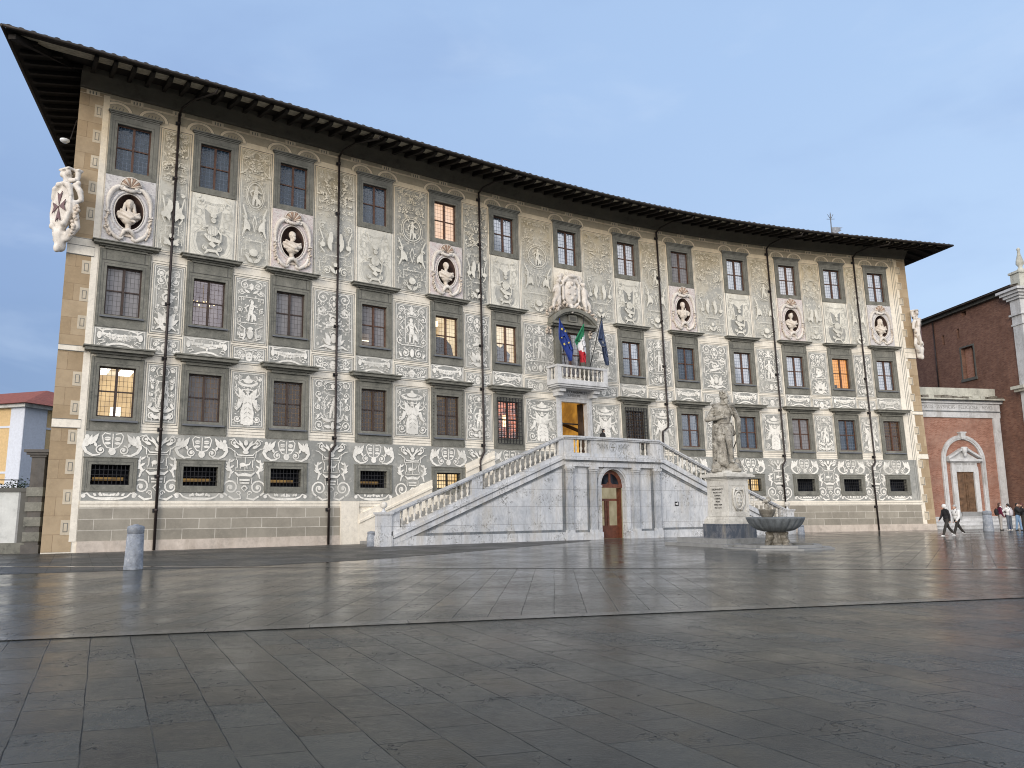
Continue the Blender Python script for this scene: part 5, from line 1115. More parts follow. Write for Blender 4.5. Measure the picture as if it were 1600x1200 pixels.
for sg in (1,-1):
    x0, x1 = sorted((cx+sg*hw, cx+sg*(hw+.30))); mb.box((x0,ay,.42),(x1,ay+.08,zs-.08),m,seg=0); mb.box((x0-.03,ay,zs-.08),(x1+.03,ay+.11,zs),m,seg=0)
mb.build('arch_moulding', ST)
for x in (LX0+.02, -1.88, 1.30, LX1-.45):
    mb = MB(TG); mb.box((x,ay,.42),(x+.43,ay+.20,3.80),'pilaster_marble',seg=0); mb.box((x-.05,ay,.42),(x+.48,ay+.25,.56),m,seg=0); mb.box((x-.03,ay,3.80),(x+.46,ay+.24,3.90),m,seg=0); mb.box((x-.07,ay,3.90),(x+.50,ay+.29,4.04),m,seg=0); mb.build('pilaster', ST)
mb = MB(TG)
for x0, x1 in ((LX0+.455,LX0+.57),(-2.04,-1.885),(1.735,1.86),(LX1-.62,LX1-.455),(LX0-.20,LX0+.015)): mb.box((x0,ay,.45),(x1,ay+.05,4.0),'grey_marble',seg=0)
mb.box((-3.02,ay,.42),(-1.92,ay+.06,.54),'grey_marble',seg=0); mb.box((1.80,ay,.42),(2.9,ay+.06,.54),'grey_marble',seg=0); mb.build('grey_inlay', ST)
mb = MB(TG); mb.box((LX0-.08,ay,0),(-.98-.12,ay+.27,.42),m,seg=0); mb.build('plinth', ST); mb = MB(TG); mb.box((.82+.12,ay,0),(LX1+.06,ay+.27,.42),m,seg=0); mb.build('plinth', ST)
mb = MB(TG); mb.box((LX0-.05,ay-.3,4.05),(LX1+.05,ay+.16,4.32),m,seg=0); mb.box((LX0-.1,ay-.3,4.32),(LX1+.1,ay+.22,4.40),'grey_marble',seg=0); mb.box((LX0-.14,ay-.3,4.40),(LX1+.14,ay+.32,4.56),m,seg=0); mb.box((LX0-.04,ay-.3,4.56),(LX1+.04,ay+.14,4.80),m,seg=0)
mb.box((LX0-.02,ay-.3,5.58),(LX1+.02,ay+.14,5.66),m,seg=0); mb.box((LX0-.06,ay-.34,5.66),(LX1+.06,ay+.20,5.76),m,seg=0)
for x0, x1 in ((LX0,LX0+.62),(-1.62,-1.50),(1.26,1.38),(LX1-.62,LX1),(-1.75,-1.62),(1.38,1.95)): mb.box((x0,ay-.26,4.80),(x1,ay+.08,5.58),m,seg=0)
mb.box((-1.50,ay-.26,4.80),(1.26,ay+.10,5.58),m,seg=0); mb.build('landing_parapet', ST)
for x in (-2.72,-2.35,-2.02,2.15,2.52): put_child('baluster', bal_me, TG((x, ay-.08, 4.80)), ST)
mb = MB(TG); O = Orn(mb, -.12, 4.92, ay+.120, T=TG, white='pale_sgraffito', grey='line_grey'); O.mir(False)
for q in range(4): a = q*math.pi/2; O.poly([(0+.015*math.cos(a+1.57),.29+.015*math.sin(a+1.57)),(.17*math.cos(a)-.04*math.sin(a),.29+.2*math.sin(a)+.045*math.cos(a)),(.17*math.cos(a)+.04*math.sin(a),.29+.2*math.sin(a)-.045*math.cos(a)),(-.015*math.cos(a+1.57),.29-.015*math.sin(a+1.57))],'line_grey')
O.mir(True); O.oval(0,.29,.27,.27,.014,'line_grey')
for q in range(9): O.rib([(.36+.09*q,.10+.05*(q%2)),(.46+.07*q,.30),(.40+.09*q,.46)],.016,'line_grey'); O.leaf(.40+.09*q,.2+.1*(q%3),60+30*(q%2),.13,.04,'line_grey')
mb.build('carved_panel', ST)
mb = MB(TG); mb.box((LX0,.1,ZL-.25),(LX1,ay-.3,ZL),'kerb_stone'); mb.build('landing', ST)
n = 29
for a, b in ((NL+.3,LX0),(NR-.3,LX1)):
    mb = MB(TG)
    for k in range(n):
        x0 = a+(b-a)*k/n; x1 = a+(b-a)*(k+1)/n; z1 = ZL*(k+1)/n; mb.box((min(x0,x1),.1,max(0,z1-.5)),(max(x0,x1)+.0,FO-.38,z1),'kerb_stone',seg=0)
    mb.build('steps', ST)
# inner parapet against the palace
zi = lambda x: 1.55+.425*(x+14.2)
zj = lambda x: 1.55+.425*(14.2-x)
for z_, a, b in ((zi,-14.3,-10.03),(zi,-7.87,-5.92),(zj,5.95,8.23),(zj,10.39,13.9)):
    mb = MB(TF); mb.slope(a,b,lambda x: 0.0,lambda x: z_(x)-.45,0,.10,'cream_plaster',seg=.5); mb.slope(a,b,lambda x: z_(x)-.45,lambda x: z_(x)-.33,0,.16,'cream_plaster',seg=.5); mb.slope(a,b,lambda x: z_(x)-.33,lambda x: z_(x)-.0,0,.12,'cream_plaster',seg=.5)
    if a < -14: mb.box((-15.3,0,.0),(-14.3,.09,2.16),'cream_plaster')
    mb.build('inner_parapet', ST)
mb = MB(TF); mb.box((-10.03,0,0),(-7.87,.09,2.5),'cream_plaster'); mb.build('inner_parapet', ST); mb = MB(TF); mb.box((8.23,0,0),(10.39,.09,2.5),'cream_plaster'); mb.build('inner_parapet', ST)
# passage door under the landing
mb = MB(TG); dy = ay-.42
mb.box((cx-hw-.3,ay-3.2,0),(cx+hw+.3,ay-3.1,4.2),'lit_passage',seg=0); mb.box((cx-hw-.35,ay-3.2,0),(cx-hw-.3,ay-.33,4.2),'lit_passage',seg=0); mb.box((cx+hw+.3,ay-3.2,0),(cx+hw+.35,ay-.33,4.2),'lit_passage',seg=0); mb.box((cx-hw-.3,ay-3.1,4.1),(cx+hw+.3,ay-.33,4.15),'lit_passage',seg=0); mb.build('passage_interior', ST)  # passage walls glow by themselves, standing in for lamplight
mb = MB(TG); rd = 'red_door_wood'
def fan(r0, r1, a0, a1, y0, y1, n=8):
    for k in range(n):
        t0, t1 = a0+(a1-a0)*k/n, a0+(a1-a0)*(k+1)/n; mb.prism([(cx+r0*math.cos(t0),zs-.02+r0*math.sin(t0)),(cx+r1*math.cos(t0),zs-.02+r1*math.sin(t0)),(cx+r1*math.cos(t1),zs-.02+r1*math.sin(t1)),(cx+r0*math.cos(t1),zs-.02+r0*math.sin(t1))],y0,y1,rd)
fan(.72,.94,0,math.pi,dy,dy+.1,16); mb.box((cx-.94,dy,2.90),(cx+.94,dy+.12,3.10),rd,seg=0); mb.box((cx-.07,dy,3.1),(cx+.07,dy+.11,3.76),rd,seg=0)
fan(.15,.24,0,math.pi,dy,dy+.08,10)
Dr = mb.build('arch_door', ST)
mb = MB(TG); mb.add([(cx-.9,dy+.04,3.0),(cx+.9,dy+.04,3.0),(cx+.65,dy+.04,3.65),(cx,dy+.04,3.9),(cx-.65,dy+.04,3.65)],[(0,1,2,3,4)],'dim_interior'); mb.build('fanlight', Dr)
mb = MB(TG); yy = ay-.70
mb.box((cx-.93,yy,2.15),(cx+.93,yy+.08,2.28),rd,seg=0)
for x in (-.93,-.16,.03,.80): mb.box((cx+x,yy,0.02),(cx+x+.13,yy+.08,2.15),rd,seg=0)
mb.box((cx-.93,yy,.02),(cx+.93,yy+.07,.75),rd,seg=0); mb.box((cx-.93,yy+.01,1.15),(cx-.16,yy+.06,1.20),rd,seg=0); mb.build('inner_door', Dr)
mb = MB(TG); mb.box((cx+.86,ay-.78,.02),(cx+.93,ay-.42,2.9),rd,seg=0); mb.build('open_leaf', Dr)
mb = MB(TG); mb.box((4.65,ay,1.85),(4.95,ay+.02,2.10),'iron',seg=0); mb.box((4.70,ay+.02,1.93),(4.82,ay+.024,2.0),'white_lamp',seg=0); mb.box((4.84,ay+.02,1.90),(4.90,ay+.024,2.05),'white_lamp',seg=0); mb.build('wall_plate', ST)

# ------------------------------------------------------------------ flags on the balcony
def flag(label, left, right, bands, foot, top, o, par_o=.9):
    F_ = thing('flag', TF((foot[0],par_o,foot[1])), label, 'flag', 'flags on the balcony')
    mb = MB(TF); mb.tube([(foot[0],par_o,foot[1]),(top[0],o,top[1])],.025,'iron',n=6); mb.ball((top[0],o,top[1]+.03),.05,'iron',n=6); mb.build('pole', F_)
    n = 18; L = 22
    def interp(P, t):
        q = t*(len(P)-1); k = min(int(q), len(P)-2); f = q-k; return (P[k][0]*(1-f)+P[k+1][0]*f, P[k][1]*(1-f)+P[k+1][1]*f)
    pts = []
    for j in range(L+1):
        t = j/L; a, b = interp(left,t), interp(right,t)
        for k in range(n+1): u = k/n; pts.append((a[0]*(1-u)+b[0]*u, o+.03+(.10*t+.03)*math.sin(u*9+t*2.5)+.05*math.sin(u*4+t*5), a[1]*(1-u)+b[1]*u))
    mb = MB(TF)
    for j in range(L):
        for k in range(n):
            m_ = bands((k+.5)/n, (j+.5)/L); q = [j*(n+1)+k, j*(n+1)+k+1, (j+1)*(n+1)+k+1, (j+1)*(n+1)+k]; mb.add([pts[i] for i in q], [(0,1,2,3)], m_, smooth=True)
    bmc = mb.build('cloth', F_); me = bmc.data; bm = bmesh.new(); bm.from_mesh(me); bmesh.ops.remove_doubles(bm, verts=bm.verts, dist=.0005); bm.to_mesh(me); bm.free()
    def at(u, t): j = int(t*L); k = int(u*n); return pts[j*(n+1)+k]
    return F_, bmc, at
def star(mb, c, r, m, rot=.3):
    P = []
    for k in range(10): q = r if k % 2 == 0 else r*.42; a = rot+math.pi*k/5; P.append((c[0]+q*math.sin(a), c[2]+q*math.cos(a)))
    mb.prism(P, c[1]+.14, c[1]+.15, m)
EU, cl, at = flag('deep blue flag with yellow stars, leftmost of the three flags on the balcony', [(-2.0,13.2),(-2.13,12.4),(-2.16,11.88),(-1.95,11.5),(-1.7,11.15),(-1.30,10.64)], [(-1.96,13.2),(-1.68,12.8),(-1.38,12.33),(-1.12,11.8),(-.93,11.3),(-1.22,10.60)], lambda u,t: 'cloth_blue', (-1.05,9.9), (-2.0,13.25), 1.6)
mb = MB(TF)
for u, t, r in ((.5,.27,.10),(.75,.33,.08),(.35,.62,.10),(.62,.60,.09),(.25,.42,.06)): star(mb, at(u,t), r, 'star_yellow')
mb.build('star', cl)
IT, cl, at = flag('green, white and red flag in the middle of the three flags on the balcony', [(-.30,13.0),(-.75,12.4),(-1.13,11.82),(-.95,11.5),(-.72,10.95),(-.66,10.6)], [(-.22,13.0),(-.22,12.5),(-.20,12.0),(-.14,11.6),(-.14,11.1),(-.18,10.5)],
    lambda u,t: ('cloth_green' if (u*.55+t*1.18 < .80 and not (u > .62 and t > .38)) else ('cloth_red' if (t > .60+.22*u) else 'cloth_white')), (-.3,9.9), (-.20,13.5), 1.8)
NV, cl, at = flag('dark slate blue flag with pale emblem, rightmost of the three flags on the balcony', [(1.33,13.6),(1.05,12.9),(.85,12.15),(1.15,11.7),(1.28,11.1),(1.52,10.62)], [(1.37,13.6),(1.45,13.0),(1.52,12.4),(1.62,11.9),(1.74,11.2),(1.66,10.56)], lambda u,t: 'cloth_navy', (.55,9.9), (1.35,13.72), 1.6)
mb = MB(TF); p = at(.55,.5); star(mb, p, .12, 'kerb_stone', .1); mb.tube([(p[0]-.14,p[1]+.15,p[2]-.25),(p[0]+.12,p[1]+.15,p[2]-.28)],.02,'kerb_stone',n=5); mb.build('emblem', cl)
# ------------------------------------------------------------------ pedestal, statue, fountain
GA = R(29.3); gt = (math.cos(GA), math.sin(GA)); gn = (math.sin(GA), -math.cos(GA))
PCX, PCY = 9.77, 35.72
def TP(p): return (PCX+gt[0]*p[0]+gn[0]*p[1], PCY+gt[1]*p[0]+gn[1]*p[1], p[2])   # x along the palace, y towards the square
PED = thing('pedestal', TP((0,0,0)), 'square inscribed stone pedestal with dark marble base under the statue', 'pedestal')
mb = MB(TP); h = .82
mb.box((-h,-h,.36),(h,h,.98),'veined_blue_marble',seg=0); mb.build('base', PED)
mb = MB(TP); m = 'pedestal_marble'
for a, z0, z1 in ((.79,.98,1.12),(.76,1.12,1.20),(.70,1.20,1.30)): mb.box((-a,-a,z0),(a,a,z1),m,seg=0)
mb.box((-.62,-.62,1.30),(.62,.62,2.92),m,seg=0)
for a, z0, z1 in ((.66,2.92,2.99),(.74,2.99,3.05),(.86,3.05,3.15),(.80,3.15,3.20),(.62,3.20,3.27),(.50,3.27,3.34)): mb.box((-a,-a,z0),(a,a,z1),m,seg=0)
for T4, in ((lambda p: TP(p),),(lambda p: TP((-p[1],p[0],p[2])),)):
    for x0, x1, z0, z1 in ((-.62,-.44,1.32,2.9),(.44,.62,1.32,2.9),(-.44,.44,1.32,1.50),(-.44,.44,2.66,2.9)): mb.box((x0,.62,z0),(x1,.655,z1),m,T4,seg=0)
mb.build('die', PED)
TL = lambda p: TP((-.63-p[1], p[0], p[2]))    # left face: x towards the square, y outwards
ip = text('inscription','FERDINANDO I',.125,'letter_dark',TL,PED,z=2.50,depth=.004,squash=.82)
for k, t_ in enumerate(('MAGNO DVCI','ETRVRIAE','COSMI FIL','PISANI','ANNO DOM','M D X C VI')): text('inscription', t_, .105, 'letter_dark', TL, PED, z=2.36-.135*k, depth=.004, squash=.82)
mb = MB(TP)
P_ = oval_pts(0,2.02,.26,.40,24); mb.tube([(x,.66,z) for x,z in P_]+[(P_[0][0],.66,P_[0][1])],.045,'pedestal_marble',n=6,cap=False); mb.ball((0,.60,2.02),.24,'pedestal_marble',n=14,sc=(1,.45,1.5))
for x, z in ((0,2.24),(-.10,2.10),(.10,2.10),(-.09,1.93),(.09,1.93),(0,1.80)): mb.ball((x,.70,z),.045,'pedestal_marble',n=8)
for sg in (1,-1): mb.tube([(sg*.05,.66,2.58),(sg*.28,.68,2.5),(sg*.34,.66,2.2),(sg*.30,.67,1.85),(sg*.12,.66,1.56)],[.04,.06,.04,.05,.05],'pedestal_marble',n=6)
mb.box((-.2,.64,2.46),(.2,.70,2.60),'pedestal_marble',seg=0); mb.build('relief', PED)
SA = R(-12)
def vf(x, y, z, A, sc=1.0):
    c, s_ = math.cos(A), math.sin(A); return lambda p: (x+sc*(c*p[0]+s_*p[1]), y+sc*(s_*p[0]-c*p[1]), z+sc*p[2])
TS = vf(PCX-.02, PCY, 3.34, SA, 3.74/1.82)
SS = thing('statue', TP((0,0,3.34)), 'weathered marble statue of an armoured man, hand at his chest, on the pedestal', 'statue')
hx, hz = .03, 1.665; q = .50   # head turned to the right of the photo
K = 1.16
def hd(x, y, z): return (hx+K*(x*math.cos(q)+y*math.sin(q)), K*(y*math.cos(q)-x*math.sin(q))+.01, hz+K*z)
P = [ell(hd(0,0,.02),(.090,.108,.130),-q), cap((.0,-.01,1.46),(.02,0,1.58),.072,.064), cap(hd(0,.095,.035),hd(0,.112,-.012),.011,.019,8), ell(hd(0,.084,.042),(.055,.022,.012),-q), ell(hd(-.035,.078,-.03),(.022,.02,.02)), ell(hd(.035,.078,-.03),(.022,.02,.02)), ell(hd(.08,0,0),(.013,.028,.035)), ell(hd(-.08,0,0),(.013,.028,.035)), ell(hd(.032,.088,.018),(.013,.009,.008)), ell(hd(-.032,.088,.018),(.013,.009,.008)), ell(hd(0,.096,-.045),(.024,.012,.006))]
P += [ell((0,0,1.30),(.190,.125,.20)), ell((-.065,.06,1.35),(.105,.085,.12)), ell((.065,.06,1.35),(.105,.085,.12)), ell((0,.02,1.14),(.150,.118,.14)), ell((0,0,1.02),(.185,.14,.09)), cap((-.14,0,1.43),(.14,0,1.43),.08,.08)]
for zz, rr in ((1.06,.170),(1.18,.148)):      # waist bands of the cuirass
    for k in range(12): a_ = math.pi*k/6; b_ = math.pi*(k+1)/6; P.append(cap((rr*math.cos(a_),rr*.78*math.sin(a_)+.01,zz),(rr*math.cos(b_),rr*.78*math.sin(b_)+.01,zz),.016,.016,6))
P.append(cap((0,.135,1.42),(0,.142,1.08),.012,.012,6))
for sg in (1,-1):                               # layered shoulder pieces
    for k, (dx, dz, r_) in enumerate(((.185,1.425,.098),(.222,1.365,.088),(.245,1.30,.078),(.258,1.24,.070))): P.append(ell((sg*dx,.0,dz),(r_,r_*1.05,.036),0,0,sg*.45))
P += [cap((-.205,0,1.38),(-.345,.0,1.16),.066,.060), cap((-.345,.0,1.16),(-.10,.16,1.175),.058,.042), ell((-.055,.19,1.185),(.050,.026,.036),.2), ell((-.345,0,1.16),(.07,.07,.065)), ell((-.15,.13,1.17),(.05,.05,.05))]
for k, (dx, dz) in enumerate(((.060,.020),(.070,.006),(.064,-.010),(.050,-.026))): P += [cap((-.02,.205,1.19+dz*.8),(-.02+dx*.6,.207,1.187+dz),.0145,.013,8), cap((-.02+dx*.6,.207,1.187+dz),(-.02+dx*1.1,.196,1.180+dz),.013,.010,8)]
P.append(cap((-.07,.21,1.215),(-.02,.225,1.245),.016,.012,8))
P += [cap((.205,0,1.38),(.315,.01,1.13),.066,.058), cap((.315,.01,1.13),(.325,.10,.915),.056,.042), ell((.325,.125,.865),(.042,.040,.050)), ell((.315,.01,1.13),(.066,.066,.06)), ell((.322,.07,.99),(.052,.052,.03))]
for k in range(4): P.append(cap((.297,.165,.89-.021*k),(.348,.155,.885-.021*k),.0135,.013,8))
P.append(cap((.295,.12,.89),(.31,.168,.845),.015,.013,8))
P += [cap((-.09,.0,.95),(-.07,.04,.50),.105,.070), cap((-.07,.04,.50),(-.055,.0,.10),.068,.046), ell((-.045,.08,.055),(.048,.11,.042)), ell((-.075,-.01,.33),(.062,.075,.12)), ell((-.07,.075,.50),(.055,.035,.06))]
P += [cap((.09,.03,.95),(.085,.26,.66),.108,.078), cap((.085,.26,.66),(.135,.13,.22),.072,.048), ell((.145,.20,.19),(.048,.11,.040)), ell((.12,.16,.44),(.062,.07,.12)), ell((.085,.30,.665),(.06,.04,.06))]
P += [ell((.17,.10,.09),(.13,.15,.10)), ell((.25,-.02,.13),(.09,.11,.15)), ell((.20,.20,.08),(.08,.07,.07)), ell((-.2,.05,.10),(.12,.12,.12)), bxx((0,.0,.01),(.32,.24,.035))]
sculpt('body', P, 'statue_marble', TS, .0115, 1, SS)
P = []                                          # pleated tunic skirt
for k in range(26):
    a_ = 2*math.pi*k/26; r0, r1 = .155+.012*(k%2), .200+.022*(k%2); P.append(cap((r0*math.cos(a_),r0*.80*math.sin(a_)+.01,1.02),(r1*math.cos(a_),r1*.86*math.sin(a_)+.03,.80+.02*(k%3)),.030,.030,8))
sculpt('tunic', P, 'statue_marble', TS, .0115, 1, SS)
r6 = random.Random(2); P = []                   # cloak: over the far shoulder, gathered across the hips, falling on the left side
P += [cap((.22,-.03,1.49),(.10,.12,1.45),.045,.032), cap((.10,.12,1.45),(.20,.10,1.26),.030,.026), cap((-.20,-.02,1.48),(.20,-.05,1.49),.05,.05)]
for k in range(11):
    x = -.20+.032*k; P += [cap((x*.8,-.13,1.42),(x-.02,-.16,.9),.046,.040+.012*(k%2),8), cap((x-.02,-.16,.9),(x-.03+.03*math.sin(k*1.7),-.15,.08),.040+.014*(k%2),.05,8)]
for k in range(7): y_ = .17-.006*k; P.append(cap((-.20+.006*k,.06+.012*k,1.035-.012*k),(.02,y_+.03,.965-.030*k),.020+.008*(k%2),.022,8)); P.append(cap((.02,y_+.03,.965-.030*k),(.19-.004*k,.09,.99-.020*k),.022,.018+.008*(k%2),8))
for k in range(10):
    t = k/9; x0 = -.205+.024*k; y0 = .02+.16*math.sin(t*2.2); zb_ = .60-.05*k if k > 4 else .32-.06*k
    P += [cap((x0*.85,y0*.9,1.00-.02*k),(x0-.035+.02*r6.random(),y0+.03,.72),.022+.012*(k%2),.030,8), cap((x0-.035,y0+.03,.72),(x0-.045+.045*r6.random()+.05*t,y0*.8,max(.06,.30-.028*k)),.028,.030+.014*(k%2),8)]
for k in range(6): P.append(cap((-.26+.03*k,.12-.01*k,.60-.07*k),(-.02+.02*k,.13-.015*k,.40-.065*k),.026,.020,8))
P += [cap((-.12,.17,.80),(.0,.16,.45),.026,.030,8), cap((.0,.16,.45),(-.05,.07,.10),.032,.042,8)]
sculpt('cloak', P, 'statue_marble', TS, .012, 1, SS)
P = [ell(hd(0,-.014,.055),(.094,.106,.108),-q)]
for k in range(14): a_ = 2.2+4.0*k/13; P.append(ell(hd(.078*math.cos(a_+.0),.02+.085*math.sin(a_),.07+.03*math.sin(k*2.3)),(.026,.026,.024)))
sculpt('hair', P, 'statue_marble', TS, .010, 0, SS)
P = [ell(hd(0,.075,-.085),(.052,.045,.050),-q), ell(hd(0,.085,-.125),(.036,.032,.045))]+[ell(hd(-.045+.015*k,.09+.006*math.sin(k*3),-.10+.01*math.cos(k*2)),(.013,.013,.03)) for k in range(7)]; sculpt('beard', P, 'statue_marble', TS, .010, 0, SS)
P = [cap((-.08,0,1.495),(.08,.02,1.495),.052,.052), cap((-.04,.07,1.50),(.05,.08,1.50),.03,.03)]; sculpt('collar', P, 'statue_marble', TS, .012, 1, SS)
mb = MB(TS); mb.tube([(.33,.16,1.0),(.325,.13,.86),(.25,.02,.66),(.17,-.08,.46)],[.014,.014,.016,.010],'statue_marble',n=7); mb.build('sword', SS)
mb = MB(TP); mb.box((-.46,-.46,3.34),(.46,.46,3.42),'statue_marble',seg=0); mb.build('plinth', SS)

# steps and fountain
SP = thing('stepped_platform', TP((0,0,0)), 'low two step stone platform beneath the pedestal and fountain', 'platform')
mb = MB(TP); mb.box((-1.35,-2.0,.14),(1.9,1.15,.36),'kerb_stone'); mb.box((-1.75,-2.4,.0),(2.3,1.62,.14),'kerb_stone'); mb.build('step', SP)
FX, FY = 11.05, 33.30
FT = thing('fountain', (FX,FY,0), 'dark fluted stone fountain bowl on carved feet beside the pedestal', 'fountain')
TFt = place(FX,FY,0,GA)
mb = MB(TFt); prof = [(.20,.66),(.48,.68),(.74,.74),(.94,.86),(1.07,.99),(1.145,1.12),(1.18,1.21),(1.20,1.27),(1.15,1.28),(1.08,1.22),(.9,1.12),(.5,1.04),(.1,1.02)]
b = MB(TID); pts = []; n = 176
for r, z in prof:
    for k in range(n):
        t = 2*math.pi*k/n; fl = 1-(.075*(1-abs(math.cos(11*t)))**1.5 if .3 < r < 1.17 and z < 1.2 else .0); pts.append((r*fl*math.cos(t), r*fl*math.sin(t), z))
F = [(i*n+k, i*n+(k+1)%n, (i+1)*n+(k+1)%n, (i+1)*n+k) for i in range(len(prof)-1) for k in range(n)]+[tuple(range(n-1,-1,-1)), tuple((len(prof)-1)*n+k for k in range(n))]
mb.add(pts, F, 'basin_stone', smooth=True); mb.build('bowl', FT)
P = [cap((0,0,.1),(0,0,.66),.26,.22)]
for k in range(3):
    a = 2*math.pi*k/3-math.pi/2+.35; c_, s_ = math.cos(a), math.sin(a)
    P += [ell((.34*c_,.34*s_,.46),(.17,.17,.16)), cap((.34*c_,.34*s_,.42),(.50*c_,.50*s_,.30),.11,.07), cap((.2*c_,.2*s_,.6),(.48*c_,.48*s_,.62),.09,.06), cap((.30*c_,.30*s_,.3),(.46*c_,.46*s_,.12),.10,.12), ell((.30*c_-.15*s_,.30*s_+.15*c_,.5),(.06,.06,.08)), ell((.30*c_+.15*s_,.30*s_-.15*c_,.5),(.06,.06,.08)), ell((.46*c_-.07*s_,.46*s_+.07*c_,.42),(.035,.035,.035)), ell((.46*c_+.07*s_,.46*s_-.07*c_,.42),(.035,.035,.035))]
P += [ell((-.3,-.35,.14),(.2,.17,.11)), ell((.15,-.42,.13),(.26,.16,.12)), ell((.5,-.2,.12),(.16,.16,.1))]
sculpt('foot', P, 'wet_stone', TFt, .03, 2, FT)
mb = MB(TFt); c0 = (-.18,.25,0)
mb.lathe([(.16,1.0),(.14,1.18),(.22,1.28),(.30,1.40),(.345,1.56),(.36,1.60),(.32,1.61),(.25,1.55),(.05,1.52)],c0,'wet_stone',n=24,flute=.02,fl_n=10); mb.build('upper_bowl', FT)
P = [ell((c0[0],c0[1],1.74),(.13,.13,.14)), ell((c0[0]-.10,c0[1]-.05,1.95),(.12,.12,.10)), ell((c0[0]+.07,c0[1]-.04,2.0),(.11,.11,.11)), cap((c0[0],c0[1],1.5),(c0[0],c0[1],1.8),.08,.06), ell((c0[0]+.02,c0[1]-.08,2.10),(.07,.07,.06)), ell((c0[0]-.2,c0[1],1.90),(.05,.05,.05))]
sculpt('grotesque_head', P, 'statue_marble', TFt, .022, 1, FT)
mb = MB(TFt)
for r0, r1, z0, z1, mt in ((1.95,2.35,.0,.06,'kerb_stone'),(1.55,1.85,.06,.17,'kerb_stone')):
    for k in range(8):
        a0, a1 = math.pi/8+k*math.pi/4, math.pi/8+(k+1)*math.pi/4
        p = [(r0*math.cos(a0),r0*math.sin(a0)),(r1*math.cos(a0),r1*math.sin(a0)),(r1*math.cos(a1),r1*math.sin(a1)),(r0*math.cos(a1),r0*math.sin(a1))]
        mb.add([(x,y,z0) for x,y in p]+[(x,y,z1) for x,y in p], [(3,2,1,0),(4,5,6,7),(0,1,5,4),(1,2,6,5),(2,3,7,6),(3,0,4,7)], mt)
P_ = [(1.95*math.cos(math.pi/8+k*math.pi/4),1.95*math.sin(math.pi/8+k*math.pi/4),.05) for k in range(8)]; mb.add(P_, [tuple(range(8))], 'wet_stone')
mb.build('kerb', FT)

# ------------------------------------------------------------------ bollards
def bollard(x, y, hgt, r, label, band=True):
    B = thing('bollard', (x,y,0), label, 'bollard', 'stone bollards on the square')
    mb = MB(place(x,y,0)); mb.lathe([(r*1.12,-.01),(r*1.12,.02),(r*1.05,hgt*.3),(r*.96,hgt*.79)],(0,0,0),'bollard_stone',n=28); mb.build('shaft', B)
    mb = MB(place(x,y,0)); mb.lathe([(r*.90,hgt*.79),(r*.90,hgt*.80),(r*.98,hgt*.81),(r*.99,hgt*.93),(r*.92,hgt*.955),(r*.62,hgt*.975),(r*.36,hgt*.98),(r*.30,hgt*.995),(r*.08,hgt*1.0)],(0,0,0),'bollard_stone',n=28); mb.build('cap', B)
bollard(-11.08,23.24,1.30,.235,'large weathered grey stone bollard at the left end of the palace front')
bollard(-6.72,37.6,.72,.20,'short white stone bollard at the left foot of the marble staircase')
bollard(32.96,54.9,1.42,.30,'tall grey stone bollard in front of the brick portal steps')
bollard(18.4,50.6,.62,.20,'small pale bollard behind the fountain at the staircase foot')

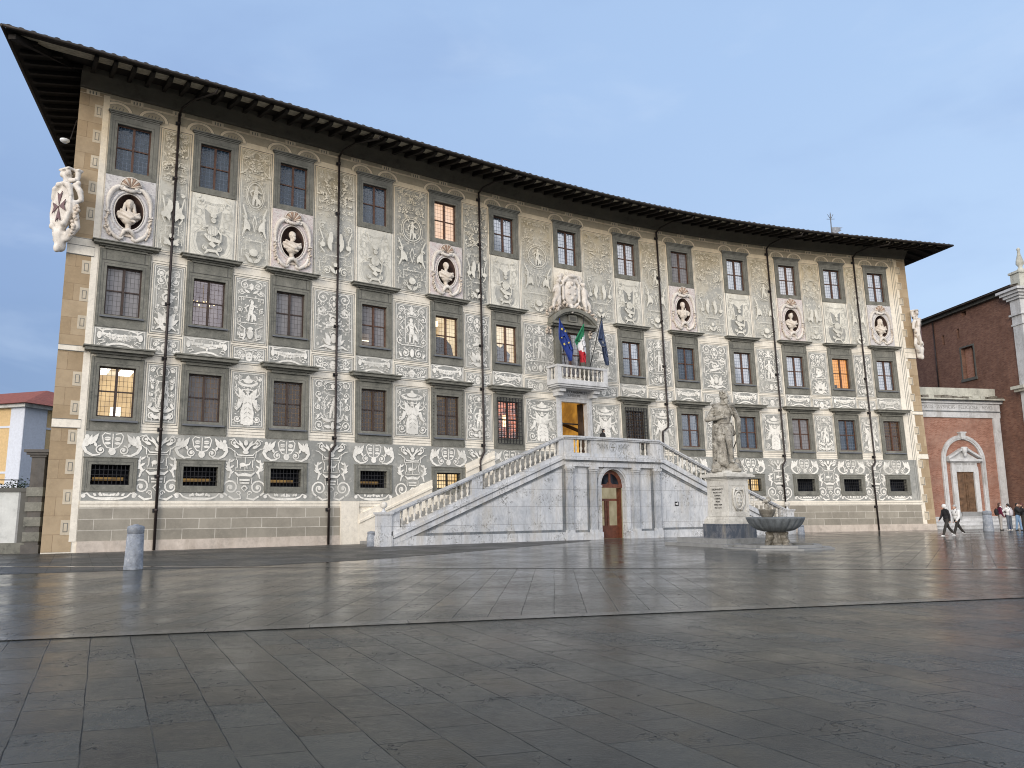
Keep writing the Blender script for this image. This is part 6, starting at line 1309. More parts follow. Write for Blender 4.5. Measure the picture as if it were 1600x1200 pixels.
# ------------------------------------------------------------------ people
def person(label, x, y, face, H, legs, arms, top, trou, shoe, hair, long_hair=False, puffy=1.0, hat=None, head_turn=0.0, lean=0.0, skirt=False, z=0.0, bag=None, hood=False):
    """face: direction faced, angle in the ground plane; legs: ((hip, knee) forward angles) x2; arms: (forward, bend, out) x2"""
    Pn = thing('person', (x,y,z), label, 'person'); k = H/1.72
    fx, fy = math.cos(face), math.sin(face); rx, ry = fy, -fx
    Tp = lambda p: (x+k*(rx*p[0]+fx*p[1]), y+k*(ry*p[0]+fy*p[1]), z+k*p[2])   # p: right, forward, up
    hipz = .93
    J = []
    for sg, (a, b) in zip((-1,1), legs):
        h_ = (sg*.095, 0, hipz); kn = (sg*.095, .43*math.sin(a), hipz-.43*math.cos(a)); c = a-b; an = (sg*.095, kn[1]+.42*math.sin(c), kn[2]-.42*math.cos(c)); J.append((h_, kn, an, c))
    dz = min(j[2][2]-(.085 if j[3] > -.35 else .13) for j in J)
    J = [tuple((p[0],p[1],p[2]-dz) for p in j[:3])+(j[3],) for j in J]; up = -dz
    ly = lambda zz: lean*(zz-.93)
    sh = 1.42+up; body = []; jack = []; tr = []; shoes = []
    body += [ell((0,ly(1.2),1.22+up),(.13,.09,.24)), cap((0,ly(1.45),1.42+up),(0,ly(1.5)+.01,1.53+up),.05,.048)]
    ht = head_turn; hc = (0, ly(1.62)+.02, 1.62+up)
    def hd(a, b, c): return (hc[0]+a*math.cos(ht)+b*math.sin(ht), hc[1]+b*math.cos(ht)-a*math.sin(ht), hc[2]+c)
    body += [ell(hc,(.072,.090,.108),-ht), ell(hd(0,.092,-.005),(.012,.02,.022)), ell(hd(0,.07,-.07),(.035,.03,.025)), ell(hd(.072,0,0),(.010,.02,.025)), ell(hd(-.072,0,0),(.010,.02,.025)), ell(hd(.03,.082,.02),(.010,.007,.006)), ell(hd(-.03,.082,.02),(.010,.007,.006)), ell(hd(0,.088,-.045),(.02,.01,.005))]
    for (h_, kn, an, c) in J:
        body += [cap((h_[0],h_[1],h_[2]),kn,.075,.05), cap(kn,an,.05,.035)]; tr += [cap(h_,kn,.098,.076), cap(kn,(an[0],an[1],an[2]+.0),.076,.062)]
        f = (an[0], an[1]+.11*math.cos(c*.8), an[2]-.055+.11*math.sin(c*.8)*(-1 if c < 0 else 0)); shoes += [cap((an[0],an[1]-.03,an[2]-.045),f,.045,.036)]
    tr += [ell((0,0,hipz+up),(.165,.115,.11))]
    for sg, (a, b, o_) in zip((-1,1), arms):
        S_ = (sg*.185, ly(sh), sh-.02); L1, L2 = .29, .25
        e = (S_[0]+sg*L1*math.sin(o_), S_[1]+L1*math.sin(a)*math.cos(o_), S_[2]-L1*math.cos(a)*math.cos(o_)); t_ = a+b; w_ = (e[0]-sg*L2*math.sin(o_)*.6, e[1]+L2*math.sin(t_), e[2]-L2*math.cos(t_))
        body += [cap(S_,e,.045,.036), cap(e,w_,.036,.026)]; jack += [cap(S_,e,.068*puffy,.058*puffy), cap(e,(w_[0]*.98,w_[1],w_[2]),.056*puffy,.044*puffy)]
        d = Vector((0,math.sin(t_),-math.cos(t_))); pm = Vector(w_)+d*.06; n_ = Vector((0,math.cos(t_),math.sin(t_)))
        body.append(cap(w_,tuple(pm),.026,.030)); 
        for q, (sx, ln) in enumerate(((-.024,.060),(-.008,.072),(.008,.068),(.023,.052))):
            b0 = pm+Vector((sx,0,0)); m0 = b0+d*ln*.6+n_*.006; body += [cap(tuple(b0),tuple(m0),.0095,.009,6), cap(tuple(m0),tuple(m0+d*ln*.4+n_*.02),.009,.0075,6)]
        body.append(cap(tuple(pm-d*.03+Vector((-sg*.02,0,0))),tuple(pm+d*.02+n_*.03+Vector((-sg*.03,0,0))),.011,.009,6))
    jack += [ell((0,ly(1.28),1.28+up),(.185*(.6+.4*puffy),.125*puffy,.22)), cap((-.13,ly(1.42),1.41+up),(.13,ly(1.42),1.41+up),.075,.075), ell((0,ly(1.05),1.06+up),(.175,.125*puffy,.17)), cap((0,ly(1.48),1.47+up),(0,ly(1.5),1.50+up),.068,.066)]
    sculpt('body', body, 'skin', Tp, .0115, 1, Pn); sculpt('jacket', jack, top, Tp, .016, 2, Pn); sculpt('trousers', tr, trou, Tp, .016, 2, Pn); sculpt('shoes', shoes, shoe, Tp, .013, 1, Pn)
    hp = [ell(hd(0,-.018,.028),(.082,.092,.098),-ht), ell(hd(0,-.06,-.02),(.07,.05,.08))]
    if long_hair: hp += [cap(hd(sg*.055,-.04,-.02),hd(sg*.065,-.06,-.26),.045,.05) for sg in (-1,0,1)]
    sculpt('hair', hp, hair, Tp, .014, 1, Pn)
    if hat == 'hood': sculpt('hood', [ell(hd(0,-.01,.02),(.115,.12,.125),-ht), ell(hd(0,-.06,-.08),(.10,.08,.08))], 'white_cloth', Tp, .016, 1, Pn)
    if hat == 'beanie': sculpt('hat', [ell(hd(0,-.01,.065),(.088,.100,.075),-ht), cap(hd(-.06,0,.04),hd(.06,0,.04),.05,.05)], 'grey_cloth', Tp, .015, 1, Pn)
    if hat == 'cap': sculpt('hat', [ell(hd(0,-.01,.07),(.088,.100,.055),-ht), ell(hd(0,.09,.045),(.06,.06,.012),-ht)], 'black_cloth', Tp, .012, 1, Pn)
    if hat == 'scarf': sculpt('scarf', [cap((-.06,ly(1.5)+.02,1.48+up),(.06,ly(1.5)+.02,1.48+up),.07,.07), cap((0,ly(1.4)+.10,1.46+up),(.02,ly(1.3)+.13,1.30+up),.05,.04)], 'white_cloth', Tp, .016, 1, Pn)
    if bag:
        bl, bm_, sc_ = bag
        Bg = thing('backpack', Tp((0,-.2,1.2+up)), bl, 'backpack')
        sculpt('pack', [ell((0,ly(1.2)-.20,1.16+up),(.15*sc_,.11*sc_,.22*sc_)), bxx((0,ly(1.2)-.18,1.10+up),(.12*sc_,.07*sc_,.15*sc_))], bm_, Tp, .018, 3, Bg)
        mb = MB(Tp)
        for sg in (-1,1): mb.tube([(sg*.09,ly(1.4)-.12,1.40+up),(sg*.115,ly(1.42),1.50+up),(sg*.12,ly(1.3)+.135,1.34+up),(sg*.14,ly(1.1)+.06,1.10+up),(sg*.10,-.12,1.02+up)],.014,'black_cloth',n=5)
        mb.build('strap', Bg)
    return Pn
LEFTW = math.pi+.15
person('walking person in black jacket and white hood, front one of the two walkers', 25.0, 45.6, LEFTW, 1.86, ((.42,.08),(-.38,.30)), ((-.25,.2,.1),(.25,.4,.1)), 'black_cloth', 'trouser_black', 'shoe_white', 'hair_black', hat='hood', lean=.08)
person('walking person in puffy white jacket and grey beanie, the rear one of the two walkers', 26.0, 46.3, LEFTW+.1, 1.84, ((.46,.06),(-.50,.22)), ((.1,.5,.15),(-.2,.4,.15)), 'white_cloth', 'trouser_black', 'shoe_white', 'hair_brown', puffy=1.35, hat='beanie', lean=.10,
    bag=('grey patterned backpack on the walker in the white puffy jacket','grey_cloth',1.15))
person('long haired person in maroon jacket and pale grey trousers beside the tall bollard', 34.85, 56.5, -.25, 1.93, ((.03,.02),(-.03,.02)), ((.5,1.2,.1),(.1,.3,.1)), 'maroon', 'trouser_grey', 'trouser_black', 'hair_brown', long_hair=True, hat='scarf', bag=('black backpack on the person in the maroon jacket','black_cloth',1.05))
person('dark haired person in white jacket and dark grey jeans, back to the square', 35.28, 56.2, 1.9, 1.87, ((.04,.03),(-.04,.03)), ((.9,1.3,.35),(.4,1.2,.2)), 'white_cloth', 'jeans_grey', 'shoe_white', 'hair_black', puffy=1.25, bag=('pale lilac bag on the back of the standing person in white jacket','lilac_cloth',1.0))
person('person in dark blue trousers half hidden behind the one in white jacket', 36.25, 57.7, 2.2, 1.78, ((.03,.02),(-.03,.02)), ((.2,.4,.1),(.2,.4,.1)), 'maroon', 'cloth_blue', 'trouser_black', 'hair_black')
person('person in black jacket and light blue jeans near the right edge', 35.72, 55.9, -.9, 1.90, ((.15,.02),(-.12,.02)), ((.6,1.5,.4),(.8,1.6,.3)), 'black_cloth', 'jeans_blue', 'trouser_black', 'hair_black', puffy=1.3)
person('person with dark red hair and black coat cut off by the right edge', 36.45, 56.5, 2.6, 1.88, ((.05,.02),(-.05,.02)), ((.3,.8,.1),(.3,.8,.1)), 'black_cloth', 'trouser_black', 'trouser_black', 'hair_red')
px_, py_, pz_ = TG((.72,1.6,ZL))
person('person in black jacket and black cap walking on the landing by the main door', px_, py_, R(25), 1.74, ((.3,.1),(-.25,.2)), ((.2,.4,.1),(.2,.6,.1)), 'black_cloth', 'trouser_black', 'trouser_black', 'hair_black', hat='cap', lean=.18, z=pz_)

# ------------------------------------------------------------------ portal building on the right
PX, PY = 33.0, 63.0; pd = (.978,.208)
TB = lambda p: (PX+pd[0]*p[0]+pd[1]*p[1], PY+pd[1]*p[0]-pd[0]*p[1], p[2])
BR = thing('brick_portal', TB((3.8,0,0)), 'red brick front with marble arch around a pedimented wooden door', 'portal building')
ac = 3.86
mb = MB(TB); mb.box((-3.2,-.5,.0),(7.75,0,10.4),'red_brick',seg=0); mb.build('wall', BR)
m = 'trim_marble'
mb = MB(TB); mb.box((7.10,0,.9),(7.75,.14,9.0),m,seg=0); mb.box((7.0,0,.6),(7.85,.2,.95),m,seg=0); mb.build('pilaster', BR)
mb = MB(TB); mb.box((-3.2,0,8.95),(7.85,.12,9.42),m,seg=0); mb.box((-3.2,0,9.42),(7.9,.18,9.50),'grey_marble',seg=0); mb.box((-3.2,0,9.50),(7.85,.14,10.12),m,seg=0); mb.box((-3.2,0,10.12),(8.0,.30,10.26),m,seg=0); mb.box((-3.2,0,10.26),(8.05,.36,10.38),'grey_marble',seg=0)
mb.build('architrave', BR)
mb = MB(TB); mb.box((-3.2,0,10.38),(8.3,.62,10.48),'parapet_stone',seg=0)
r3 = random.Random(4); x = -3.2
while x < 8.2: wq = r3.uniform(.25,.6); mb.box((x,0,10.48),(min(8.25,x+wq),.45+.2*r3.random(),10.62+.14*r3.random()),'wet_stone' if r3.random() < .6 else 'parapet_stone',seg=0); x += wq
mb.build('cornice', BR)
mb = MB(TB); mb.box((-3.2,-.4,10.4),(7.6,.08,11.42),'parapet_stone',seg=0); mb.build('parapet', BR)
text('inscription','NFIRMATIS \u00b7 AVSPICIIS \u00b7 FELICIORE \u00b7 AEVO',.42,'letter_grey',lambda p: TB((p[0],p[1]+.14,p[2])),BR,x=3.3,z=9.80,depth=.006,squash=.98)
mb = MB(TB); N = 24; zs2 = 5.45
for r0, r1, d in ((1.68,2.05,.14),(1.80,1.93,.19)):
    for k in range(N):
        a0, a1 = math.pi*k/N, math.pi*(k+1)/N; mb.prism([(ac+r0*math.cos(a0),zs2+r0*math.sin(a0)),(ac+r1*math.cos(a0),zs2+r1*math.sin(a0)),(ac+r1*math.cos(a1),zs2+r1*math.sin(a1)),(ac+r0*math.cos(a1),zs2+r0*math.sin(a1))],0,d,m)
for sg in (1,-1):
    x0, x1 = sorted((ac+sg*1.68,ac+sg*2.05)); mb.box((x0,0,.9),(x1,.14,zs2),m,seg=0); x0, x1 = sorted((ac+sg*1.80,ac+sg*1.93)); mb.box((x0,.14,.9),(x1,.19,zs2),m,seg=0)
mb.prism([(ac-.16,7.15),(ac+.16,7.15),(ac+.24,7.72),(ac-.24,7.72)],0,.34,m); mb.box((ac-.3,0,7.66),(ac+.3,.38,7.76),m,seg=0); mb.build('arch', BR)
mb = MB(TB); dx0, dx1 = 3.02, 4.68; dc = (dx0+dx1)/2
mb.box((dx0-.42,0,1.05),(dx0,.18,4.5),m,seg=0); mb.box((dx1,0,1.05),(dx1+.42,.18,4.5),m,seg=0); mb.box((dx0-.42,0,4.5),(dx1+.42,.18,4.92),m,seg=0); mb.box((dx0-.38,0,4.92),(dx1+.38,.14,5.34),m,seg=0)
mb.box((dx0-.75,0,5.34),(dx1+.75,.42,5.52),m,seg=0); mb.box((dx0-.6,0,5.26),(dx1+.6,.28,5.34),m,seg=0)
for sg in (1,-1):
    mb.prism([(dc+sg*(1.58),5.52),(dc+sg*.28,6.22),(dc+sg*.28,6.40),(dc+sg*1.60,5.68)],0,.40,m)
mb.prism([(dc-1.4,5.52),(dc+1.4,5.52),(dc,6.25)],0,.10,m); mb.build('door_surround', BR)
P = [ell((dc,.30,6.22),(.22,.2,.30)), ell((dc,.34,5.9),(.15,.12,.22)), cap((dc-.22,.3,6.45),(dc+.22,.3,6.45),.09,.09)]; sculpt('keystone_bust', P, 'trim_marble', TB, .03, 1, BR)
text('inscription','MDCCLXI \u00b7 COSMI \u00b7 PII \u00b7 AERE',.18,'letter_grey',lambda p: TB((p[0],p[1]+.14,p[2])),BR,x=dc,z=5.12,depth=.006,squash=.85)
mb = MB(TB); mb.box((dx0,.0,1.3),(dx1,.05,4.5),'door_wood',seg=0)
for x0, x1 in ((dx0+.08,dc-.06),(dc+.06,dx1-.08)):
    for z0, z1 in ((1.42,2.15),(2.28,3.55),(3.68,4.38)):
        for a in (0,.10): mb.box((x0+a,.05,z0+a),(x1-a,.075+a*.3,z1-a),'door_wood',seg=0)
mb.box((dc-.03,.05,1.3),(dc+.03,.10,4.5),'door_wood',seg=0); mb.build('door', BR)
mb = MB(TB); mb.box((dx0-.1,0,.9),(dx1+.1,.5,1.3),'kerb_stone',seg=0)
for k, (d, z0, z1) in enumerate(((1.9,.0,.30),(1.5,.30,.60),(1.1,.60,.92))): mb.box((-2.2+.1*k,0,z0),(16,d,z1),'trim_marble',seg=0); mb.box((-2.2+.1*k,d,z1-.07),(16,d+.06,z1-.005),'trim_marble',seg=0)
mb.build('steps', BR)
# church flank behind it
QX, QY = 40.9, 64.6; qd = (-.1,.995)
TC = lambda p: (QX+qd[0]*p[0]-qd[1]*p[1], QY+qd[1]*p[0]+qd[0]*p[1], p[2])    # x away from the viewer, y out towards the palace
CH = thing('church', TC((2,0,0)), 'tall dark brick church flank rising behind the portal building', 'church')
mb = MB(TC); HC = 19.3
holes = [(2.58,4.2,12.95,15.75),(3.05,3.65,18.6,19.0),(6.3,6.6,16.6,17.5),(4.2,4.5,16.75,17.65)]
xs = sorted(set([-3.2,24]+[h[0] for h in holes]+[h[1] for h in holes])); zs_ = sorted(set([0,HC]+[h[2] for h in holes]+[h[3] for h in holes]))
for a, b in zip(xs, xs[1:]):
    for c, d in zip(zs_, zs_[1:]):
        if not any(h[0] < (a+b)/2 < h[1] and h[2] < (c+d)/2 < h[3] for h in holes): mb.add([(a,0,c),(b,0,c),(b,0,d),(a,0,d)], [(0,1,2,3)], 'old_brick')
for a, b, c, d in holes: mb.box((a,-.5,c),(b,-.48,d),'dim_interior',seg=0); mb.box((a-.01,-.48,c),(a,.0,d),'old_brick',seg=0); mb.box((b,-.48,c),(b+.01,.0,d),'old_brick',seg=0); mb.box((a,-.48,c-.01),(b,0,c),'old_brick',seg=0); mb.box((a,-.48,d),(b,0,d+.01),'old_brick',seg=0)
mb.add([(-3.2,0,0),(-3.2,-14,0),(-3.2,-14,HC),(-3.2,0,HC)], [(0,1,2,3)], 'trim_marble'); mb.add([(24,0,0),(24,-14,0),(24,-14,HC),(24,0,HC)], [(3,2,1,0)], 'old_brick'); mb.add([(-3.2,-14,0),(24,-14,0),(24,-14,HC),(-3.2,-14,HC)], [(0,1,2,3)], 'old_brick'); mb.build('wall', CH)
mb = MB(TC)
for a, b, c, d in holes[:1]: mb.box((a-.14,0,c-.14),(a,.05,d+.14),'pietra_dark',seg=0); mb.box((b,0,c-.14),(b+.14,.05,d+.14),'pietra_dark',seg=0); mb.box((a,0,d),(b,.05,d+.14),'pietra_dark',seg=0); mb.box((a-.2,0,c-.24),(b+.2,.12,c-.0),'pietra_dark',seg=0)
mb.box((3.3,-.45,13.0),(4.1,-.3,15.7),'red_brick',seg=0); mb.build('window', CH)
mb = MB(TC); mb.box((-3.4,-.1,19.1),(24,.35,19.35),'pietra_dark',seg=0); mb.prism([(-3.4,19.35),(24,19.35),(24,19.5),(-3.4,19.5)],-.1,.75,'roof_tile'); 
mb.add([(-3.4,.8,19.45),(24,.8,19.45),(24,-7,21.4),(-3.4,-7,21.4),(24,-14.8,19.45),(-3.4,-14.8,19.45)], [(0,1,2,3),(3,2,4,5)], 'roof_tile'); mb.build('roof', CH)
mb = MB(TC); mb.tube([(7.6,.1,19.1),(7.6,.1,11.4)],.06,'pipe_metal',n=6); mb.build('downpipe', CH)
mb = MB(TC); mb.box((-3.6,-1.3,.9),(-2.55,.18,16.2),'trim_marble',seg=0); mb.box((-3.75,-1.45,.3),(-2.4,.3,.9),'trim_marble',seg=0)
for e, z0, z1 in ((.08,16.2,16.35),(.16,17.0,17.15),(.02,16.35,17.0),(.03,17.15,18.3),(.2,18.3,18.5),(.36,18.5,18.72),(.52,18.72,18.95),(.7,18.95,19.15)): mb.box((-3.6-e,-1.3-e,z0),(-2.55+e,.18+e,z1),'trim_marble',seg=0)
mb.box((-3.6,-1.3,19.15),(-2.6,.0,20.5),'parapet_stone',seg=0); mb.box((-3.7,-1.4,20.5),(-2.5,.1,20.68),'parapet_stone',seg=0); mb.build('corner_pilaster', CH)
mb = MB(TC); mb.lathe([(.34,20.68),(.26,20.85),(.18,21.0),(.14,21.1),(.30,21.35),(.28,21.6),(.12,22.2),(.10,22.5),(.16,22.6),(.05,22.75)],(-3.1,-.6,0),'parapet_stone',n=12); mb.build('finial', CH)
mb = MB(TC); mb.box((-3.6,.18,11.0),(-2.2,.75,11.25),'parapet_stone',seg=0); mb.box((-3.5,.18,10.8),(-2.3,.55,11.0),'parapet_stone',seg=0); mb.build('ledge', CH)

# ------------------------------------------------------------------ left: gate pillar, boundary wall, yellow house
GP = thing('gate_pillar', (-20.12,33.3,0), 'dark banded stone gate pillar with moulded cap beside the palace corner', 'gate pillar')
mb = MB(place(-20.12,33.3,0,R(10))); mb.box((-.26,-.3,0),(.26,.3,4.0),'grey_pillar',seg=0)
for k in range(4): mb.box((-.34,-.36,.5+.62*k),(.30,.34,.88+.62*k),'pietra_serena',seg=0)
mb.box((-.36,-.38,0),(.33,.36,.36),'grey_pillar',seg=0); mb.build('shaft', GP)
mb = MB(place(-20.12,33.3,0,R(10))); mb.box((-.32,-.36,4.0),(.32,.36,4.1),'grey_pillar',seg=0); mb.box((-.42,-.46,4.1),(.42,.46,4.2),'grey_pillar',seg=0); mb.box((-.5,-.54,4.2),(.5,.54,4.32),'grey_pillar',seg=0); mb.build('cap', GP)
WB = thing('boundary_wall', (-21.4,32.6,0), 'low white rendered wall with dark coping at the far left', 'wall')
Tw = place(-20.40,33.2,0,R(180+18)); 
mb = MB(Tw); mb.box((0,-.15,0),(12,.15,2.55),'white_wall',seg=0); mb.build('wall', WB)
mb = MB(Tw); mb.box((0,-.22,2.55),(12,.22,2.72),'pietra_dark',seg=0); mb.build('coping', WB)
mb = MB(Tw); mb.box((0,.15,0),(12,.19,.45),'pietra_serena',seg=0); mb.box((0,.15,.45),(.30,.18,2.55),'pietra_dark',seg=0); mb.box((.30,.15,.45),(.38,.17,2.55),'kerb_stone',seg=0)
mb.build('stone_border', WB)
mb = MB(Tw)
for a, b in (((.3,3.05),(12,3.05)),): mb.tube([(a[0],0,a[1]),(b[0],0,b[1])],.02,'iron',n=5)
for k in range(10): mb.tube([(.5+1.2*k,0,2.7),(.5+1.2*k,0,3.05)],.02,'iron',n=5)
mb.build('rail', WB)
YA = R(18); Ty = lambda p: (-37.84+(-math.cos(YA))*p[0]+math.sin(YA)*p[1], 60+math.sin(YA)*p[0]+math.cos(YA)*p[1], p[2])  # x left along the front, y back along the side
YH = thing('yellow_house', Ty((4,4,0)), 'pale yellow house with white pilasters and red tiled roof', 'house')
mb = MB(Ty); mb.box((0,0,0),(20,14,10.0),'yellow_wall',seg=0); mb.build('wall', YH)
mb = MB(Ty)
for x in (0,10): mb.box((x-.06,-.10,0),(x+1.35,0,10.0),'pale_wall',seg=0)
mb.box((-.08,-.10,0),(0,1.9,10.0),'pale_wall',seg=0); mb.box((-.08,6.0,0),(0,7.5,10.0),'pale_wall',seg=0)
for z in (8.3,4.75): mb.box((1.35,-.05,z),(20,0,z+.16),'pale_wall',seg=0); mb.box((-.05,1.9,z),(0,14,z+.16),'pale_wall',seg=0)
mb.box((-.1,-.12,0),(20,0,3.9),'pale_wall',seg=0); mb.box((-.45,-.45,9.85),(20,14,10.12),'white_wall',seg=0); mb.build('trim', YH)
mb = MB(Ty); mb.add([(-.8,-.8,10.12),(20.8,-.8,10.12),(20.8,14.8,10.12),(-.8,14.8,10.12),(5.5,6.5,12.4),(14.5,6.5,12.4)], [(0,1,5,4),(1,2,5),(2,3,4,5),(3,0,4),(3,2,1,0)], 'terracotta_roof'); mb.build('roof', YH)
mb = MB(Ty); mb.tube([(-.12,2.6,10),(-.12,2.6,3.2)],.07,'pipe_metal',n=6); mb.build('downpipe', YH)
for x in (3.0,6.0,):
    mb = MB(Ty); mb.box((x,-.06,5.6),(x+1.2,-.02,7.6),'pietra_serena',seg=0); mb.build('window', YH)
mb = MB(Ty); mb.box((-.06,3.2,5.3),(-.02,5.6,6.6),'tan_plaster',seg=0); mb.build('window', YH)
SHR = thing('shrub', (-21.2,33.9,2.4), 'small dark green plant above the boundary wall beside the gate pillar', 'plant')
mb = MB(TID); r5 = random.Random(5)
for k in range(240):
    c = (-21.5+r5.gauss(0,.5), 34.0+r5.gauss(0,.2), 2.75+abs(r5.gauss(0,.16))); a = r5.uniform(0,6.28); d = (math.cos(a)*.09, math.sin(a)*.09, r5.uniform(-.04,.08)); e = (-d[1]*.4, d[0]*.4, .02)
    mb.add([c,(c[0]+d[0]*.5+e[0],c[1]+d[1]*.5+e[1],c[2]+d[2]*.5+e[2]),(c[0]+d[0],c[1]+d[1],c[2]+d[2]),(c[0]+d[0]*.5-e[0],c[1]+d[1]*.5-e[1],c[2]+d[2]*.5-e[2])], [(0,1,2,3)], 'plant_green')
mb.build('leaves', SHR)
mb = MB(TID)
for k in range(6): mb.tube([(-21.8+.2*k,34.0,2.0),(-21.85+.22*k,34.0,2.85)],.012,'plant_green',n=4)
mb.build('stem', SHR)

# ------------------------------------------------------------------ wet paving
def paving(name, ang, cross, bw, rh, base, mort=.0065, rough=(.05,.30), bump=.62, grain=.60):
    """slabs laid along ang (radians, long joints) with cross joints; damp, each slab lying and shining a little differently"""
    n = NT(name); g = n.t.nodes.new('ShaderNodeNewGeometry'); P_ = g.outputs['Position']
    a, b = (math.cos(ang), math.sin(ang)), (math.cos(cross), math.sin(cross)); det = a[0]*b[1]-a[1]*b[0]
    def dot(vx, vy):
        d = n.n('ShaderNodeVectorMath', operation='DOT_PRODUCT'); n.put(d.inputs[0], P_); d.inputs[1].default_value = (vx, vy, 0); return d.outputs['Value']
    u = dot(b[1]/det, -b[0]/det); v = dot(-a[1]/det, a[0]/det)
    p = n.pos(); wob = n.noise(p, .7, 3, .55); wob2 = n.noise(p, 7, 3, .6)
    cmb = n.n('ShaderNodeCombineXYZ'); n.put(cmb.inputs[0], n.math('ADD', n.math('ADD', u, n.math('MULTIPLY', wob, .08)), n.math('MULTIPLY', wob2, .004))); n.put(cmb.inputs[1], n.math('ADD', n.math('ADD', v, n.math('MULTIPLY', wob, .05)), n.math('MULTIPLY', wob2, .004)))
    br = n.n('ShaderNodeTexBrick'); n.put(br.inputs['Vector'], cmb.outputs[0]); br.offset = .37; br.offset_frequency = 2; br.squash = 1.35; br.squash_frequency = 3
    n.set(br, Scale=1.0, Mortar_Size=mort, Mortar_Smooth=.5, Brick_Width=bw, Row_Height=rh, Color1=(0,0,0), Color2=(1,1,1), Mortar=(.5,.5,.5))
    sv = n.n('ShaderNodeSeparateColor'); n.put(sv.inputs[0], br.outputs['Color']); rnd = sv.outputs[0]
    wn = n.n('ShaderNodeTexWhiteNoise', noise_dimensions='1D'); n.put(wn.inputs['W'], n.math('MULTIPLY', rnd, 37.0)); rnd2 = wn.outputs['Value']
    fine = n.noise(p, 34, 5, .75); med = n.noise(p, 8, 5, .7); big = n.noise(p, .55, 5, .6, .38, .62)
    c = n.mix(n.noise(p, 1.4, 5, .65, .35, .7), tuple(x*.7 for x in base), tuple(x*1.3 for x in base)); c = n.mix(n.math('MULTIPLY', rnd2, .75), c, tuple(x*2.4 for x in base))
    c = n.mix(n.math('MULTIPLY', n.noise(p, 21, 4, .75, .52, .68), .5), c, tuple(x*1.9 for x in base))
    c = n.mix(n.math('MULTIPLY', n.noise(p, 3.2, 6, .8, .60, .70), .6), c, tuple(x*2.0*k for x, k in zip(base,(1.05,1.0,.88))))
    joint = n.math('MULTIPLY', br.outputs['Fac'], n.noise(p, 1.7, 3, .6, .30, .55))
    # chips at the joints and sparse cracks
    vr = n.noise(n.pos(scale=(1,1,1), loc=(5,2,0)), 1.15, 4, .7); crack = n.math('SUBTRACT', 1.0, n.math('MULTIPLY', n.math('ABSOLUTE', n.math('SUBTRACT', vr, .5)), 190.0), True)
    crack = n.math('MULTIPLY', crack, n.noise(p, .9, 2, .5, .52, .58)); hole = n.noise(n.pos(scale=(1,1,1), loc=(1,8,0)), 3.2, 5, .75, .675, .70)
    dk = n.math('MAXIMUM', n.math('MAXIMUM', joint, crack), hole)
    c = n.mix(n.math('MULTIPLY', dk, .8), c, tuple(x*.30 for x in base)); n.put(n.b.inputs['Base Color'], c)
    r_ = n.ramp(n.math('ADD', n.math('MULTIPLY', rnd2, .45), n.math('MULTIPLY', big, .55)), 0, 1, rough[0], rough[1])
    r_ = n.math('ADD', r_, n.math('MULTIPLY', n.ramp(med,.35,.65,-1,1), .06)); r_ = n.math('ADD', r_, n.math('MULTIPLY', dk, .3)); n.put(n.b.inputs['Roughness'], n.math('MAXIMUM', r_, .06))
    n.b.inputs['Specular IOR Level'].default_value = .30; n.b.inputs['IOR'].default_value = 1.33
    tilt = n.math('MULTIPLY', n.math('SUBTRACT', rnd2, .5), n.math('MULTIPLY', n.noise(p, 1.5, 2, .5), 1.2))
    h = n.math('ADD', n.math('MULTIPLY', dk, -.7), n.math('MULTIPLY', tilt, .42)); h = n.math('ADD', h, n.math('MULTIPLY', med, .20)); h = n.math('ADD', h, n.math('MULTIPLY', fine, n.math('MULTIPLY', n.math('ADD', big, .35), grain)))
    n.bump(h, bump, .014); return n.m
BASE = (.026,.028,.026)
paving('paving_near', R(117.5), R(16.5), .78, .47, BASE)
paving('paving_mid', R(87), R(4), .95, .52, (.029,.031,.029), rough=(.06,.26), bump=.42, grain=.42)
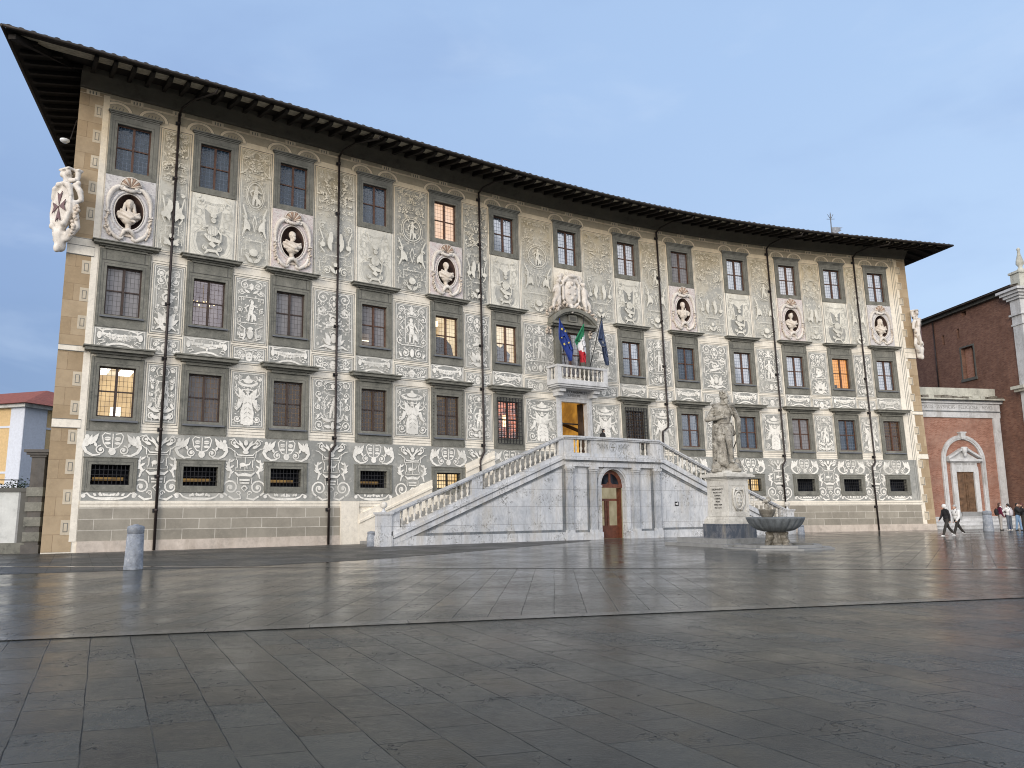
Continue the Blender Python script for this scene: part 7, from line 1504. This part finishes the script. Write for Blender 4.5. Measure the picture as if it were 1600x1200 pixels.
paving('paving_far', R(60), R(-30), 1.0, .55, (.030,.031,.029), rough=(.07,.24), bump=.38, grain=.36)
paving('paving_strip', R(119), R(32), 1.1, .6, (.040,.040,.038), rough=(.30,.55), bump=.5)
paving('paving_band', R(14.3), R(104), 1.4, 9.0, (.060,.060,.056), rough=(.10,.24), bump=.25)
def sheet(name, pts, z, m):
    b = MB(TID); b.add([(x,y,z) for x,y in pts], [tuple(range(len(pts)))], m); return b.build(name, origin=(pts[0][0],pts[0][1],0), kind='structure')
def strip(p0, p1, w0): 
    dx, dy = p1[0]-p0[0], p1[1]-p0[1]; l = math.hypot(dx,dy); nx, ny = -dy/l*w0/2, dx/l*w0/2; return [(p0[0]-nx,p0[1]-ny),(p1[0]-nx,p1[1]-ny),(p1[0]+nx,p1[1]+ny),(p0[0]+nx,p0[1]+ny)]
g0 = (-40,2.0); g1 = (60,27.3)        # first drainage band
def yb1(x): return 12.22+.2545*x
sheet('ground', [(-1500,-1500),(1500,-1500),(1500,3000),(-1500,3000)], 0, 'paving_near')
def yb2(x): return 22.75-.135*x
xi = (22.75-12.22)/(.2545+.135)
sheet('paving_middle', [(-60,yb1(-60)),(xi,yb1(xi)),(-60,yb2(-60))], .004, 'paving_mid')
sheet('paving_upper', [(-60,yb2(-60)),(xi,yb2(xi)),(80,yb1(80)),(80,75),(-60,75)], .004, 'paving_far')
S1 = [TG((s_,9.0,0))[:2] for s_ in range(-34,-5,4)]; S2 = [TG((s_,-.5,0))[:2] for s_ in range(-6,-35,-4)]
sheet('palace_pavement', [(-26,20.2)]+[(-13.9,21.65),(-10.26,23.2),(-7.8,24.3),(-5.2,26.8),(-2.6,30.6),(4,42)]+[TG((s_,-.5,0))[:2] for s_ in (2,-3,-8,-13,-18,-23,-28)]+[(-32,33)], .008, 'paving_strip')
sheet('drainage_band', strip((-60,yb1(-60)),(80,yb1(80)),.34), .012, 'paving_band')
sheet('stone_band', strip((-40,yb2(-40)),(40,yb2(40)),.34), .012, 'paving_band')
